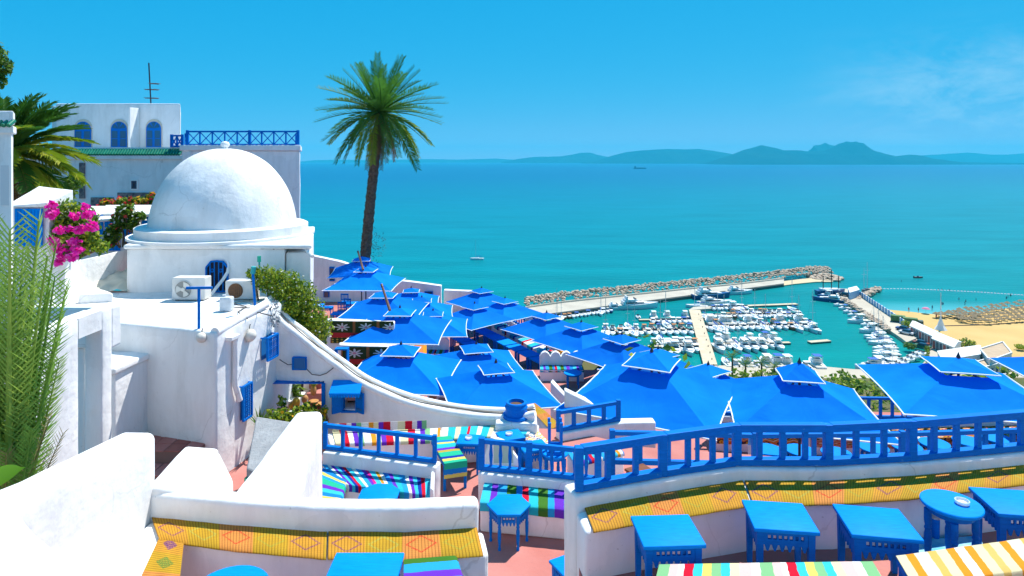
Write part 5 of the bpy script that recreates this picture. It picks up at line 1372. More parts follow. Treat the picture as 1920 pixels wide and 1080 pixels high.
# loose wires, rubble and tarpaulin on the roof
rnd = random.Random(4)
for k in range(5):
    a = G(rnd.uniform(420, 490), rnd.uniform(565, 590), RD - .01); b_ = G(rnd.uniform(450, 515), rnd.uniform(560, 600), RD - .01)
    tag(MB().tube([a, a.lerp(b_, .4) + Vector((.1, .15, 0)), a.lerp(b_, .7) + Vector((-.08, .02, .02)), b_], .010, n=5).build('loose_wire', MAT['grey_cable'] if k % 2 else MAT['beige_cable']), 'loose cable on the white roof near the shrub, ' + ORD[k] + ' of the tangle', 'cable', 'loose cables on the roof')
mb = MB()
T0, T1 = G(128, 551, RD), G(240, 549, RD); nu, nv = 26, 12
vs = []
for i in range(nu + 1):
    for j in range(nv + 1):
        u, v = i / nu, j / nv
        q = T0.lerp(T1, u) + Vector((0, v * 1.0, 0))
        q.z += .03 + (v * .42 * (.3 + .7 * u)) + .06 * noise.noise(Vector((u * 7 + v * 4, v * 5, 2))) + .03 * abs(sin(u * 9 + v * 6))
        vs.append(q)
tag(MB().add(vs, [(i * (nv + 1) + j, (i + 1) * (nv + 1) + j, (i + 1) * (nv + 1) + j + 1, i * (nv + 1) + j + 1) for i in range(nu) for j in range(nv)]).build('tarpaulin', mat('cream_canvas', (.70, .66, .56), .9, color2=(.60, .55, .44), noise_scale=3), smooth=70), 'crumpled cream tarpaulin slumped against the white wall on the roof', 'tarpaulin')
# chimney hole parapet at the roof's left
wall('low white roof parapet behind the palm leaves', [xy(G(104, 572, RD)), xy(G(213, 566, RD)), xy(G(180, 556, RD)), xy(G(104, 553, RD))], 2.6, 2.36, 'wall', 'roof_parapet')

# ---------------------------------------------------------------- domed block
dome = thing('domed_block', 'white dome with a ball finial on a round drum and a square block', 'building', (X(410, 13.9), 13.9, Z(RD)))
yb = 12.25
x0, x1 = X(237, yb), X(581, yb)
yk = yb + 3.3
MB().prism([(x0, yb), (X(534, yb), yb), (X(560, yk), yk), (x0 - .9, yk)], Z(2.6), Z(1.70)).build('base_block', WHITE, dome, w=True, bevel=.04, lump=.012, smooth=55)
MB().prism([(X(534, yb) + .002, yb + .06), (x1, yb + .06), (X(588, yk), yk), (X(560, yk) + .002, yk)], Z(2.9), Z(1.78)).build('side_block', WHITE, dome, w=True, bevel=.03, lump=.008, smooth=55)
MB().prism([(x0 - .03, yb - .05), (x1 + .05, yb - .05), (X(590, yk), yk), (x0 - .95, yk)], Z(1.70), Z(1.62)).build('cornice', WHITE, dome, w=True, bevel=.025, lump=.006, smooth=55)
dc = Vector((X(422, 13.9), 13.9, 0)); s = 13.9 / F
MB().lathe([(1.86, Z(1.62)), (1.86, Z(1.57)), (1.72, Z(1.57)), (1.72, Z(1.40)), (1.66, Z(1.37))], dc, n=56).build('drum', WHITE, dome, w=True, smooth=35)
pr = []
R0, Hd = 1.49, 1.85
for i in range(25):
    a = i / 24 * pi / 2
    pr.append((max(.001, R0 * cos(a) ** .92), Z(1.60) + Hd * sin(a) ** 1.02 * 1.0))
MB().lathe(pr, dc, n=56).build('cupola', WHITE, dome, w=True, smooth=60, lump=.006, lump_len=9)
MB().lathe([(.06, 0), (.05, .03), (.085, .07), (.095, .11), (.07, .16), (.0, .18)], dc + Vector((0, 0, Z(1.60) + Hd - .02)), n=16).build('finial', WHITE, dome, w=True, smooth=60)
# grated arched window
gw = thing('arched_grate_window', 'arched blue window with scrolled bars in the dome base', 'window', P(408, 545, yb))
A, B_ = P(388, 489, yb), P(428, 546, yb)
arch = [(A.x, B_.z), (B_.x, B_.z), (B_.x, A.z - .12), (lerp(A.x, B_.x, .78), A.z - .01), (lerp(A.x, B_.x, .5), A.z), (lerp(A.x, B_.x, .22), A.z - .01), (A.x, A.z - .12)]
MB().add([(x, yb - .012, z) for x, z in arch] + [(x, yb + .03, z) for x, z in arch], [tuple(range(7)), tuple(range(13, 6, -1))] + [(i, i + 7, (i + 1) % 7 + 7, (i + 1) % 7) for i in range(7)]).build('opening', mat('dark_blue_void', (.015, .02, .04), .8), gw, w=True)
for i in range(7):
    a, b_ = arch[i], arch[(i + 1) % 7]
    MB().beam((a[0], yb - .03, a[1]), (b_[0], yb - .03, b_[1]), .03, .03).build('frame_bar', BLUE, gw, w=True)
for k in (.2, .4, .6, .8):
    x = lerp(A.x, B_.x, k); MB().tube([(x, yb - .045, B_.z), (x, yb - .045, A.z - .015)], .011, n=6).build('bar', BLUE, gw, w=True)
for k in (.3, .7):
    for s_ in (-1, 1):
        cx, cz = lerp(A.x, B_.x, k) , lerp(B_.z, A.z, .68)
        MB().tube([(cx + s_ * (.012 + .036 * (1 - q / 9)) * cos(q * .75), yb - .05, cz + (.012 + .036 * (1 - q / 9)) * sin(q * .75)) for q in range(10)] , .007, n=5).build('scroll', BLUE, gw, w=True)
t = thing('drain_spout', 'white drain spout at the corner of the dome base', 'spout', P(582, 478, 12.3))
MB().tube([P(576, 470, 12.25), P(586, 481, 12.1)], .035, n=8).build('pipe', WHITE, t, w=True); MB().lathe([(.05, 0), (.05, .02)], P(576, 469, 12.25), n=10).build('collar', WHITE, t, w=True)

# ---------------------------------------------------------------- left side: doorway wall, blocks, steps
wl2 = thing('doorway_wall', 'white wall with a tall doorway seen edge-on beside the potted palm', 'wall', (-5.6, 8.3, Z(4.8)))
xa, xb = -5.52, -5.76
def ypx(px, xx): return xx * F / (px - CX)
ya0, ya1, ya2, ya3 = 6.1, ypx(148, xa), ypx(191, xa), ypx(211, xa)
MB().prism([(xa, ya0), (xa, ya1), (xb, ya1), (xb, ya0)], Z(5), [Z(2.02), Z(2.02), Z(2.02), Z(2.02)]).build('masonry', WHITE, wl2, w=True, bevel=.03, lump=.01, smooth=55)
MB().prism([(xa, ya2), (xa, ya3), (xb, ya3), (xb, ya2)], Z(5), Z(2.022)).build('masonry', WHITE, wl2, w=True, bevel=.03, lump=.008, smooth=55)
MB().prism([(xa - .002, ya1), (xa - .002, ya2), (xb, ya2), (xb, ya1)], Z(2.28), Z(2.021)).build('lintel', WHITE, wl2, w=True, lump=.006, smooth=55)
MB().box(xb - 1.6, xa + .0, ya3 - .02, ya3 + .2, Z(2.6), Z(2.03)).build('return_wall', WHITE, wl2, w=True, bevel=.03, lump=.008)
wall('low white wall glimpsed through the tall doorway', [(-7.2, 8.9), (-5.95, 8.9), (-5.95, 9.2), (-7.2, 9.2)], 5, 2.62, 'wall', 'garden_wall')
blk = [(-6.6, 9.12), (-5.66, 9.12), (-5.58, 9.86), (-6.6, 9.86)]
wall('white masonry block with a slab top at the foot of the doorway wall', blk, 5, 3.05, 'block', 'masonry_block')
wall('slab top of the white block beside the doorway wall', [(-6.64, 9.06), (-5.62, 9.06), (-5.54, 9.9), (-6.64, 9.9)], 3.046, 2.96, 'slab', 'coping_slab', bevel=.02, lump=.012)
# terracotta steps beside the house, each tread laid with tiles
TG = mat('tile_joint', (.22, .13, .11), .95)
for k, (ya_, yb_, d) in enumerate(((8.55, 8.9, 4.55), (8.9, 9.25, 4.38), (9.25, 9.95, 4.20))):
    s_ = MB().box(-6.0, -4.55 + .0 * k, ya_, yb_, Z(5), Z(d + .012)).build('stair_step', TG); tag(s_, ('lowest terracotta step beside the white house', 'middle terracotta step beside the white house', 'top terracotta landing beside the white house')[k], 'step')
    nx_ = 6; ny = max(1, round((yb_ - ya_) / .24))
    for i in range(nx_):
        for j in range(ny):
            a0, a1 = lerp(-6.0, -4.55, i / nx_), lerp(-6.0, -4.55, (i + 1) / nx_); c0, c1 = lerp(ya_, yb_, j / ny), lerp(ya_, yb_, (j + 1) / ny)
            MB().box(a0 + .005, a1 - .005, c0 - (.015 if j == 0 else -.005), c1 - .005, Z(d + .014) - .0, Z(d) + random.uniform(-.002, .002)).build('tile', (TERRA, TERRA2)[(i * 7 + j * 3 + k) % 3 == 0], s_, w=True, bevel=.004, seg=1)
# upper left: gate pier, capped wall with blue shutters
yp = 9.6
t = thing('gate_pier', 'white pier with a green tiled cap at the left edge', 'pier', (X(0, yp), yp, Z(2.5)))
MB().prism([(X(-60, yp), yp), (X(22, yp), yp), (X(25, yp + .4), yp + .4), (X(-60, yp), yp + .4)], Z(2.5), Z((240 - HZ) * yp / F)).build('shaft', WHITE, t, w=True, bevel=.03, lump=.006)
MB().prism([(X(-60, yp), yp - .05), (X(30, yp), yp - .05), (X(31, yp + .45), yp + .45), (X(-60, yp), yp + .45)], Z((250 - HZ) * yp / F), Z((236 - HZ) * yp / F)).build('cornice', WHITE, t, w=True, bevel=.015)
MB().prism([(X(-60, yp), yp - .02), (X(27, yp), yp - .02), (X(28, yp + .4), yp + .4), (X(-60, yp), yp + .4)], Z((232 - HZ) * yp / F), Z((208 - HZ) * yp / F)).build('cap', WHITE, t, w=True, bevel=.02)
GTILE = mat('green_glazed_tile', (.01, .16, .09), .25, .5, color2=(.02, .24, .14), noise_scale=5)
for i in range(9):
    x = lerp(X(-60, yp), X(29, yp), (i + .5) / 9)
    MB().tube([(x, yp - .09, Z((236 - HZ) * yp / F)), (x, yp + .02, Z((226 - HZ) * yp / F))], .034, n=8).build('tile', GTILE, t, w=True, smooth=60)
MB().box(X(2, yp), X(17, yp), yp - .008, yp + .02, Z((385 - HZ) * yp / F), Z((310 - HZ) * yp / F)).build('niche', mat('niche_shade', (.62, .63, .64), .9), t, w=True)
yd = 10.6
t = thing('shutter_wall', 'white capped wall with a pair of blue shutters beside the bougainvillea', 'wall', (X(58, yd), yd, Z(2.5)))
MB().prism([(X(22, yd), yd), (X(88, yd), yd + .05), (X(84, yd), yd + .6), (X(22, yd), yd + .6)], Z(2.5), Z((388 - HZ) * yd / F)).build('masonry', WHITE, t, w=True, bevel=.02, lump=.006)
MB().prism([(X(18, yd), yd - .1), (X(90, yd), yd - .04), (X(86, yd), yd + .66), (X(18, yd), yd + .66)], Z((388 - HZ) * yd / F), [Z((386 - HZ) * yd / F), Z((380 - HZ) * yd / F), Z((360 - HZ) * yd / F), Z((352 - HZ) * yd / F)]).build('cap', WHITE, t, w=True, bevel=.03, lump=.006)
for a0, a1 in ((31, 55), (56, 81)):
    sh = MB().box(X(a0, yd), X(a1, yd), yd - .04, yd - .005, Z((462 - HZ) * yd / F), Z((391 - HZ) * yd / F)).build('shutter', TABLEBLUE, t, w=True)
    for q in range(1, 4):
        x = lerp(X(a0, yd), X(a1, yd), q / 4); MB().box(x - .004, x + .004, yd - .046, yd - .041, Z((460 - HZ) * yd / F), Z((393 - HZ) * yd / F)).build('batten', BLUE, sh, w=True)
MB().box(X(82, yd), X(98, yd), yd + .3, yd + .7, Z(2.5), Z((405 - HZ) * yd / F)).build('return_wall', WHITE, t, w=True)
# whitewashed wall below the bougainvillea, running back to the dome
wall('sunlit white wall running from the bougainvillea towards the dome', [(X(96, 11.4), 11.4), (X(236, 13.4), 13.3), (X(236, 13.4), 13.7), (X(96, 11.4), 11.8)], 2.6, [(500 - HZ) * 11.4 / F, (468 - HZ) * 13.4 / F, (468 - HZ) * 13.4 / F, (500 - HZ) * 11.4 / F], 'wall', 'garden_wall')
# gallery with blue panels behind
yg = 16.0
gal = thing('panelled_gallery', 'white gallery wall with blue panels and sloping white slabs behind the bougainvillea', 'gallery', (X(230, yg), yg, Z(2.5)))
zz = lambda py, y_: Z((py - HZ) * y_ / F)
MB().box(X(150, yg), X(300, yg), yg, yg + .25, zz(500, yg), zz(400, yg)).build('masonry', WHITE, gal, w=True, bevel=.02)
for a0, a1, c0, c1 in ((166, 194, 404, 466), (197, 226, 411, 470), (233, 259, 414, 456), (267, 288, 405, 432)):
    pn = MB().box(X(a0, yg), X(a1, yg), yg - .03, yg - .004, zz(c1, yg), zz(c0, yg)).build('panel', TABLEBLUE, gal, w=True)
    for q in range(1, 5):
        x = lerp(X(a0, yg), X(a1, yg), q / 5); MB().box(x - .006, x + .006, yg - .036, yg - .031, zz(c1 - 1, yg), zz(c0 + 1, yg)).build('batten', BLUE, pn, w=True)
for a0, a1, c0, c1 in ((150, 200, 386, 408), (198, 256, 384, 412), (254, 300, 384, 406)):
    MB().add([(X(a0, yg), yg - .3, zz(c1, yg - .3)), (X(a1, yg), yg - .3, zz(c1 - 6, yg - .3)), (X(a1, yg + 1), yg + 1, zz(c0, yg + 1)), (X(a0, yg + 1), yg + 1, zz(c0, yg + 1)),
              (X(a0, yg), yg - .3, zz(c1 + 5, yg - .3)), (X(a1, yg), yg - .3, zz(c1 - 1, yg - .3)), (X(a1, yg + 1), yg + 1, zz(c0 + 5, yg + 1)), (X(a0, yg + 1), yg + 1, zz(c0 + 5, yg + 1))],
             [(0, 1, 2, 3), (7, 6, 5, 4), (0, 4, 5, 1), (1, 5, 6, 2), (2, 6, 7, 3), (3, 7, 4, 0)]).build('roof_slab', WHITE, gal, w=True, bevel=.02)

# ---------------------------------------------------------------- houses on the height behind
y2 = 26.0
bw = thing('shaded_house', 'white house wall in blue shade under green roof tiles, left of the dome', 'house', (X(240, y2), y2, Z(5)))
MB().prism([(X(20, y2), y2), (X(346, y2), y2), (X(347, y2 + 3.5), y2 + 3.5), (X(20, y2), y2 + 3.5)], zz(480, y2), zz(291, y2)).build('wall', WHITE, bw, w=True, lump=.01, lump_len=1.0)
MB().box(X(20, y2), X(347, y2), y2 - .12, y2 + .4, zz(299, y2), zz(291, y2)).build('cornice', WHITE, bw, w=True, bevel=.03)
MB().box(X(100, y2), X(344, y2), y2 + .05, y2 + .5, zz(292, y2), zz(276, y2)).build('parapet', WHITE, bw, w=True)
for i in range(46):
    px = 105 + i * 5.2
    MB().tube([(X(px, y2), y2 - .16, zz(290, y2)), (X(px, y2), y2 + .06, zz(280, y2))], .055, n=7).build('roof_tile', GTILE, bw, w=True, smooth=60)
w_ = MB().box(X(245, y2), X(260, y2), y2 - .05, y2 + .02, zz(356, y2), zz(336, y2)).build('window', WHITE, bw, w=True)
for i in range(3): MB().beam((lerp(X(248, y2), X(257, y2), i / 2), y2 - .06, zz(353, y2)), (lerp(X(248, y2), X(257, y2), 1 - i / 2), y2 - .06, zz(340, y2)), .02, .02).build('lattice_bar', DARKMETAL, w_, w=True)
MB().box(X(247.5, y2), X(257.5, y2), y2 - .053, y2 - .051, zz(354, y2), zz(339, y2)).build('pane', GLASS, w_, w=True)
LAT = mat('lattice_tile', (.30, .24, .22), .7, color2=(.08, .07, .08), noise_scale=9, detail=2)
for lb, a0, a1, c0, c1 in (('x', 172, 214, 370, 392), ('y', 222, 290, 361, 392)):
    w_ = MB().box(X(a0, y2), X(a1, y2), y2 - .07, y2 + .02, zz(c1, y2), zz(c0, y2)).build('tiled_window', LAT, bw, w=True)
    MB().box(X(a0 + 6, y2), X(a1 - 6, y2), y2 - .09, y2 - .071, zz(c1, y2), zz(c0 + 12, y2)).build('pane', GLASS, w_, w=True)
    for q in range(1, 4): MB().box(lerp(X(a0 + 6, y2), X(a1 - 6, y2), q / 4) - .02, lerp(X(a0 + 6, y2), X(a1 - 6, y2), q / 4) + .02, y2 - .11, y2 - .091, zz(c1, y2), zz(c0 + 12, y2)).build('muntin', WHITE, w_, w=True)
for a0, a1, c0, c1 in ((28, 34, 310, 372), (52, 63, 322, 372), (150, 160, 305, 372)):
    MB().box(X(a0, y2), X(a1, y2), y2 - .06, y2 + .02, zz(c1, y2), zz(c0, y2)).build('tiled_pilaster', LAT, bw, w=True)
MB().box(X(75, y2), X(140, y2), y2 - .05, y2 + .02, zz(372, y2), zz(345, y2)).build('dark_window', mat('navy_shutter', (.01, .03, .16), .5), bw, w=True)
# upper house
y3 = 30.0
uh = thing('upper_house', 'white house with three arched blue windows against the sky', 'house', (X(210, y3), y3, zz(300, y3)))
MB().prism([(X(104, y3), y3), (X(338, y3), y3), (X(339, y3 + 5), y3 + 5), (X(104, y3), y3 + 5)], zz(330, y3), zz(194, y3)).build('wall', WHITE, uh, w=True, bevel=.05, lump=.012, lump_len=1.2)
MB().box(X(82, y3), X(104, y3) + .01, y3 + .5, y3 + 6, zz(330, y3), zz(197, y3)).build('side_wing', WHITE, uh, w=True, bevel=.05)
MB().prism([(X(244, y3), y3 - .02), (X(258, y3), y3 - .75), (X(262, y3), y3 - .75), (X(262, y3), y3 - .02)], zz(277, y3), [zz(228, y3), zz(204, y3), zz(204, y3), zz(202, y3)]).build('buttress', WHITE, uh, w=True, bevel=.02)
SAND = mat('sand_stone', (.62, .55, .44), .9)
for a0, a1 in ((141, 172), (209, 239), (275, 303)):
    cx, r = (X(a0, y3) + X(a1, y3)) / 2, (X(a1, y3) - X(a0, y3)) / 2
    zb, zs = zz(277, y3), zz(228, y3) - r
    pts = [(cx - r, zb), (cx + r, zb)] + [(cx + r * cos(a), zs + r * sin(a)) for a in [pi * i / 10 for i in range(11)]]
    n_ = len(pts)
    def slab(f, ya_, yb_):
        q = [(cx + (x - cx) * f, zb + (z - zb) * (f if z > zb else 1)) for x, z in pts]
        return MB().add([(x, ya_, z) for x, z in q] + [(x, yb_, z) for x, z in q], [tuple(range(n_)), tuple(range(2 * n_ - 1, n_ - 1, -1))] + [(i, i + n_, (i + 1) % n_ + n_, (i + 1) % n_) for i in range(n_)])
    w_ = slab(1.1, y3 - .03, y3 + .02).build('arched_window', SAND, uh, w=True)
    slab(1.0, y3 - .05, y3 - .031).build('frame', BLUE, w_, w=True)
    for sx in (-1, 1):
        for k, (za, zc) in enumerate(((.08, .48), (.52, .92))):
            MB().box(cx + (sx * .52 - .36) * r, cx + (sx * .52 + .36) * r, y3 - .056, y3 - .051, lerp(zb, zs, za), lerp(zb, zs, zc)).build('pane', mat('teal_glass', (.01, .10, .20), .2, .6), w_, w=True)
    for k in range(3):
        a0_, a1_ = pi * (k + .12) / 3, pi * (k + .88) / 3
        MB().add([(cx, y3 - .056, zs + .04)] + [(cx + r * .82 * cos(lerp(a0_, a1_, i / 4)), y3 - .056, zs + .04 + r * .80 * sin(lerp(a0_, a1_, i / 4))) for i in range(5)], [(0, i + 2, i + 1) for i in range(4)]).build('pane', MAT['teal_glass'], w_, w=True)
ant = thing('antenna', 'thin television antenna mast on the upper house roof', 'antenna', (X(282, y3), y3 + 2, zz(194, y3)))
ya_ = y3 + 1
MB().tube([(X(283, ya_), ya_, zz(196, ya_)), (X(279, ya_), ya_, zz(118, ya_))], .035, n=6).build('mast', DARKMETAL, ant, w=True)
for py, w0, w1 in ((157, 0, 17), (168, -9, 16), (184, -9, 16)):
    MB().tube([(X(281 + w0, ya_), ya_, zz(py, ya_)), (X(281 + w1, ya_), ya_, zz(py + 1, ya_))], .018, n=5).build('boom', DARKMETAL, ant, w=True)
    for q in range(4): MB().tube([(X(281 + lerp(w0, w1, (q + .5) / 4), ya_), ya_ - .25, zz(py, ya_)), (X(281 + lerp(w0, w1, (q + .5) / 4), ya_), ya_ + .25, zz(py - 1, ya_))], .012, n=4).build('element', DARKMETAL, ant, w=True)
# terrace block with the cross-braced railing
y4 = 23.0
tb = thing('terrace_house', 'white terrace house in shade behind the dome, flat railed roof', 'house', (X(450, y4), y4, Z(5)))
MB().prism([(X(341, y4), y4), (X(562, y4), y4), (X(563, y4 + 3), y4 + 3), (X(341, y4), y4 + 3)], zz(560, y4), zz(283, y4)).build('wall', WHITE, tb, w=True, bevel=.03, lump=.02, lump_len=.8)
MB().prism([(X(338, y4), y4 - .08), (X(565, y4), y4 - .08), (X(566, y4 + 3), y4 + 3), (X(338, y4), y4 + 3)], zz(282.5, y4), zz(272, y4)).build('cornice', WHITE, tb, w=True, bevel=.03)
MB().box(X(352, y4), X(359, y4), y4 - .05, y4 - .001, zz(400, y4), zz(284, y4)).build('downpipe', WHITE, tb, w=True)
zr = zz(272, y4)
railing('blue cross-braced railing around the roof terrace behind the dome', [Vector((X(349, y4 + 2.8), y4 + 2.8, zr)), Vector((X(349, y4), y4 + .1, zr)), Vector((X(466, y4), y4 + .1, zr)), Vector((X(557, y4), y4 + .1, zr)), Vector((X(556, y4 + 2.8), y4 + 2.8, zr))], .52, spacing=.46, post=.09, bal=.045, rail=(.06, .06), low=(.06, .05), cross=True)
railing('short blue railing stub on the roof beside the upper house', [Vector((X(322, y4 + 3), y4 + 3, zz(276, y4 + 3))), Vector((X(342, y4 + 3), y4 + 3, zz(276, y4 + 3)))], .5, spacing=.24, post=.1, bal=.06, rail=(.07, .07), cross=True)
# ---------------------------------------------------------------- palms, bougainvillea, shrubs
FR1 = frond_mesh('palm_leaf_a', 3.35, .34, 40, .62, .062, FROND, rise=.12, vee=.35, seed=1)
FR2 = frond_mesh('palm_leaf_b', 3.35, .50, 40, .58, .062, FROND, rise=.10, vee=.3, seed=2, tipfall=.15)
FR3 = frond_mesh('palm_leaf_c', 3.2, .18, 40, .50, .056, FROND, rise=.05, vee=.45, seed=3)
FR4 = frond_mesh('palm_leaf_dry', 2.9, .25, 30, .34, .060, FRONDDRY, rise=0, vee=-.1, seed=4, tipfall=.35)
FR5 = frond_mesh('palm_leaf_yellow', 3.1, .58, 40, .56, .062, FRONDY, rise=.1, vee=.3, seed=5, tipfall=.15)
rnd = random.Random(12)
Yp = 34.0
fr_ = []
for i in range(76):
    t = (i + .5) / 76; az = i * 2.39996 + rnd.uniform(-.15, .15)
    pitch = lerp(1.45, -.62, t ** .80)
    k = 2 if pitch > .85 else (0 if pitch > .15 else (rnd.choice((1, 0, 0, 1, 4)) if pitch > -.35 else rnd.choice((1, 1, 1, 4))))
    fr_.append((az, pitch, rnd.uniform(-.4, .4), (.98 if pitch > .85 else 1.04) * rnd.uniform(.88, 1.04), k))
for i in range(12):
    fr_.append((i * 2.39996, rnd.uniform(-1.35, -.95), rnd.uniform(-.3, .3), rnd.uniform(.75, 1.05), 3))
palm('tall palm tree with a round crown rising above the parasols against the sea', P(680, 540, Yp), P(713, 212, Yp), .29, .225, fr_, [FR1, FR2, FR3, FR4, FR5], rings=44, curve=-.05)
mb = MB(); leaves(mb, 160, blob(P(700, 460, 33.6), (.75, .6, .9), inner=.2), .22, 8, 0, .2, .12)
tag(mb.build('dry_vine', [mat('dry_vine', (.10, .09, .07), .9)]), 'wispy dry vine round the foot of the tall palm', 'vine')
# date palm at the left edge
Yl = 13.0
DL1 = frond_mesh('date_leaf_a', 1.75, .55, 44, .42, .045, FROND, rise=.35, vee=.25, seed=41, tipfall=.2)
DL2 = frond_mesh('date_leaf_b', 1.75, .62, 44, .42, .045, FRONDY, rise=.40, vee=.2, seed=42, tipfall=.25)
DL3 = frond_mesh('date_leaf_c', 1.5, .35, 40, .38, .045, FRONDDRY, rise=.1, vee=.0, seed=43, tipfall=.4)
lf = []
for i in range(46):
    az = i * 2.39996; t = i / 46
    lf.append((az, lerp(1.3, -.55, t), rnd.uniform(-.4, .4), rnd.uniform(.68, .9), rnd.choice((0, 1, 1)) if t > .3 else 0))
for az, pi_, sc in ((-.1, .75, .98), (.15, .40, 1.0), (-.35, .15, 1.0), (-.6, .55, .95), (.0, -.05, .95), (-.9, .1, .9), (.4, .6, .9), (-.2, 1.0, .9), (.2, .9, .95), (-.4, -.3, .8), (.1, -.4, .8)): lf.append((az, pi_, 0, sc * .92, 1 if pi_ < .5 else 0))
for i in range(5): lf.append((i * .5 - 1.2, rnd.uniform(-1.1, -.7), 0, .8, 2))
palm('arching date palm behind the gate pier at the left edge', P(16, 470, Yl), P(13, 292, Yl), .17, .15, lf, [DL1, DL2, DL3], rings=20)
# palm clump in the near left corner: upright young fronds
NF = [frond_mesh('young_leaf_a', 2.65, .05, 60, .33, .020, leaf_mat('young_frond', (.22, .36, .05), (.34, .44, .07)), rise=.02, vee=.55, seed=11), frond_mesh('young_leaf_b', 2.4, .07, 56, .31, .020, leaf_mat('young_frond_b', (.13, .28, .04), (.22, .36, .05)), rise=.02, vee=.45, seed=12),
      frond_mesh('young_leaf_c', 1.8, .14, 36, .28, .018, leaf_mat('young_frond_dry', (.26, .22, .07), (.32, .22, .08)), rise=0, vee=.3, seed=13)]
nb = Vector((-4.12, 5.2, Z(4.3)))
nf = []
for i in range(34):
    az = i * 2.39996; nf.append((az, lerp(1.55, 1.36, (i / 34) ** .9), rnd.uniform(-1.5, 1.5), rnd.uniform(.78, 1.12) if i < 22 else rnd.uniform(.6, .85), rnd.choice((0, 0, 1)) if i < 26 else rnd.choice((0, 1, 2))))
for i in range(12): nf.append((i * .55 + .2, rnd.uniform(1.2, 1.4), rnd.uniform(-1, 1), rnd.uniform(.4, .6), rnd.choice((2, 2, 1))))
palm('leafy young palm clump in front of the white wall at the left edge', nb, nb + Vector((0, 0, .9)), .09, .10, nf, NF, 'palm', 'palm_clump', rings=10)
mb = MB(); leaves(mb, 240, blob(nb + Vector((.0, 0, 1.05)), (.14, .14, .55), inner=.3), .42, 18, [0, 1], 1.6, .06)
tag(mb.build('dry_leaf_sheath', [FRONDDRY, mat('straw_sheath', (.45, .36, .20), .9)]), 'dry straw sheath wrapped round the foot of the young palm clump', 'dry leaf')
t = thing('broad_leaf_plant', 'broad bright green leaf at the left edge below the palm clump', 'plant', P(10, 905, 4.2))
mb = MB(); A = P(-30, 905, 4.1); Bq = P(46, 876, 4.5); wv = Vector((0, .02, .06))
pts = [A.lerp(Bq, i / 8) for i in range(9)]; vs = []
for i, p in enumerate(pts): 
    w_ = sin(min(1, i / 8 * .9 + .15) * pi) ; vs += [p + wv * w_ , p - wv * w_ * .9]
mb.add(vs, [(2 * i, 2 * i + 2, 2 * i + 3, 2 * i + 1) for i in range(8)]).build('leaf', leaf_mat('bright_leaf', (.12, .30, .01), (.16, .34, .02)), t, w=True, thick=.006)

# bougainvillea at the shuttered wall
def flowers(label, spots, n, fl, name='bougainvillea', leafm=None, seed=5, nf=260, fsize=.07, lsize=.09):
    return bush(label, spots, n, lsize, leafm or [LEAF, LEAFD, LEAFY], name, 'bougainvillea', seed, fl, nf, fsize)
bg = bush('pink bougainvillea tumbling over the wall beside the blue shutters', [sp(122, 405, 11.0, 36, 32), sp(150, 420, 11.0, 30, 36), sp(118, 440, 10.8, 24, 28), sp(140, 462, 10.7, 24, 24), sp(165, 450, 10.8, 24, 24), sp(190, 462, 10.9, 14, 12)], 3000, .095, [LEAF, LEAFD, LEAFY], 'bougainvillea', 'bougainvillea', 21, None)
mb = MB(); rnd = random.Random(5)
for (px, py, r, n) in ((97, 400, 9, 34), (98, 385, 7, 20), (112, 432, 8, 22), (100, 452, 9, 30), (140, 405, 8, 22), (165, 402, 9, 30), (172, 425, 10, 40), (150, 430, 9, 30), (128, 430, 7, 16), (140, 455, 10, 36), (118, 468, 10, 36), (135, 480, 10, 46), (146, 470, 8, 34), (110, 492, 7, 26), (160, 388, 7, 16), (118, 480, 8, 26), (105, 470, 5, 12)):
    leaves(mb, n * 2, blob(P(px, py, 10.52), (r * 10.5 / F, .12, r * 10.5 / F), inner=.1), .075, int(px * 7 + py), [0, 0, 1], .2, .9)
mb.build('blossom', [PINKF, leaf_mat('pink_bract_pale', (.80, .06, .50), (.8, .15, .5), .4)], bg, w=True)
bush('green vine with white blossom hanging over the gallery panels', [sp(235, 395, 15.2, 16, 12), sp(225, 415, 15.3, 14, 18), sp(210, 440, 15.3, 14, 16), sp(248, 420, 15.3, 12, 14), sp(262, 405, 15.2, 10, 8), sp(208, 455, 15.3, 10, 8)], 1500, .12, [LEAF, LEAFD], 'climbing_vine', 'vine', 31, [WHITEF, REDF], 60, .10)
bush('red and orange flowering hedge on the terrace below the green tiles', [sp(205, 382, 22, 14, 10), sp(232, 380, 22, 14, 9), sp(258, 380, 22, 14, 10), sp(285, 376, 22, 14, 13)], 1300, .16, [LEAF, LEAFD, LEAFY], 'flowering_hedge', 'hedge', 41, [REDF, YELF, REDF], 150, .16)
bush('green garden shrub under the arching date palm', [sp(85, 350, 16, 26, 20), sp(115, 360, 16, 26, 18), sp(140, 340, 16, 18, 14)], 1100, .14, [LEAF, LEAFD], 'garden_shrub', 'shrub', 51)
# big shrub on the slope behind the curved wall
bush('large light green shrub with white flowers beside the house roof', [sp(500, 522, 11.6, 26, 24), sp(532, 536, 11.7, 34, 30), sp(556, 560, 11.8, 36, 36), sp(578, 592, 11.9, 32, 38), sp(598, 616, 12.0, 26, 32), sp(540, 572, 11.6, 26, 28), sp(476, 512, 11.5, 14, 12), sp(565, 612, 11.8, 26, 26)], 9500, .062, [LEAF, LEAFY, LEAFY, LEAF, LEAFD], 'shrub', 'shrub', 61, [WHITEF], 150, .04)
# tree at the top left corner
bush('feathery tree top at the upper left picture edge', [sp(-14, 100, 14, 22, 26), sp(2, 125, 14, 20, 18), sp(-4, 150, 14, 14, 14), sp(-20, 130, 14, 16, 30)], 1500, .10, [LEAFD, LEAF, LEAFD], 'pepper_tree', 'tree', 71)
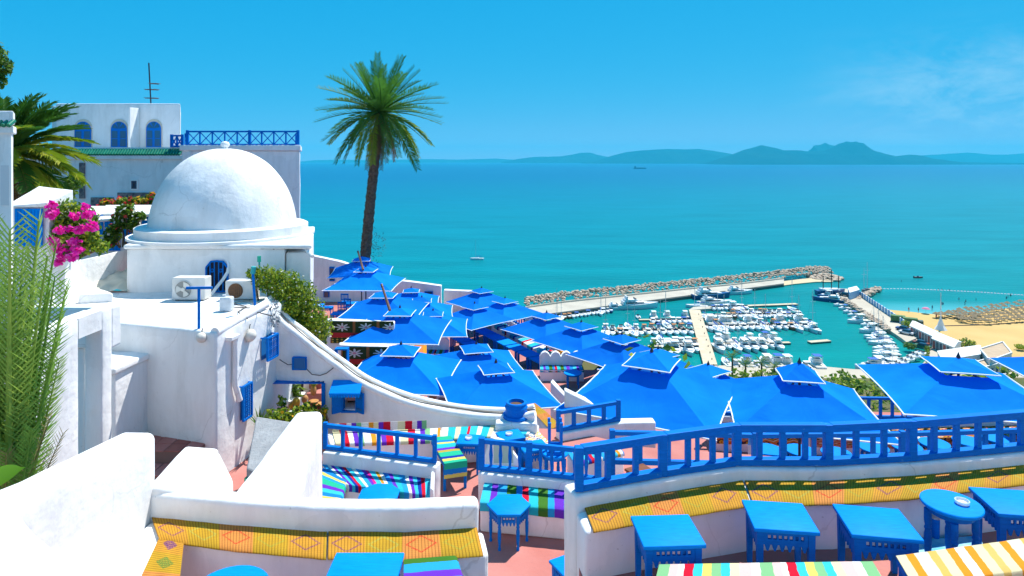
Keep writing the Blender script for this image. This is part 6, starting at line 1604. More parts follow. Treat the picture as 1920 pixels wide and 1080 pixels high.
# ---------------------------------------------------------------- parasols
SEED = [0.0]
def umbrella_parts(t, S, rise, cap, pole, ch):
    """square market parasol; origin on the ground, canopy edge at height `pole`"""
    SEED[0] += 7.3
    h = S / 2; c = cap / 2
    z0, z1 = pole, pole + rise
    def canopy(half, za, zb, inner, sag, n=8, lip=0.0):
        mb = MB()
        for k in range(4):
            M = Matrix.Rotation(k * pi / 2, 3, 'Z')
            vs = []
            for i in range(n + 1):
                r = i / n                       # from inner ring to the edge
                for j in range(n + 1):
                    s = j / n * 2 - 1
                    hw = lerp(inner, half, r)
                    z = lerp(zb, za, r)
                    bow = (1 - s * s)
                    z -= sag * bow * sin(r * pi * .9) * .9
                    fold = noise.noise(Vector((s * 5.0 + SEED[0], r * 1.2, k * 3.1))) * .030 * r * min(1, bow * 3) + noise.noise(Vector((s * 1.5, r * 2.5 + SEED[0], k * 1.7))) * .035 * min(1, bow * 3) * sin(r * pi)
                    if n > 6: z += fold
                    y = -hw + bow * r * half * .035
                    vs.append(M @ Vector((s * hw, y, z)))
            fs = [(i * (n + 1) + j, (i + 1) * (n + 1) + j, (i + 1) * (n + 1) + j + 1, i * (n + 1) + j + 1) for i in range(n) for j in range(n)]
            mb.add(vs, fs)
        if lip:
            for k in range(4):
                M = Matrix.Rotation(k * pi / 2, 3, 'Z'); vs = []
                for j in range(n + 1):
                    s = j / n * 2 - 1; y = -half + (1 - s * s) * half * .035
                    vs += [M @ Vector((s * half, y, za)), M @ Vector((s * half, y - .004, za - lip))]
                mb.add(vs, [(2 * j, 2 * j + 1, 2 * j + 3, 2 * j + 2) for j in range(n)])
        return mb
    zc = lerp(z0, z1, 1 - c / h * .72)
    canopy(h, z0, zc, c * .72, .07, 14).build('canopy', CANVAS, t, smooth=179)
    def edge(half, z, r):
        pts = []
        for k in range(4):
            M = Matrix.Rotation(k * pi / 2, 3, 'Z')
            for j in range(8):
                s = j / 8 * 2 - 1; pts.append(M @ Vector((s * half, -half + (1 - s * s) * half * .035, z)))
        pts.append(pts[0]); return MB().tube(pts, r, n=5, caps=False)
    edge(h, z0 - .008, .016).build('edge_trim', TRIM, t)
    canopy(c, zc + .10, zc + .10 + rise * ch, .04, .01, 4).build('vent_cap', CANVAS, t, smooth=30)
    edge(c, zc + .094, .014).build('vent_trim', TRIM, t)
    MB().tube([(0, 0, 0), (0, 0, zc + .12 + rise * ch)], .028, n=8).build('pole', DARKMETAL, t)
    MB().lathe([(.03, 0), (.045, .02), (.03, .05), (.012, .10), (0, .13)], (0, 0, zc + .10 + rise * ch), n=10).build('finial', DARKMETAL, t)
    for k in range(4):
        a = pi / 4 + k * pi / 2
        MB().beam((c * .5 * cos(a), c * .5 * sin(a), zc - .02), (h * 1.39 * cos(a), h * 1.39 * sin(a), z0 - .03), .025, .03).build('rib', DARKMETAL, t)
        MB().lathe([(.0, -.03), (.028, -.02), (.028, .015), (0, .025)], (h * 1.414 * cos(a), h * 1.414 * sin(a), z0 - .012), n=8).build('corner_tip', TRIM, t)
    for sx in (0, 1):
        MB().obox((0, 0, .03 + .052 * sx), (.6 - .5 * (1 - sx) * 0, .10, .05), sx * pi / 2).build('foot', DARKMETAL, t)
    return t
UG = 'blue parasols over the café terraces'
def umb(label, px, py, Y, rz, S=3.0, rise=.72, cap=.95, fl=8.2, ch=.26):
    """px, py: the tip of the vent cap in the photo; fl: floor depth"""
    tip = P(px, py, Y); zc = lambda pole: lerp(pole, pole + rise, 1 - cap / S * .72)
    ptop = tip.z - Z(fl)
    pole = ptop - (rise * (1 - cap / S * .72) + .10 + rise * ch)
    t = thing('parasol', label, 'parasol', (tip.x, tip.y, Z(fl)), radians(rz), UG)
    umbrella_parts(t, S, rise, cap, pole, ch)
    return t
umb('biggest blue parasol in the middle, large vent cap, behind the railing corner', 1222, 660, 13.9, -27, 3.2, .85, 1.02, 7.0)
umb('big blue parasol behind the long railing, its pointed cap in front of the marina', 1499, 681, 13.3, -12, 2.9, .72, .80, 7.0, .36)
umb('big blue parasol at the right side, wide flat vent cap below the white roof', 1797, 671, 13.1, -13, 3.0, .60, 1.05, 7.0)
umb('blue parasol corner cut off by the right picture edge', 2060, 655, 14.6, -10, 3.0, .62, 1.0, 7.0)
umb('blue parasol above the curved wall with a tall vent cap', 752, 646, 18.3, -4, 3.0, .75, .95)
umb('blue parasol left of the biggest one, above the fridge', 930, 680, 16.6, 14, 2.75, .62, .80)
umb('blue parasol tucked behind the two above the curved wall', 893, 645, 21.0, 14, 2.9, .62, .95, 9.2)
umb('blue parasol hiding a scalloped white wall, wooden pole lying across its cap', 750, 577, 22.2, -2, 3.15, .68, .95)
umb('blue parasol beyond the one with the wooden pole', 719, 546, 25.4, -2, 3.1, .68, .95)
umb('blue parasol standing before the far white wall with a window', 686, 500, 29.0, -2, 3.0, .66, .90)
umb('farthest blue parasol, at the foot of the tall palm', 678, 481, 32.5, 8, 3.0, .66, .90)
umb('blue parasol half hidden, topmost of the three behind the wooden pole', 771, 540, 33.5, 6, 2.9, .62, .85, 9.2)
umb('blue parasol half hidden, middle of the three behind the wooden pole', 791, 557, 30.0, 6, 2.9, .62, .90, 9.2)
umb('blue parasol half hidden, lowest of the three behind the wooden pole', 812, 582, 27.2, 4, 2.9, .62, .85, 9.2)
umb('blue parasol at the far end of the terrace, before the open sea', 903, 540, 35.5, 40, 2.9, .70, .95, 9.2)
umb('blue parasol over the rows of tables, pointed corner towards the steps', 890, 569, 30.8, 44, 2.8, .66, .95, 9.2)
umb('blue parasol beside the breakwater end, over the far tables', 947, 559, 32.8, 42, 2.9, .66, .95, 9.2)
umb('first blue parasol of the diagonal row, beside the moored boats', 1025, 586, 28.5, 40, 2.9, .68, .95, 9.2)
umb('second blue parasol of the diagonal row towards the marina', 1090, 604, 25.5, 40, 2.85, .68, .95, 9.2)
umb('third blue parasol of the diagonal row, with drooping folds', 1166, 627, 22.8, 38, 2.8, .68, .95, 8.0)
umb('fourth blue parasol of the diagonal row, behind the biggest one', 1234, 654, 20.4, 34, 2.7, .66, .95, 8.0)
umb('last blue parasol of the diagonal row, behind the biggest one and the jetty', 1328, 684, 18.0, 34, 2.6, .60, .90, 8.0)
for lb, a, b_, y0, y1 in (('long weathered pole lying across the cap of a parasol', (717, 538), (731, 582), 22.3, 21.6), ('weathered pole leaning over the farthest parasols', (672, 474), (681, 506), 29.6, 28.6)):
    A, B_ = P(*a, y0), P(*b_, y1)
    t = thing('wooden_pole', lb, 'pole', B_)
    MB().tube([B_, A], [.05, .04], n=8).build('shaft', WOOD, t, w=True)
    MB().tube([A, A + (A - B_).normalized() * .12], .048, n=8).build('tip', DARKMETAL, t, w=True)

# ---------------------------------------------------------------- right lower terrace (floor 7.0)
FL = 7.0
kb = [Vector((X(px, y_), y_, Z(6.55))) for px, y_ in ((1330, 15.9), (1500, 15.7), (1700, 15.6), (1960, 15.8))]
kf = [p + Vector((-.05, -.55, 0)) for p in kb]
wall('white seat along the far side of the lower terrace, covered with kilims', [xy(p) for p in kf] + [xy(p) for p in kb[::-1]], FL, 6.55, 'bench', 'masonry_bench')
wall('white back wall of the kilim-covered seat', [xy(p) for p in kb] + off([xy(p) for p in kb], .2)[::-1], FL + .6, 6.35, 'wall', 'parapet_wall')
for k, (a, b_) in enumerate(((0, 1), (1, 2), (2, 3))):
    lab = ('orange and black kilim on the far seat behind the first round tables', 'red and cream kilim on the far seat, middle piece', 'orange kilim on the far seat nearest the picture edge')[k]
    L_, R_ = [kb[a].lerp(kb[b_], .02), kb[a].lerp(kb[b_], .98)], [kf[a].lerp(kf[b_], .02), kf[a].lerp(kf[b_], .98)]
    cloth(lab, L_, R_, (KIL_ORANGE, KIL_FIRE, KIL_ORANGE)[k], 'kilim', 'rug', drop=.25, sub=12)
railing('blue railing on the far side of the lower terrace, greenery behind it', [Vector((p.x, p.y + .1, Z(6.345))) for p in kb], .52, spacing=.30, post=.09, bal=.06, rail=(.07, .06))
for k, (px, py) in enumerate(((1500, 843), (1568, 848), (1638, 838), (1700, 836), (1752, 830), (1815, 826), (1868, 820), (1440, 842))):
    c = G(px, py, 6.5)
    inst('rt2', lambda: build_round_table(.32, .5, 'round_table', 4), (c.x, c.y, Z(FL)), k * .4, ('round blue table behind the long railing, beside a black parasol pole', 'round blue table behind the long railing, in front of the orange kilim', 'third round blue table in the row behind the long railing', 'fourth round blue table in the row behind the long railing',
         'fifth round blue table in the row behind the long railing', 'sixth round blue table in the row behind the long railing', 'last round blue table of the row, towards the picture edge', 'first round blue table of the row, beside the white bench end')[k], 'round tables in the row behind the long railing')
wall('white bench end standing on the lower terrace behind the long railing', [(X(1402, 12.6), 12.6), (X(1422, 12.6), 12.6), (X(1424, 13.2), 13.2), (X(1403, 13.2), 13.2)], FL, 5.6, 'bench', 'bench_end', bevel=.03)
cloth('pale chequered rug on the floor behind the long railing', [G(1440, 850, FL - .012), G(1505, 850, FL - .012)], [G(1436, 874, FL - .012), G(1508, 874, FL - .012)], KIL_PALE, 'floor_rug', 'rug')
# benches between the biggest parasol and the steps
wall('white scalloped bench back beside the steps to the lower terrace', [(X(1058, 13.2), 13.2), (X(1190, 13.2), 13.0), (X(1190, 13.3), 13.3), (X(1058, 13.4), 13.4)], 8.2, [4.75, 5.4, 5.4, 4.75], 'wall', 'seat_wall')
A = [G(1003, 757, 5.3), G(1026, 775, 5.3), G(1052, 800, 5.3)]; Bq = [G(985, 760, 5.3), G(1006, 780, 5.3), G(1030, 806, 5.3)]
wall('white wall running down beside the steps, topped with a yellow mat', [xy(p) for p in A] + [xy(p) for p in Bq[::-1]], 8.2, 5.31, 'wall', 'stair_wall')
cloth('yellow straw mat on the wall beside the steps, past the blue urn', A, Bq, STRAW, 'straw_mat', 'mat', nv=4, sub=8)

# ---------------------------------------------------------------- left lower terrace (floor 8.2): rugs, fridge, chairs, walls
def hung_rug(label, px0, px1, py0, py1, Y0, Y1, m_, name='hanging_rug', slant=0.0):
    A, B_ = P(px0, py0, Y0), P(px1, py0 + slant, Y1)
    dz = (py1 - py0) * Y0 / F
    n = 10; vs = []
    mb = MB(); mb.uv = {}
    for i in range(n + 1):
        for j in range(7):
            p = A.lerp(B_, i / n) + Vector((0, -.03 - .03 * noise.noise(Vector((i * .6, j * .5, px0))), -dz * j / 6))
            mb.uv[len(mb.v)] = (i / n * (B_ - A).length, j / 6); mb.v.append(p)
    for i in range(n):
        for j in range(6): mb.f.append([i * 7 + j, i * 7 + j + 1, i * 7 + j + 8, i * 7 + j + 7]); mb.m.append(0)
    tag(mb.build(name, m_, thick=.012, smooth=60), label, 'rug')
wall('white wall carrying the upper dark red rug, behind the shrub', [(X(612, 21.8), 21.8), (X(740, 21.4), 21.4), (X(740, 21.6), 21.7), (X(612, 22.1), 22.1)], 8.3, 5.45, 'wall', 'rug_wall')
hung_rug('dark red rug with white star flowers hanging beside the shrub, upper one', 620, 738, 602, 643, 21.76, 21.38, KIL_RED)
wall('white wall carrying the lower star-flowered rug', [(X(636, 19.8), 19.8), (X(790, 19.5), 19.5), (X(790, 19.8), 19.8), (X(636, 20.1), 20.1)], 8.3, 5.72, 'wall', 'rug_wall')
hung_rug('dark red rug with white star flowers, lower one beside the blue stand', 640, 735, 650, 694, 19.76, 19.6, KIL_RED)
cloth('orange and cream striped cloth on the wall behind a parasol cap', [P(735, 648, 19.7), P(800, 648, 19.6)], [P(735, 656, 19.2), P(800, 672, 18.9)], ST_FARORANGE, 'striped_cloth', 'cloth', drop=.2)
hung_rug('orange, red and black kilim hanging beside the fridge', 805, 850, 712, 772, 19.0, 18.4, KIL_FIRE)
wall('white wall behind the hanging orange kilim', [(X(802, 19.2), 19.12), (X(858, 18.4), 18.45), (X(858, 18.6), 18.75), (X(802, 19.4), 19.4)], 8.3, 6.55, 'wall', 'rug_wall')
b = Vector((X(842, 17.6), 17.6, Z(8.2)))
t = thing('fridge', 'white glass-fronted fridge under the parasol above the curved wall', 'fridge', (X(842, 17.6) - .05, 17.6, Z(8.2)))
MB().box(-.30, .30, 0, .55, 0, 2.0).build('cabinet', ACW, t, bevel=.03)
MB().box(-.24, .24, -.012, -.002, 1.30, 1.66).build('door_glass', mat('fridge_glass', (.05, .12, .18), .1, .6), t)
MB().box(-.27, .27, -.02, -.002, 1.68, 1.92).build('header', TRIM, t); MB().box(.24, .27, -.05, -.02, 1.2, 1.5).build('handle', DARKMETAL, t)
t = thing('blue_stand', 'small blue dresser with jars beside the lower rug', 'dresser', P(639, 705, 15.5))
for x in (0, .28): MB().box(x, x + .03, 0, .2, -1.5, .62).build('side', BLUE, t).location = (-.155, 0, 0)
MB().box(-.155, .155, 0, .2, .2, .24).build('shelf', BLUE, t); MB().box(-.155, .155, 0, .2, .62, .65).build('top', BLUE, t)
for k in range(4): MB().lathe([(.02, 0), (.028, .03), (.02, .1), (.012, .13)], (-.1 + k * .065, .1, .241), n=8).build('jar', (TRIM, BLUE)[k % 2], t)
for k, (px, py, rz) in enumerate(((612, 580, 0), (660, 572, .2), (632, 592, 1.6), (596, 576, .1), (690, 570, 0))):
    c = G(px, py, 7.75)
    inst('sqf', lambda: build_square_table(.8, .7, .72, 'square_table'), (c.x, c.y, Z(8.2)), rz, ('square blue table on the sunlit corner of the far terrace', 'square blue table along the far white wall', 'square blue table half in shade beside the shrub', 'square blue table against the far wall, behind the shrub', 'square blue table under the farthest parasols')[k], sc=.8)
for k, (px, py, rz) in enumerate(((640, 600, .1), (655, 590, 2.8), (900, 772, 3.3), (885, 775, 3.0), (648, 580, 3.1))):
    c = G(px, py, 8.2)
    inst('chair', build_chair, (c.x, c.y, Z(8.2)), rz, ('blue wooden chair with a spindle back beside the shrub', 'blue wooden chair behind the shaded parasol edge', 'blue wooden chair under the parasol left of the urn', 'second blue chair under the parasol left of the urn', 'blue wooden chair facing the far wall')[k])
hexc = G(945, 770, 7.75)
inst('rt2', lambda: None, (hexc.x, hexc.y, Z(8.2)), 0, 'round blue table on the lower terrace beside the urn', sc=1.0)
inst('rt2', lambda: None, (G(905, 785, 7.75).x, 19.0, Z(8.2)), 0, 'round blue table under the parasol beyond the wall curve', sc=1.0)
# far walls
fw = thing('far_wall', 'white wall in shade closing the far terrace, stepping down towards the sea', 'wall', (X(700, 37), 37, Z(8.2)))
def fwall(px0, px1, t0, t1, y_, name='masonry'):
    MB().prism([(X(px0, y_), y_), (X(px1, y_), y_), (X(px1, y_), y_ + .4), (X(px0, y_), y_ + .4)], Z(9.8), [zz(t0, y_), zz(t1, y_), zz(t1, y_), zz(t0, y_)]).build(name, WHITE, fw, w=True, bevel=.04, lump=.01)
fwall(560, 640, 474, 491, 37.0); fwall(640, 735, 491, 524, 37.02); fwall(735, 827, 524, 536, 37.04); fwall(832, 905, 544, 547, 38.2); fwall(905, 965, 547, 575, 38.25)
for a0, a1, c0, c1 in ((618, 628, 500, 527), (796, 812, 546, 556), (607, 618, 546, 557)):
    w_ = MB().box(X(a0, 37), X(a1, 37), 36.93, 36.99, zz(c1, 37), zz(c0, 37)).build('window', BLUE, fw, w=True)
    MB().box(lerp(X(a0, 37), X(a1, 37), .15), lerp(X(a0, 37), X(a1, 37), .85), 36.90, 36.929, lerp(zz(c1, 37), zz(c0, 37), .1), lerp(zz(c1, 37), zz(c0, 37), .9)).build('pane', GLASS, w_, w=True)
wall('white pier catching the sun under the far parasols', [(X(682, 31), 31), (X(716, 31), 31), (X(716, 31.3), 31.3), (X(682, 31.3), 31.3)], 8.2, 6.3, 'wall', 'white_pier')
def scallop_wall(label, px0, px1, py_top, Y, floor_d, n=4):
    t = thing('scalloped_wall', label, 'wall', (X((px0 + px1) / 2, Y), Y, Z(floor_d)))
    x0, x1, zt = X(px0, Y), X(px1, Y), zz(py_top, Y)
    pts = [(x0, Z(floor_d)), (x1, Z(floor_d))]
    for k in range(n, 0, -1):
        xa, xb_ = lerp(x0, x1, k / n), lerp(x0, x1, (k - 1) / n)
        for i in range(7):
            u = i / 7; pts.append((lerp(xa, xb_, u), zt - .14 + .18 * sin(pi * u) ** .7))
    pts.append((x0, zt - .14)); m_ = len(pts)
    MB().add([(x, Y, z) for x, z in pts] + [(x, Y + .18, z) for x, z in pts], [tuple(range(m_)), tuple(range(2 * m_ - 1, m_ - 1, -1))] + [(i, i + m_, (i + 1) % m_ + m_, (i + 1) % m_) for i in range(m_)]).build('back', WHITE, t, w=True)
    MB().box(x0, x1, Y - .5, Y - .002, Z(floor_d), Z(floor_d - .42)).build('seat', WHITE, t, w=True, bevel=.02)
    return x0, x1
for lb, clb, a0, a1, pt, Y_, fd in (('white scalloped seat wall under the parasol with the wooden pole', 'dark striped mat on the scalloped seat under a parasol', 736, 842, 634, 26.2, 8.2), ('white scalloped seat wall beside the steps, colourful cushions on it', 'colourful mat on the scalloped seat near the biggest parasol', 1012, 1092, 662, 23.6, 8.0)):
    x0, x1 = scallop_wall(lb, a0, a1, pt, Y_, fd)
    cloth(clb, [Vector((x0, Y_ - .02, Z(fd - .425))), Vector((x1, Y_ - .02, Z(fd - .425)))], [Vector((x0, Y_ - .48, Z(fd - .425))), Vector((x1, Y_ - .48, Z(fd - .425)))], ST_DARK, 'seat_mat', 'mat', drop=.1)
c = Vector((X(1074, 22.6), 22.6, Z(8.0)))
inst('rt2', lambda: None, c, 0, 'round blue table before the scalloped seat near the biggest parasol')
wall('low white wall with a rounded end under the biggest parasol corner', [(X(1032, 18.5), 18.5), (X(1100, 17.2), 17.2), (X(1103, 17.4), 17.4), (X(1036, 18.7), 18.75)], 9.2, [6.4, 7.0, 7.0, 6.4], 'wall', 'seat_wall')

# ---------------------------------------------------------------- far lower terrace: rows of tables, seats, fence (floor 9.2)
F3 = 9.2
fa, fb = G(948, 606, 9.0), G(1092, 688, 9.0)
fp = [fa.lerp(fb, k / 3) for k in range(4)]
wall('low white wall under the fence beside the table rows', [xy(p) for p in fp] + off([xy(p) for p in fp], .25)[::-1], 10.0, 8.75, 'wall', 'kerb_wall')
railing('blue fence beside the rows of tables, towards the marina', [Vector((p.x + .1, p.y + .1, Z(8.745))) for p in fp], .75, spacing=.30, post=.1, bal=.06, rail=(.07, .06))
for k, p in enumerate(fp[1:3]): wall(('white fence pillar nearer the sea', 'white fence pillar nearer the steps')[k], [(p.x - .12, p.y - .35), (p.x + .38, p.y - .35), (p.x + .38, p.y + .0), (p.x - .12, p.y + .0)], 10, 7.95, 'pillar', 'fence_pillar', bevel=.03)
sa = [p + Vector((-.25, -.35, 0)) for p in fp]; sb_ = [p + Vector((-.75, -.85, 0)) for p in fp]
for q in sa + sb_: q.z = Z(8.8)
wall('long white seat along the fence beside the table rows', [xy(p) for p in sa] + [xy(p) for p in sb_[::-1]], F3, 8.81, 'bench', 'masonry_bench')
cloth('teal and white striped mat on the seat along the fence', sa, sb_, ST_FARTEAL, 'seat_mat', 'mat', drop=.15, sub=10)
r1a, r1b = G(893, 618, 8.6), G(1040, 692, 8.6)
def build_long_table():
    t = thing('long_table', 'x', 'table')
    MB().box(-.45, .45, -.35, .35, .68, .73).build('table_top', TABLEBLUE, t)
    for sx in (-1, 1):
        for sy in (-1, 1): MB().box(sx * .39 - .035, sx * .39 + .035, sy * .29 - .035, sy * .29 + .035, 0, .68).build('leg', BLUE, t)
    return t
ang = atan2(r1b.y - r1a.y, r1b.x - r1a.x)
for k in range(8):
    p = r1a.lerp(r1b, k / 7)
    inst('lt', build_long_table, (p.x, p.y, Z(F3)), ang, f'blue table in the shaded row along the fence, {ORD[k]} from the sea', 'tables in the row along the fence')
r2 = Vector((-1.25, -.9, 0))
for k in range(6):
    p = r1a.lerp(r1b, k / 7 + .05) + r2
    inst('lt', build_long_table, (p.x, p.y, Z(F3)), ang, f'blue table in the second shaded row, farther from the fence, {ORD[k]} from the sea', 'tables in the second row')
for k in range(2):
    A, B_ = r1a.lerp(r1b, .0 + k * .5) + Vector((-.55, -.45, 0)), r1a.lerp(r1b, .45 + k * .5) + Vector((-.55, -.45, 0))
    wall(('white bench between the two table rows, farther half', 'white bench between the two table rows, nearer half')[k], [xy(A), xy(B_), (B_.x - .28, B_.y - .22), (A.x - .28, A.y - .22)], F3, 8.82, 'bench', 'masonry_bench', bevel=.02, lump=0)
    A.z = B_.z = Z(8.815); cloth(('orange striped mat between the table rows, farther half', 'orange striped mat between the table rows, nearer half')[k], [A, B_], [A + Vector((-.28, -.22, 0)), B_ + Vector((-.28, -.22, 0))], ST_FARORANGE if k else ST_FARTEAL, 'seat_mat', 'mat', drop=.1)
p = r1b + Vector((.1, -1.2, 0)); p.z = Z(8.7)
cloth('orange striped mat laid across the end of the table rows', [G(1012, 665, 8.75), G(1068, 652, 8.75)], [G(1022, 672, 8.75), G(1080, 659, 8.75)], ST_FARORANGE, 'seat_mat', 'mat', drop=.2)
wall('white bench end across the table rows', [xy(G(1012, 665, 8.75)), xy(G(1068, 652, 8.75)), xy(G(1080, 659, 8.75)), xy(G(1022, 672, 8.75))], F3, 8.76, 'bench', 'masonry_bench', bevel=.02, lump=0)

# greenery on the slope below the terraces
mb = MB(); rnd = random.Random(77)
for k in range(520):
    y = rnd.uniform(19, 60) if k < 200 else rnd.uniform(60, 188); x = rnd.uniform(-4, max(20, y * .95))
    d = ground_d(x, y)
    if x < 3 and y < 42: continue
    r = rnd.uniform(.6, 1.5) * (1 + y / 90)
    leaves(mb, 60, blob((x, y, Z(d) + r * .3), (r, r, r * .6), seed=k), .26 + y / 130, 100 + k, [0, 1, 2], .5, .6)
tag(mb.build('slope_vegetation', [LEAF, LEAFD, LEAFY]), 'dense green scrub on the slope below the terraces', 'scrub', kind='stuff')
# ---------------------------------------------------------------- marina, beach and shore
def S(px, py, z=0.0): return G(px, py, CAMZ - z)
CONC = mat('quay_concrete', (.50, .46, .38), .9, .1, color2=(.40, .36, .30), noise_scale=.15, detail=8)
CONC2 = mat('pier_planks', (.60, .50, .36), .9, .1, color2=(.48, .40, .28), noise_scale=.4)
PAVE = mat('shore_paving', (.52, .46, .37), .9, .1, color2=(.42, .37, .29), noise_scale=.08, detail=9)
SANDM = mat('beach_sand', (.58, .40, .165), .95, .05, color2=(.50, .33, .125), noise_scale=.06, detail=9)
GEL = mat('gelcoat', (.78, .79, .80), .3, .4)
GELB = mat('gelcoat_blue', (.02, .07, .22), .3, .4)
DECKM = mat('boat_deck', (.66, .62, .52), .7, .2, color2=(.5, .44, .34), noise_scale=.6)
BLUEC = mat('boat_cover_blue', (.02, .10, .40), .7)
WINB = mat('boat_window', (.02, .035, .06), .15, .6)
ALU = mat('mast_metal', (.55, .56, .58), .4, .4)
ROCK = mat('breakwater_stone', (.60, .49, .37), .95, .05, color2=(.40, .29, .22), noise_scale=.5, detail=6)
def struct(name, pts, z0, z1, m_): return tag(MB().prism([xy(p) for p in pts], z0, z1).build(name, m_), kind='structure')
# beach and shore ground
struct('beach', [S(*p) for p in ((1632, 580), (1668, 583), (1710, 587), (1760, 592.5), (1810, 592), (1870, 583), (1930, 573), (2100, 556), (2100, 690), (1850, 672), (1790, 656), (1735, 628), (1690, 606), (1655, 592))], -1, .5, SANDM)
struct('shore_ground', [S(*p) for p in ((1340, 690), (1436, 690), (1500, 688), (1545, 692), (1600, 697), (1690, 700), (1722, 694), (1740, 676), (1738, 660), (1716, 640), (1735, 628), (1790, 656), (1850, 672), (2100, 690), (2100, 830), (1300, 830))], -1, .8, PAVE)
struct('mole_road', [S(*p) for p in ((1560, 548), (1572, 545), (1606, 547), (1628, 570), (1662, 592), (1694, 609), (1735, 629), (1717, 641), (1700, 648), (1690, 640), (1640, 606), (1600, 580))], -1, 1.2, PAVE)
# breakwater quay
qn = [(985, 601), (1060, 591), (1170, 576), (1290, 560), (1380, 549), (1470, 537)]
qf = [(985, 585), (1060, 574), (1170, 562), (1290, 549), (1380, 540), (1470, 529)]
t = thing('breakwater_quay', 'long pale stone quay of the breakwater with a rough sea wall behind', 'quay', S(1230, 565))
MB().prism([xy(S(*p)) for p in qn] + [xy(S(*p)) for p in qf[::-1]], -1, 1.6).build('deck', CONC, t, w=True)
MB().prism([xy(S(*p)) for p in qf] + [xy(S(a, b - .6)) for a, b in qf[::-1]], -1, 2.3).build('sea_wall', mat('quay_wall', (.62, .55, .44), .9, .1), t, w=True)
MB().prism([xy(S(*p)) for p in qn] + [xy(S(a, b + .8)) for a, b in qn[::-1]], -1, 1.3).build('kerb', mat('wet_stone', (.10, .10, .09), .8), t, w=True)
t_ = thing('sand_spit', 'curved sandy spit at the head of the breakwater', 'sand spit', S(1520, 530))
MB().prism([xy(S(*p)) for p in ((1468, 537), (1490, 534), (1530, 530), (1560, 530), (1568, 524), (1540, 521), (1500, 525), (1468, 529))], -1, .5).build('sand', mat('wet_sand', (.52, .42, .26), .8), t_, w=True)
def rock_mesh(seed):
    rnd = random.Random(seed); bm = bmesh.new(); bmesh.ops.create_icosphere(bm, subdivisions=1, radius=1)
    for v in bm.verts: v.co *= rnd.uniform(.65, 1.15); v.co.z *= .75
    r = ([v.co.copy() for v in bm.verts], [[v.index for v in f.verts] for f in bm.faces]); bm.free(); return r
RK = [rock_mesh(i) for i in range(6)]
def rocks(name, label, spots, seed):
    rnd = random.Random(seed); mb = MB()
    for p, r in spots:
        vs, fs = rnd.choice(RK); a = rnd.uniform(0, 6.28); c_, s_ = cos(a), sin(a)
        mb.add([(p.x + (v.x * c_ - v.y * s_) * r, p.y + (v.x * s_ + v.y * c_) * r, p.z + v.z * r) for v in vs], fs)
    tag(mb.build(name, ROCK), label, 'rocks', kind='stuff')
rnd = random.Random(3); spots = []
line = [(985, 583), (1060, 572), (1170, 560), (1290, 547), (1380, 538), (1470, 527), (1530, 519), (1562, 519)]
for k in range(2000):
    u = rnd.random() * (len(line) - 1); j = int(u); f = u - j
    px, py = lerp(line[j][0], line[j + 1][0], f), lerp(line[j][1], line[j + 1][1], f)
    w = rnd.uniform(0, 1)
    wid = 7.0
    p = S(px, py) + Vector((0, w * wid * 1.3, 0)); p.z = 2.0 + 2.6 * sin(min(1, w * 1.5) * pi / 2) * (1 - max(0, w - .6) * 2.4) + rnd.uniform(-.3, .5)
    spots.append((p, rnd.uniform(.4, .95)))
for k in range(160):
    a = rnd.uniform(0, 6.28); q = S(1548, 522); rr = rnd.random() ** .5
    spots.append((Vector((q.x + cos(a) * 9 * rr, q.y + sin(a) * 9 * rr, 2.2 * (1 - rr) + .3)), rnd.uniform(.7, 1.5)))
rocks('breakwater_riprap', 'tumbled pale boulders along the seaward side of the breakwater', spots, 5)
spots = []
for k in range(200):
    f = rnd.random(); p = S(lerp(1612, 1652, f ** .8) - rnd.uniform(0, 14), lerp(563, 545, f) + rnd.uniform(-3, 3)); p.z = rnd.uniform(.3, 1.6); spots.append((p, rnd.uniform(.6, 1.3)))
rocks('mole_riprap', 'boulders heaped on the seaward side of the mole end', spots, 6)
spots = []
for k in range(170):
    f = rnd.random(); p = S(lerp(1575, 1660, f) + rnd.uniform(0, 12), lerp(563, 622, f) - 2, 1.2); p.z = 1.2 + rnd.uniform(0, .7); spots.append((p, rnd.uniform(.5, 1.0)))
rocks('mole_stone_heap', 'grey stones and gear heaped along the mole kerb', spots, 7)

# boats -------------------------------------------------------------
def hull_mb(L, W, H, sheer=.3, sec=9, tr=.85):
    """open-top hull along +X (bow), deck closed, keel below the water"""
    vs, fs = [], []
    for i in range(sec + 1):
        u = i / sec
        w = W / 2 * (tr + (1 - tr) * min(1, u * 3)) * (1 - max(0, (u - .45) / .55) ** 2.2)
        w = max(w, .02); z = H * (1 + sheer * max(0, u - .3))
        x = -L / 2 + L * u
        vs += [(x, -w, z), (x - .02 * L * u, -w * .72, -.2), (x - .02 * L * u, w * .72, -.2), (x, w, z)]
    for i in range(sec):
        a, b = i * 4, i * 4 + 4
        fs += [(a, b, b + 1, a + 1), (a + 2, a + 1, b + 1, b + 2), (a + 3, a + 2, b + 2, b + 3), (a, a + 3, b + 3, b)]
    fs += [(0, 1, 2, 3), tuple(sec * 4 + q for q in (3, 2, 1, 0))]
    return MB().add(vs, fs)
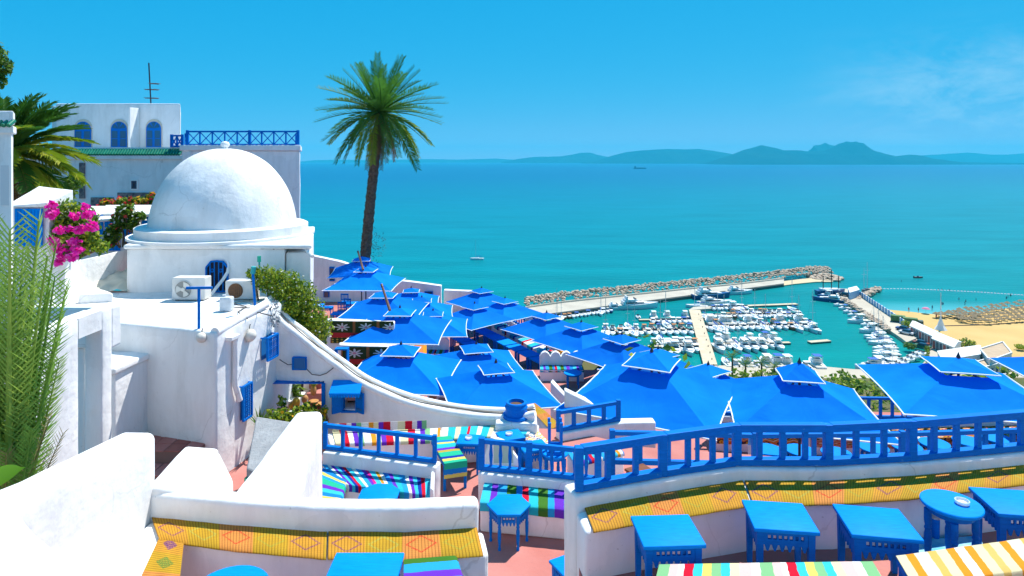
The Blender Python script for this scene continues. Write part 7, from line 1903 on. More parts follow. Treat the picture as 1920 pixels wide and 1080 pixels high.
def build_small(top=None, hull=None):
    t = thing('motorboat', 'x', 'boat')
    hull_mb(5.6, 2.3, .85).build('hull', hull or GEL, t, smooth=40)
    MB().box(-2.5, .4, -.85, .85, .86, .90).build('cockpit', mat('cockpit_grey', (.36, .38, .40), .7, color2=(.55, .5, .42), noise_scale=1.0), t)
    MB().prism([(.35, -.75), (1.5, -.45), (1.5, .45), (.35, .75)], .87, [1.5, 1.2, 1.2, 1.5]).build('cabin', GEL, t, bevel=.08)
    MB().add([(.30, -.75, 1.45), (.55, -.72, 1.48), (.30, -.7, 1.9), (.30, .75, 1.45), (.55, .72, 1.48), (.30, .7, 1.9)], [(0, 1, 2), (3, 5, 4), (1, 4, 5, 2), (0, 2, 5, 3)]).build('windscreen', WINB, t)
    MB().obox((-2.85, 0, .9), (.35, .45, .8)).build('outboard', DARKMETAL, t, bevel=.06)
    if top:
        MB().box(-1.3, .35, -.95, .95, 2.15, 2.22).build('sunshade', top, t, bevel=.03)
        for sx in (-1.2, .25):
            for sy in (-.85, .85): MB().box(sx - .03, sx + .03, sy - .03, sy + .03, .9, 2.15).build('strut', ALU, t)
    return t
def build_cruiser(top=None, hull=None):
    t = thing('cabin_cruiser', 'x', 'boat')
    hull_mb(9.5, 3.4, 1.25).build('hull', hull or GEL, t, smooth=40)
    MB().box(-4.4, -1.2, -1.25, 1.25, 1.26, 1.32).build('cockpit', DECKM, t)
    MB().prism([(-1.3, -1.35), (2.6, -.8), (2.6, .8), (-1.3, 1.35)], 1.26, [2.3, 1.75, 1.75, 2.3]).build('cabin', GEL, t, bevel=.12)
    MB().prism([(.2, -1.2), (1.4, -1.06), (1.4, 1.06), (.2, 1.2)], [2.08, 1.93, 1.93, 2.08], [2.14, 1.96, 1.96, 2.14]).build('windscreen', WINB, t)
    MB().box(-1.5, .2, -1.15, 1.15, 2.32, 2.75).build('flybridge', GEL, t, bevel=.12)
    MB().box(-1.45, .15, -.95, .95, 2.752, 2.80).build('flybridge_seat', DECKM, t)
    MB().box(-2.4, .4, -1.2, 1.2, 3.65, 3.75).build('hardtop', top or GEL, t, bevel=.05)
    for sx in (-2.2, .2):
        for sy in (-1.1, 1.1): MB().box(sx - .05, sx + .05, sy - .05, sy + .05, 1.3 if sx < -1.6 else 2.3, 3.65).build('strut', GEL, t)
    return t
def build_sail():
    t = thing('sailboat', 'x', 'boat')
    hull_mb(9.5, 2.9, 1.1, tr=.7).build('hull', GEL, t, smooth=40)
    MB().prism([(-1.5, -.9), (2.2, -.6), (2.2, .6), (-1.5, .9)], 1.1, [1.65, 1.4, 1.4, 1.65]).build('cabin', GEL, t, bevel=.08)
    MB().box(-3.8, -1.6, -.8, .8, 1.11, 1.16).build('cockpit', DECKM, t)
    MB().tube([(.8, 0, 1.4), (.8, 0, 13.5)], .09, n=6).build('mast', ALU, t)
    MB().tube([(.7, 0, 2.5), (-3.4, 0, 2.5)], .2, n=6).build('boom', BLUEC, t)
    for a, b in (((4.6, 0, 1.4), (.8, 0, 13.3)), ((-4.6, 0, 1.3), (.8, 0, 13.3))): MB().tube([a, b], .02, n=3).build('stay', DARKMETAL, t)
    for z in (6, 9.5): MB().box(.75, .85, -.9, .9, z, z + .06).build('spreader', ALU, t)
    return t
def build_yacht(hull=None):
    t = thing('motor_yacht', 'x', 'yacht')
    hull_mb(19, 5.0, 1.9, .5, 12).build('hull', hull or GEL, t, smooth=40)
    MB().prism([(-7.2, -2.0), (4.8, -1.5), (4.8, 1.5), (-7.2, 2.0)], 1.95, [3.6, 2.6, 2.6, 3.6]).build('deckhouse', GEL, t, bevel=.2)
    for s in (-1, 1): MB().add([(-6.0, s * 1.99, 2.5), (2.5, s * 1.63, 2.4), (2.2, s * 1.60, 2.95), (-6.0, s * 1.95, 3.25)], [(0, 1, 2, 3)]).build('window_band', WINB, t, thick=.06)
    MB().prism([(-6.4, -1.7), (-.5, -1.4), (-.5, 1.4), (-6.4, 1.7)], 3.5, [4.5, 4.1, 4.1, 4.5]).build('flybridge', GEL, t, bevel=.2)
    MB().prism([(-1.7, -1.2), (-.9, -1.15), (-.9, 1.15), (-1.7, 1.2)], 4.1, [4.9, 4.3, 4.3, 4.9]).build('windscreen', WINB, t)
    MB().box(-5.6, -5.0, -1.6, 1.6, 4.3, 5.6).build('radar_arch', GEL, t, bevel=.1)
    MB().box(-9.0, -7.3, -2.0, 2.0, 1.96, 2.05).build('aft_deck', DECKM, t)
    return t
KINDS = {'snavy': lambda: build_small(None, GELB), 'wood': lambda: build_small(mat('orange_cover', (.5, .22, .08), .8), mat('varnish', (.20, .09, .035), .4)), 'teal': lambda: build_small(mat('teal_cover', (.03, .22, .22), .8)), 'small': lambda: build_small(), 'blue': lambda: build_small(BLUEC), 'white': lambda: build_small(TRIM), 'cruiser': lambda: build_cruiser(), 'cruiserb': lambda: build_cruiser(BLUEC), 'navy': lambda: build_cruiser(None, GELB), 'sail': build_sail, 'yacht': lambda: build_yacht(), 'yachtb': lambda: build_yacht(GELB)}
LEN = {'snavy': 5.6, 'wood': 5.6, 'teal': 5.6, 'small': 5.6, 'blue': 5.6, 'white': 5.6, 'cruiser': 9.5, 'cruiserb': 9.5, 'navy': 9.5, 'sail': 9.5, 'yacht': 19, 'yachtb': 19}
def boat(kind, p, head, label, group=None, sc=1.0):
    return inst('boat_' + kind, KINDS[kind], (p[0], p[1], 0.0), head, label, group, sc)
KN = {'snavy': 'small navy motorboat', 'wood': 'varnished boat with an orange cover', 'teal': 'small motorboat with a teal sunshade', 'small': 'small open motorboat', 'blue': 'small motorboat with a blue sunshade', 'white': 'small motorboat with a white sunshade', 'cruiser': 'white cabin cruiser', 'cruiserb': 'cabin cruiser with a blue top', 'navy': 'cabin cruiser with a navy hull', 'sail': 'sailing boat with a bare mast'}
rnd = random.Random(21)
def finger(label, a, b, w=1.6, stub=0):
    A, B_ = S(*a), S(*b)
    t = thing('pontoon', label, 'pontoon', (A + B_) / 2)
    MB().beam((A.x, A.y, .5), (B_.x, B_.y, .5), w, .3).build('deck', CONC2, t, w=True)
    MB().beam((A.x, A.y, .1), (B_.x, B_.y, .1), w * .8, .5).build('float', mat('float_dark', (.06, .07, .07), .8), t, w=True)
    return A, B_
def row(A, B_, side, f0, f1, n, kinds, where, group, sc=1.0, skip=(), big=None, back=False, frm='the pier'):
    """boats moored side by side; side +1 beyond the pontoon, -1 nearer the eye"""
    for k in range(n):
        if k in skip: continue
        kd = big[k] if big and k in big else rnd.choice(kinds)
        p = A.lerp(B_, lerp(f0, f1, (k + .5) / n))
        s = sc * rnd.uniform(.88, 1.06)
        y = p.y + side * (LEN[kd] * s / 2 + 1.1)
        x = p.x * (y / p.y) if True else p.x
        boat(kd, (x + rnd.uniform(-.25, .25), y), side * pi / 2 + rnd.uniform(-.08, .08), f'{KN[kd]} {where}, {ORD[(n - 1 - k) if back else k]} from {frm}', group, s)
SM = ['small', 'small', 'blue', 'white', 'small', 'white', 'snavy', 'wood', 'teal', 'small', 'sail']
t = thing('central_pier', 'pale central pier of the marina between the boat rows', 'pier', S(1320, 640))
MB().prism([xy(S(*p)) for p in ((1292, 586), (1313, 586), (1345, 690), (1319, 690))], -1, 1.1).build('deck', CONC2, t, w=True)
MB().prism([xy(S(*p)) for p in ((1291, 586), (1334, 583), (1336, 578), (1300, 580))], -1, 1.05).build('head', CONC, t, w=True)
for k in range(9):
    p = S(lerp(1313, 1342, k / 8), lerp(590, 686, k / 8), 1.1); MB().lathe([(.18, 0), (.12, .1), (.16, .5), (0, .55)], (p.x - .6, p.y, 1.1), n=8).build('bollard', DARKMETAL, t, w=True)
A, B_ = finger('long concrete pontoon behind the boats at the pier head', (1334, 578), (1494, 572), 2.4)
row(A, B_, -1, .0, .42, 9, SM + ['cruiser'], 'before the long concrete pontoon', 'boats at the pier head')
A, B_ = finger('first pontoon right of the pier, boats on both sides', (1312, 592), (1504, 591))
row(A, B_, 1, .30, .98, 15, SM, 'beyond the first right-hand pontoon', 'boats of the first row')
row(A, B_, -1, .02, .94, 19, SM, 'before the first right-hand pontoon', 'boats of the first row')
A, B_ = finger('second pontoon right of the pier, densely lined with boats', (1320, 614), (1528, 611))
row(A, B_, 1, .02, .99, 17, SM + ['cruiser'], 'beyond the second right-hand pontoon', 'boats of the second row')
row(A, B_, -1, .02, 1.0, 16, SM + ['white', 'sail'], 'before the second right-hand pontoon', 'boats of the second row', 1.12)
p = S(1528, 622); boat('cruiser', xy(p), -1.4, 'white cabin cruiser lying alone at the tip of the second pontoon', sc=.85)
A, B_ = finger('third pontoon right of the pier, bigger boats', (1336, 648), (1481, 645), 1.8)
row(A, B_, 1, .02, .82, 8, ['cruiser', 'white', 'blue', 'cruiserb'], 'beyond the third right-hand pontoon', 'boats of the third row', .85)
row(A, B_, -1, .04, .92, 8, ['cruiser', 'cruiser', 'white'], 'before the third right-hand pontoon', 'boats of the third row', 1.0, big={0: 'cruiser', 2: 'sail', 1: 'small'})
finger('short lone pontoon in the open basin', (1517, 644), (1555, 641), 2.2)
A, B_ = S(1345, 694), S(1560, 700)
row(A, B_, 1, .04, .9, 10, ['cruiser', 'cruiserb', 'white'], 'along the near quay', 'boats along the near quay', 1.0, big={1: 'white', 2: 'cruiserb', 4: 'cruiser', 0: 'sail'}, skip=(7,))
A, B_ = finger('first pontoon left of the pier', (1198, 602), (1298, 601))
row(A, B_, -1, .22, .98, 8, SM, 'before the first left-hand pontoon', 'boats left of the pier, first row', back=True)
for f, kd in ((.32, 'cruiser'), (.58, 'cruiser'), (.92, 'navy'), (.03, 'small')):
    p = A.lerp(B_, f); boat(kd, (p.x, p.y + 5), pi / 2, {'cruiser': ('white cabin cruiser standing out beyond the left pontoon', 'second cabin cruiser beyond the left pontoon, nearer the pier')[f > .5], 'navy': 'navy cabin cruiser beside the pier head', 'small': 'small open motorboat at the tip of the left pontoon'}[kd], sc=.8)
A, B_ = finger('second pontoon left of the pier, boats on both sides', (1128, 623), (1303, 621))
row(A, B_, 1, .0, .98, 12, SM, 'beyond the second left-hand pontoon', 'boats left of the pier, second row', back=True)
row(A, B_, -1, .0, .99, 13, SM, 'before the second left-hand pontoon', 'boats left of the pier, second row', 1.1, back=True)
A, B_ = finger('third pontoon left of the pier, partly hidden by parasols', (1215, 652), (1311, 652))
row(A, B_, 1, .05, .98, 7, SM + ['navy'], 'beyond the third left-hand pontoon', 'boats left of the pier, third row', 1.15, back=True)
row(A, B_, -1, .35, .99, 5, ['cruiser', 'white', 'small'], 'before the third left-hand pontoon', 'boats left of the pier, third row', 1.1, back=True)
boat('yacht', xy(S(1196, 578)), .16, 'big white motor yacht lying at the breakwater quay, left one')
boat('yachtb', xy(S(1334, 559)), .18, 'big motor yacht with a navy hull at the breakwater quay')
boat('yacht', xy(S(1386, 551)), .18, 'white motor yacht at the breakwater quay, nearest the sand spit', sc=.75)
boat('yacht', xy(S(1341, 572)), .15, 'white motor yacht lying behind the pier head', sc=.85)
boat('sail', xy(S(1306, 577)), 2.9, 'sailing boat at the corner of the pier head', sc=1.0)
boat('yacht', xy(S(1160, 580)), .16, 'white motor yacht behind the left one at the breakwater quay', sc=.6)
A, B_ = S(1040, 596), S(1150, 581)
row(A, B_, -1, 0, 1, 15, SM + ['sail'], 'along the breakwater quay', 'boats along the breakwater quay', .95, frm='the shore')
# boats along the mole
mp = [(1566, 558), (1585, 575), (1604, 588), (1622, 601), (1640, 614), (1655, 626), (1666, 638), (1676, 650), (1682, 662), (1684, 674), (1678, 685), (1655, 693)]
kk = ['navy', 'blue', 'small', 'blue', 'small', 'blue', 'small', 'cruiser', 'small', 'white', 'cruiser', 'small', 'sail', 'cruiser', 'sail', 'white', 'cruiser', 'sail', 'cruiser', 'small', 'cruiser', 'white', 'cruiser', 'cruiserb']
for k, kd in enumerate(kk):
    u = k / (len(kk) - 1) * (len(mp) - 1); j = min(int(u), len(mp) - 2); f = u - j
    px, py = lerp(mp[j][0], mp[j + 1][0], f), lerp(mp[j][1], mp[j + 1][1], f)
    p = S(px, py); s = 1.0 if LEN[kd] < 8 else .95
    boat(kd, (p.x - LEN[kd] * .42, p.y), pi + rnd.uniform(-.1, .15), f'{KN[kd]} moored along the mole, {ORD[k]} from its end', 'boats along the mole', s)
boat('yachtb', xy(S(1552, 565)), 2.6, 'dark-hulled tour boat at the end of the mole', sc=.7)
t = thing('galleon', 'replica pirate ship with dark masts at the mole end', 'ship', S(1557, 552))
hull_mb(14, 4.2, 2.0, .5).build('hull', GELB, t); MB().box(-5, 4, -1.6, 1.6, 2.1, 2.9).build('deckhouse', GEL, t, bevel=.1)
for x, h in ((-3.5, 9), (.5, 12), (4, 9)): MB().tube([(x, 0, 2), (x, 0, h)], .22, n=6).build('mast', mat('tarred_wood', (.05, .03, .02), .8), t)
MB().lathe([(.5, 0), (.7, .5), (.6, .6)], (.5, 0, 8.5), n=8).build('crow_nest', MAT['tarred_wood'], t)
for x, z in ((-3.5, 6), (.5, 7), (4, 6)): MB().beam((x, -2, z), (x, 2, z), .15, .15).build('yard', MAT['tarred_wood'], t)
# stored dinghies ashore at the bend
for k in range(14):
    p = S(lerp(1722, 1652, k / 13) + (12 if k % 2 else 0), lerp(664, 700, k / 13), .8)
    o = boat('small', (p.x, p.y), .3, f'small dinghy laid up on the quay bend, {ORD[k]} from the hedge island', 'dinghies laid up ashore', .7); o.location.z = .95
# two craft out on the bay
boat('sail', xy(S(894, 487)), pi, 'lone white sailing boat at anchor out on the bay', sc=.95)
t = thing('cargo_ship', 'tiny dark cargo ship far out near the hills', 'ship', S(1200, 316.5))
hull_mb(95, 14, 6).build('hull', GELB, t); MB().box(-42, -30, -6, 6, 6, 19).build('bridge', GELB, t); MB().box(-26, 34, -6, 6, 6.2, 8.5).build('hatch', mat('hatch_rust', (.2, .1, .07), .8), t); MB().tube([(36, 0, 6), (36, 0, 15)], .5, n=6).build('mast', GELB, t)
t = thing('inflatable_boat', 'small dark motor dinghy beyond the bathing buoys', 'boat', S(1722, 521))
hull_mb(5, 2, .6).build('hull', mat('dark_rubber', (.04, .04, .05), .7), t); MB().obox((-.3, 0, .8), (.6, .6, .8)).build('console', GELB, t); MB().obox((-2.5, 0, .7), (.3, .4, .8)).build('outboard', DARKMETAL, t)

# buoys, bathers, beach parasols -------------------------------------
for k in range(46):
    u = k / 45; px = lerp(1652, 1935, u); py = ramp_at([(1652, 542), (1700, 542), (1760, 544.5), (1830, 548), (1935, 555)], px)
    def bb():
        t = thing('buoy', 'x', 'buoy'); MB().lathe([(0, -.5), (.5, -.35), (.7, 0), (.5, .35), (0, .5)], n=10).build('float', TRIM, t, smooth=60); MB().lathe([(.2, .45), (.1, .7), (0, .72)], n=8).build('eye', mat('buoy_red', (.6, .12, .1), .6), t); return t
    p = S(px, py); inst('buoy', bb, (p.x, p.y, 0), 0, 'white float of the buoy line off the beach', 'floats of the bathing line', .8)
def build_person(shirt, seed):
    """one continuous walking figure from connected lofted rings"""
    t = thing('person', 'x', 'person')
    bm = bmesh.new()
    J = [(0, 0, .95), (0, 0, 1.2), (0, 0, 1.42), (0, 0, 1.52), (0, 0, 1.68), (.1, 0, .9), (.12, .08, .48), (.12, .0, .05), (-.1, 0, .9), (-.12, -.06, .48), (-.12, -.12, .05), (.2, 0, 1.40), (.27, .02, 1.12), (.28, .1, .9), (-.2, 0, 1.40), (-.27, -.02, 1.12), (-.28, .06, .9)]
    E = [(0, 1), (1, 2), (2, 3), (3, 4), (0, 5), (5, 6), (6, 7), (0, 8), (8, 9), (9, 10), (2, 11), (11, 12), (12, 13), (2, 14), (14, 15), (15, 16)]
    R = [.15, .13, .16, .055, .11, .09, .065, .045, .09, .065, .045, .06, .045, .035, .06, .045, .035]
    me = bpy.data.meshes.new('body'); me.from_pydata(J, E, [])
    o = bpy.data.objects.new('body', me); col.objects.link(o); o.parent = t
    md = o.modifiers.new('skin', 'SKIN'); ly = me.skin_vertices[0] if me.skin_vertices else None
    if ly is None:
        bpy.context.view_layer.objects.active = o
    dg = None
    for i, r in enumerate(R):
        me.skin_vertices[0].data[i].radius = (r, r)
    me.skin_vertices[0].data[0].use_root = True
    o.modifiers.new('sub', 'SUBSURF').levels = 1; o.modifiers['sub'].render_levels = 1
    bpy.context.view_layer.update()
    ev = o.evaluated_get(bpy.context.evaluated_depsgraph_get()); nm = bpy.data.meshes.new_from_object(ev)
    o.modifiers.clear(); o.data = nm
    nm.materials.clear(); nm.materials.append(mat('skin_tan', (.36, .20, .13), .7)); nm.materials.append(shirt)
    for f in nm.polygons: f.material_index = 1 if .78 < f.center.z < 1.42 and abs(f.center.x) < .22 else 0
    MB().lathe([(.0, 1.60), (.09, 1.64), (.115, 1.72), (.10, 1.80), (0, 1.84)], n=10).build('hair', mat('dark_hair', (.03, .02, .015), .8), t, smooth=60)
    return t
PC = [mat('swim_red', (.5, .04, .05), .8), mat('swim_navy', (.03, .05, .2), .8), mat('swim_white', (.7, .7, .7), .8)]
bath = [(1704, 587, .5, 0), (1722, 588, .5, 1), (1748, 581, 0, 1), (1766, 571, -.9, 2), (1768, 571, -.9, 1), (1811, 566, -.9, 0), (1809, 571, -.8, 2), (1780, 545, -1.2, 1), (1760, 544, -1.2, 0), (1766, 544, -1.2, 1), (1890, 558, -1, 2), (1895, 555, -1, 0), (1887, 560, -.9, 1), (1798, 562, -1, 2), (1830, 563, -1, 1), (1756, 600, .5, 0), (1690, 528, -1.2, 1)]
for k, (px, py, z, c) in enumerate(sorted(bath)):
    p = S(px, py); q = {0: 'red', 1: 'dark blue', 2: 'white'}[c]
    inst('person%d' % c, lambda: build_person(PC[c], c), (p.x, p.y, z), rnd.uniform(0, 6), f'tiny person in {q} ' + ('standing on the sand' if z > 0 else 'wading off the beach') + f', {ORD[k]} from the mole', 'bathers' , 1.15)
THATCH = mat('thatch', (.34, .25, .15), .95, .05, color2=(.22, .16, .10), noise_scale=4)
def build_thatch():
    t = thing('beach_parasol', 'x', 'beach parasol')
    MB().lathe([(1.35, 1.95), (1.38, 2.02), (.7, 2.45), (.06, 2.85), (0, 2.86)], n=10).build('thatch_top', THATCH, t)
    MB().tube([(0, 0, 0), (0, 0, 2.5)], .06, n=5).build('pole', WOOD, t)
    return t
n_ = 0; rnd = random.Random(8)
for j in range(7):
    for i in range(17):
        px = 1756 + i * 11.2 + (j % 2) * 5.5 + rnd.uniform(-2.2, 2.2); v = j / 6
        top = ramp_at([(1750, 596), (1800, 588), (1860, 580), (1930, 570)], px); bot = ramp_at([(1750, 597), (1790, 604), (1850, 609), (1930, 602)], px)
        if px > 1928 or (px < 1790 and v > .55): continue
        p = S(px, lerp(top, bot, v) + rnd.uniform(-.6, .6), .5)
        inst('thatch', build_thatch, (p.x, p.y, .5), rnd.uniform(0, 6), f'thatched beach parasol, {ORD[i]} from the tent mast in the {ORD[j]} row from the sea', 'thatched parasols on the beach', rnd.uniform(.72, .95)); n_ += 1
tag(MB().beam(S(1765, 611, .6), S(1850, 609, .6), .5, .25).beam(S(1850, 609, .6), S(1940, 603, .6), .5, .25).build('boardwalk', WOOD), 'thin plank walk along the inland edge of the parasol field', 'boardwalk')
t = thing('lifeguard_tower', 'white pointed tent mast standing on the open sand', 'tent', S(1764, 618, .5))
MB().lathe([(2.2, 0), (1.2, 1.6), (.25, 4.5), (.1, 13)], n=8).build('canvas', TRIM, t); MB().tube([(0, 0, 0), (0, 0, 14)], .15, n=6).build('pole', ALU, t)
t = thing('pink_parasol', 'pink parasol on the sand at the water line', 'beach parasol', S(1736, 588, .5))
MB().lathe([(1.6, 2.0), (1.0, 2.5), (0, 2.8)], n=10).build('canopy', mat('pink_cloth', (.6, .2, .32), .8), t); MB().tube([(0, 0, 0), (0, 0, 2.7)], .05, n=5).build('pole', ALU, t)

# buildings on the shore ---------------------------------------------
ROOFW = mat('white_roof', (.74, .75, .76), .7, .1, color2=(.66, .67, .69), noise_scale=.3)
SHADEW = mat('shop_glass', (.10, .12, .15), .3, .4)
def long_hall(label, pts, h, bays, name='beach_restaurant'):
    """pts: four ground corners (front-left, front-right, back-right, back-left) as pixels"""
    q = [S(a, b, .8) for a, b in pts]
    t = thing(name, label, 'building', (q[0] + q[2]) / 2)
    MB().prism([xy(p) for p in q], .8, .8 + h).build('wall', mat('hall_wall', (.66, .64, .60), .8, .1), t, w=True)
    c = sum(q, Vector()) / 4; e = [c + (p - c) * 1.08 for p in q]
    m1, m2 = (e[0] + e[3]) / 2, (e[1] + e[2]) / 2
    z0, z1 = .8 + h, .8 + h + 1.0
    MB().add([(e[0].x, e[0].y, z0), (e[1].x, e[1].y, z0), (e[2].x, e[2].y, z0), (e[3].x, e[3].y, z0), (m1.x, m1.y, z1), (m2.x, m2.y, z1)], [(0, 1, 5, 4), (2, 3, 4, 5), (1, 2, 5), (3, 0, 4), (3, 2, 1, 0)]).build('roof', ROOFW, t, w=True)
    d = (q[1] - q[0]) / bays; n2 = Vector((d.y, -d.x, 0)).normalized()
    for k in range(bays):
        a, b = q[0] + d * (k + .12), q[0] + d * (k + .88)
        MB().add([(a.x + n2.x * .05, a.y + n2.y * .05, .9), (b.x + n2.x * .05, b.y + n2.y * .05, .9), (b.x + n2.x * .05, b.y + n2.y * .05, h + .2), (a.x + n2.x * .05, a.y + n2.y * .05, h + .2)], [(0, 1, 2, 3)]).build('opening', SHADEW if k % 3 else mat('awning_red', (.42, .10, .08), .8), t, w=True, thick=.04)
    return t
long_hall('long white-roofed beach restaurant beside the sand, farther one', ((1707, 627), (1750, 648), (1760, 640), (1717, 619)), 3.2, 8)
long_hall('long white-roofed beach restaurant, nearer one', ((1748, 653), (1788, 670), (1802, 660), (1762, 643)), 3.4, 6)
def flat_house(label, pts, h, wins, roof, name='flat_roofed_house', par=.5):
    q = [S(a, b, .8) for a, b in pts]
    t = thing(name, label, 'building', (q[0] + q[2]) / 2)
    MB().prism([xy(p) for p in q], .8, .8 + h).build('wall', mat('house_white', (.72, .72, .70), .8, .1), t, w=True)
    MB().prism([xy(p) for p in q], .8 + h, .8 + h + .12).build('roof', roof, t, w=True)
    c = sum(q, Vector()) / 4
    for k in range(4):
        a, b = q[k], q[(k + 1) % 4]; MB().beam((a.x, a.y, .8 + h + par / 2), (b.x, b.y, .8 + h + par / 2), .35, par).build('parapet', MAT['house_white'], t, w=True)
    for s in range(2):
        a, b = q[s], q[s + 1]; d = (b - a); n2 = Vector((d.y, -d.x, 0)).normalized()
        for k in range(wins):
            u, v = a + d * ((k + .3) / wins), a + d * ((k + .7) / wins)
            MB().add([(u.x + n2.x * .06, u.y + n2.y * .06, 1.8), (v.x + n2.x * .06, v.y + n2.y * .06, 1.8), (v.x + n2.x * .06, v.y + n2.y * .06, 3.2), (u.x + n2.x * .06, u.y + n2.y * .06, 3.2)], [(0, 1, 2, 3)]).build('window', mat('blue_shutter_far', (.02, .12, .35), .6), t, w=True, thick=.04)
    return t
flat_house('big white-roofed harbour building above the right-hand parasol', ((1768, 702), (1838, 690), (1838, 672), (1758, 684)), 4.2, 6, ROOFW, 'harbour_building', .15)
TANR = mat('tan_roof', (.50, .38, .26), .9, .1, color2=(.42, .31, .21), noise_scale=.5)
flat_house('flat-roofed house with tan roof panels behind the harbour building', ((1856, 706), (1897, 690), (1880, 668), (1838, 682)), 4.4, 4, TANR)
flat_house('small flat-roofed house with blue windows beside the parasol edge', ((1838, 712), (1874, 702), (1862, 690), (1826, 700)), 3.0, 4, TANR)
t = thing('mole_house', 'small white house with a blue wall at the end of the mole', 'building', S(1600, 556, 1.2))
q = [S(1593, 562, 1.2), S(1612, 556, 1.2), S(1606, 549, 1.2), S(1590, 553, 1.2)]
MB().prism([xy(p) for p in q], 1.2, 4.2).build('wall', mat('blue_wash', (.30, .48, .66), .8), t, w=True); MB().prism([xy(p) for p in q], 4.2, 4.5).build('roof', ROOFW, t, w=True)
for px, py, h in ((1620, 549, 22), (1626, 547, 26)):
    b = S(px, py, 1.2); t = thing('signal_mast', ('shorter signal mast at the mole end', 'taller signal mast at the mole end')[px > 1622], 'mast', b)
    MB().tube([(0, 0, 0), (0, 0, h * .55)], [.18, .1], n=6).build('pole', ALU, t); MB().beam((-1.2, 0, h * .4), (1.2, 0, h * .4), .1, .1).build('crosstree', ALU, t); MB().obox((0, 0, .8), (1.6, 1.6, 1.6)).build('base', mat('dark_base', (.12, .12, .14), .7), t)
# blue and white screen wall along the mole
t = thing('mole_fence', 'white wall with blue panels along the seaward side of the mole', 'fence', S(1650, 585, 1.2))
A, B_ = S(1608, 552, 1.2), S(1696, 611, 1.2)
for k in range(34):
    a, b = A.lerp(B_, k / 34), A.lerp(B_, (k + .94) / 34)
    MB().beam((a.x, a.y, 2.3), (b.x, b.y, 2.3), .25, 2.2).build('panel', TRIM if k % 2 else mat('panel_blue', (.05, .25, .52), .7), t, w=True)
# vehicles on the mole
def build_car(paint):
    t = thing('parked_car', 'x', 'car')
    MB().prism([(-2.1, -.85), (2.1, -.85), (2.1, .85), (-2.1, .85)], .35, .95).build('body', paint, t, bevel=.15)
    MB().add([(-1.4, -.75, .96), (1.2, -.75, .96), (.7, -.62, 1.5), (-1.0, -.62, 1.5), (-1.4, .75, .96), (1.2, .75, .96), (.7, .62, 1.5), (-1.0, .62, 1.5)], [(0, 1, 2, 3), (7, 6, 5, 4), (1, 5, 6, 2), (4, 0, 3, 7), (3, 2, 6, 7)]).build('cabin', WINB, t)
    for sx in (-1.3, 1.3):
        for sy in (-.85, .85): o = MB().lathe([(.33, -.1), (.33, .1)], n=12).build('wheel', DARKMETAL, t); o.location = (sx, sy, .33); o.rotation_euler = (radians(90), 0, 0)
    return t
cars = [(1694, 621, 'navy blue'), (1730, 652, 'dark green'), (1727, 646, 'dark red'), (1584, 556, 'dark grey'), (1700, 628, 'white')]
CP = {'navy blue': (.03, .08, .25), 'dark green': (.04, .12, .05), 'dark red': (.25, .05, .03), 'dark grey': (.06, .06, .07), 'white': (.7, .7, .7)}
for px, py, c in cars:
    p = S(px, py, 1.0); inst('car_' + c, lambda: build_car(mat('paint_' + c.replace(' ', '_'), CP[c], .3, .5)), (p.x, p.y, 1.2 if px < 1710 else .8), 2.2, f'{c} car parked on the harbour road', None, 1.2)
for k, (px, py) in enumerate(((1690, 606), (1713, 611))):
    p = S(px, py, .8); t = thing('truck', ('green covered truck at the root of the mole fence, nearer the water', 'green covered truck beside the first one on the sand')[k], 'truck', (p.x, p.y, .6), -.5)
    GT = mat('truck_green', (.05, .14, .05), .7, color2=(.10, .20, .06), noise_scale=.8)
    MB().box(-3.6, 1.4, -1.2, 1.2, 1.0, 3.2).build('load_cover', GT, t, bevel=.25); MB().box(1.5, 3.2, -1.1, 1.1, .6, 2.6).build('cab', mat('truck_cab', (.04, .08, .07), .5), t, bevel=.2); MB().box(-3.6, 3.0, -.9, .9, .5, .99).build('chassis', DARKMETAL, t)
    for sx in (-2.6, -1.4, 2.3):
        for sy in (-1.05, 1.05): o = MB().lathe([(.5, -.15), (.5, .15)], n=12).build('wheel', DARKMETAL, t); o.location = (sx, sy, .5); o.rotation_euler = (radians(90), 0, 0)
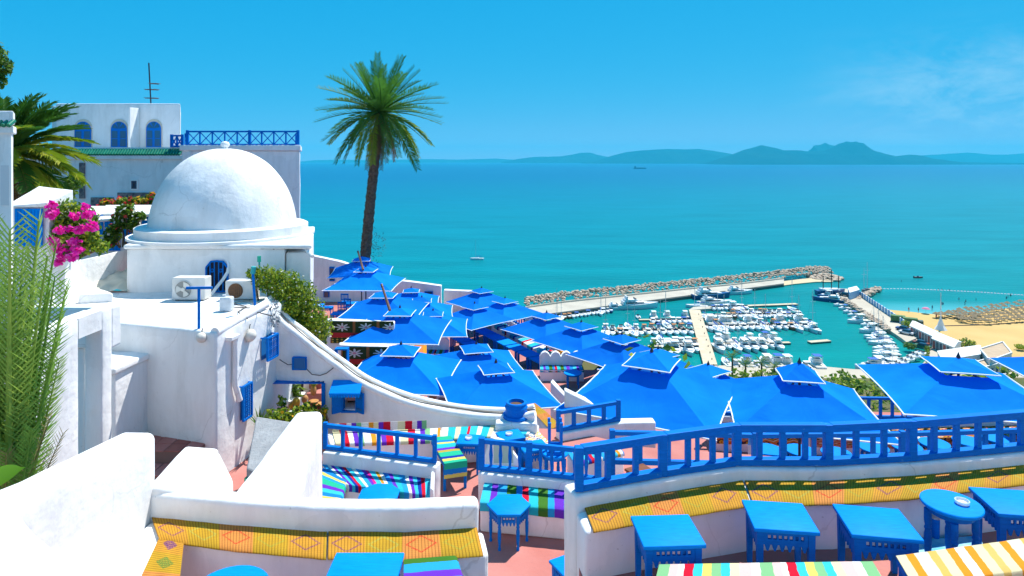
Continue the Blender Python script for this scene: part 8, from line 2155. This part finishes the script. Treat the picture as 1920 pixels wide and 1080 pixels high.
# shore plants
def far_tree(label, px, py, w, h, z=.8, mats=None, seed=0, n=420, name='round_tree'):
    c = S(px, py, z); s = c.y / F
    bush(label, [((c.x, c.y, c.z + h * s * .55), (w * s / 2, w * s / 2, h * s * .5)), ((c.x + w * s * .2, c.y, c.z + h * s * .45), (w * s * .35, w * s * .3, h * s * .4))], n, w * s * .13 + .2, mats or [LEAF, LEAFD], name, 'tree', seed + 100)
far_tree('round tree beside the trucks on the mole', 1698, 616, 16, 15, mats=[LEAFY, LEAF], seed=1)
far_tree('broad olive tree behind the nearer beach restaurant', 1813, 656, 30, 20, mats=[LEAFY, LEAFD, YELF][:2], seed=2)
far_tree('round hedge island in the harbour road', 1706, 655, 22, 12, seed=3)
far_tree('red-leaved shrub beside the parked cars', 1731, 648, 10, 8, mats=[mat('rust_leaf', (.25, .12, .02), .7), LEAFY], seed=4)
for k in range(5): far_tree(f'clipped hedge ball beside the harbour road, {ORD[k]} from the beach', 1738 + (k % 2), 657 + k * 8, 9, 9, mats=[LEAFY, LEAF], seed=10 + k, n=160, name='hedge_ball')
far_tree('dark tree beside the flat-roofed house', 1902, 690, 16, 18, seed=21); far_tree('low bush at the right-hand picture edge on the shore', 1915, 698, 20, 12, seed=22); far_tree('yellow shrub on the upper sand at the picture edge', 1912, 655, 18, 9, mats=[LEAFY], seed=23)
far_tree('green bush at the root of the breakwater', 975, 606, 26, 12, seed=24)
FRF = frond_mesh('quay_palm_leaf', 3.0, .5, 12, .7, .12, FROND, rise=.25, vee=.3, seed=31, tipfall=.2)
FRG = frond_mesh('quay_palm_leaf_b', 3.0, .5, 12, .7, .12, FRONDY, rise=.25, vee=.3, seed=32, tipfall=.2)
for k, (px, py, sc) in enumerate(((1373, 694, 1.0), (1398, 704, .9), (1428, 703, .95), (1452, 706, .8))):
    b = S(px, py + 10, .8); ff = [(i * 2.4, lerp(1.1, -.2, i / 22), 0, sc * rnd.uniform(.8, 1), i % 3 == 0) for i in range(22)]
    palm(('quay palm beside the pier foot', 'quay palm, second from the pier foot', 'quay palm, third from the pier foot', 'quay palm beside the pointed parasol cap')[k], b, b + Vector((0, 0, 5.2 * sc)), .3, .22, ff, [FRF, FRG], rings=10)
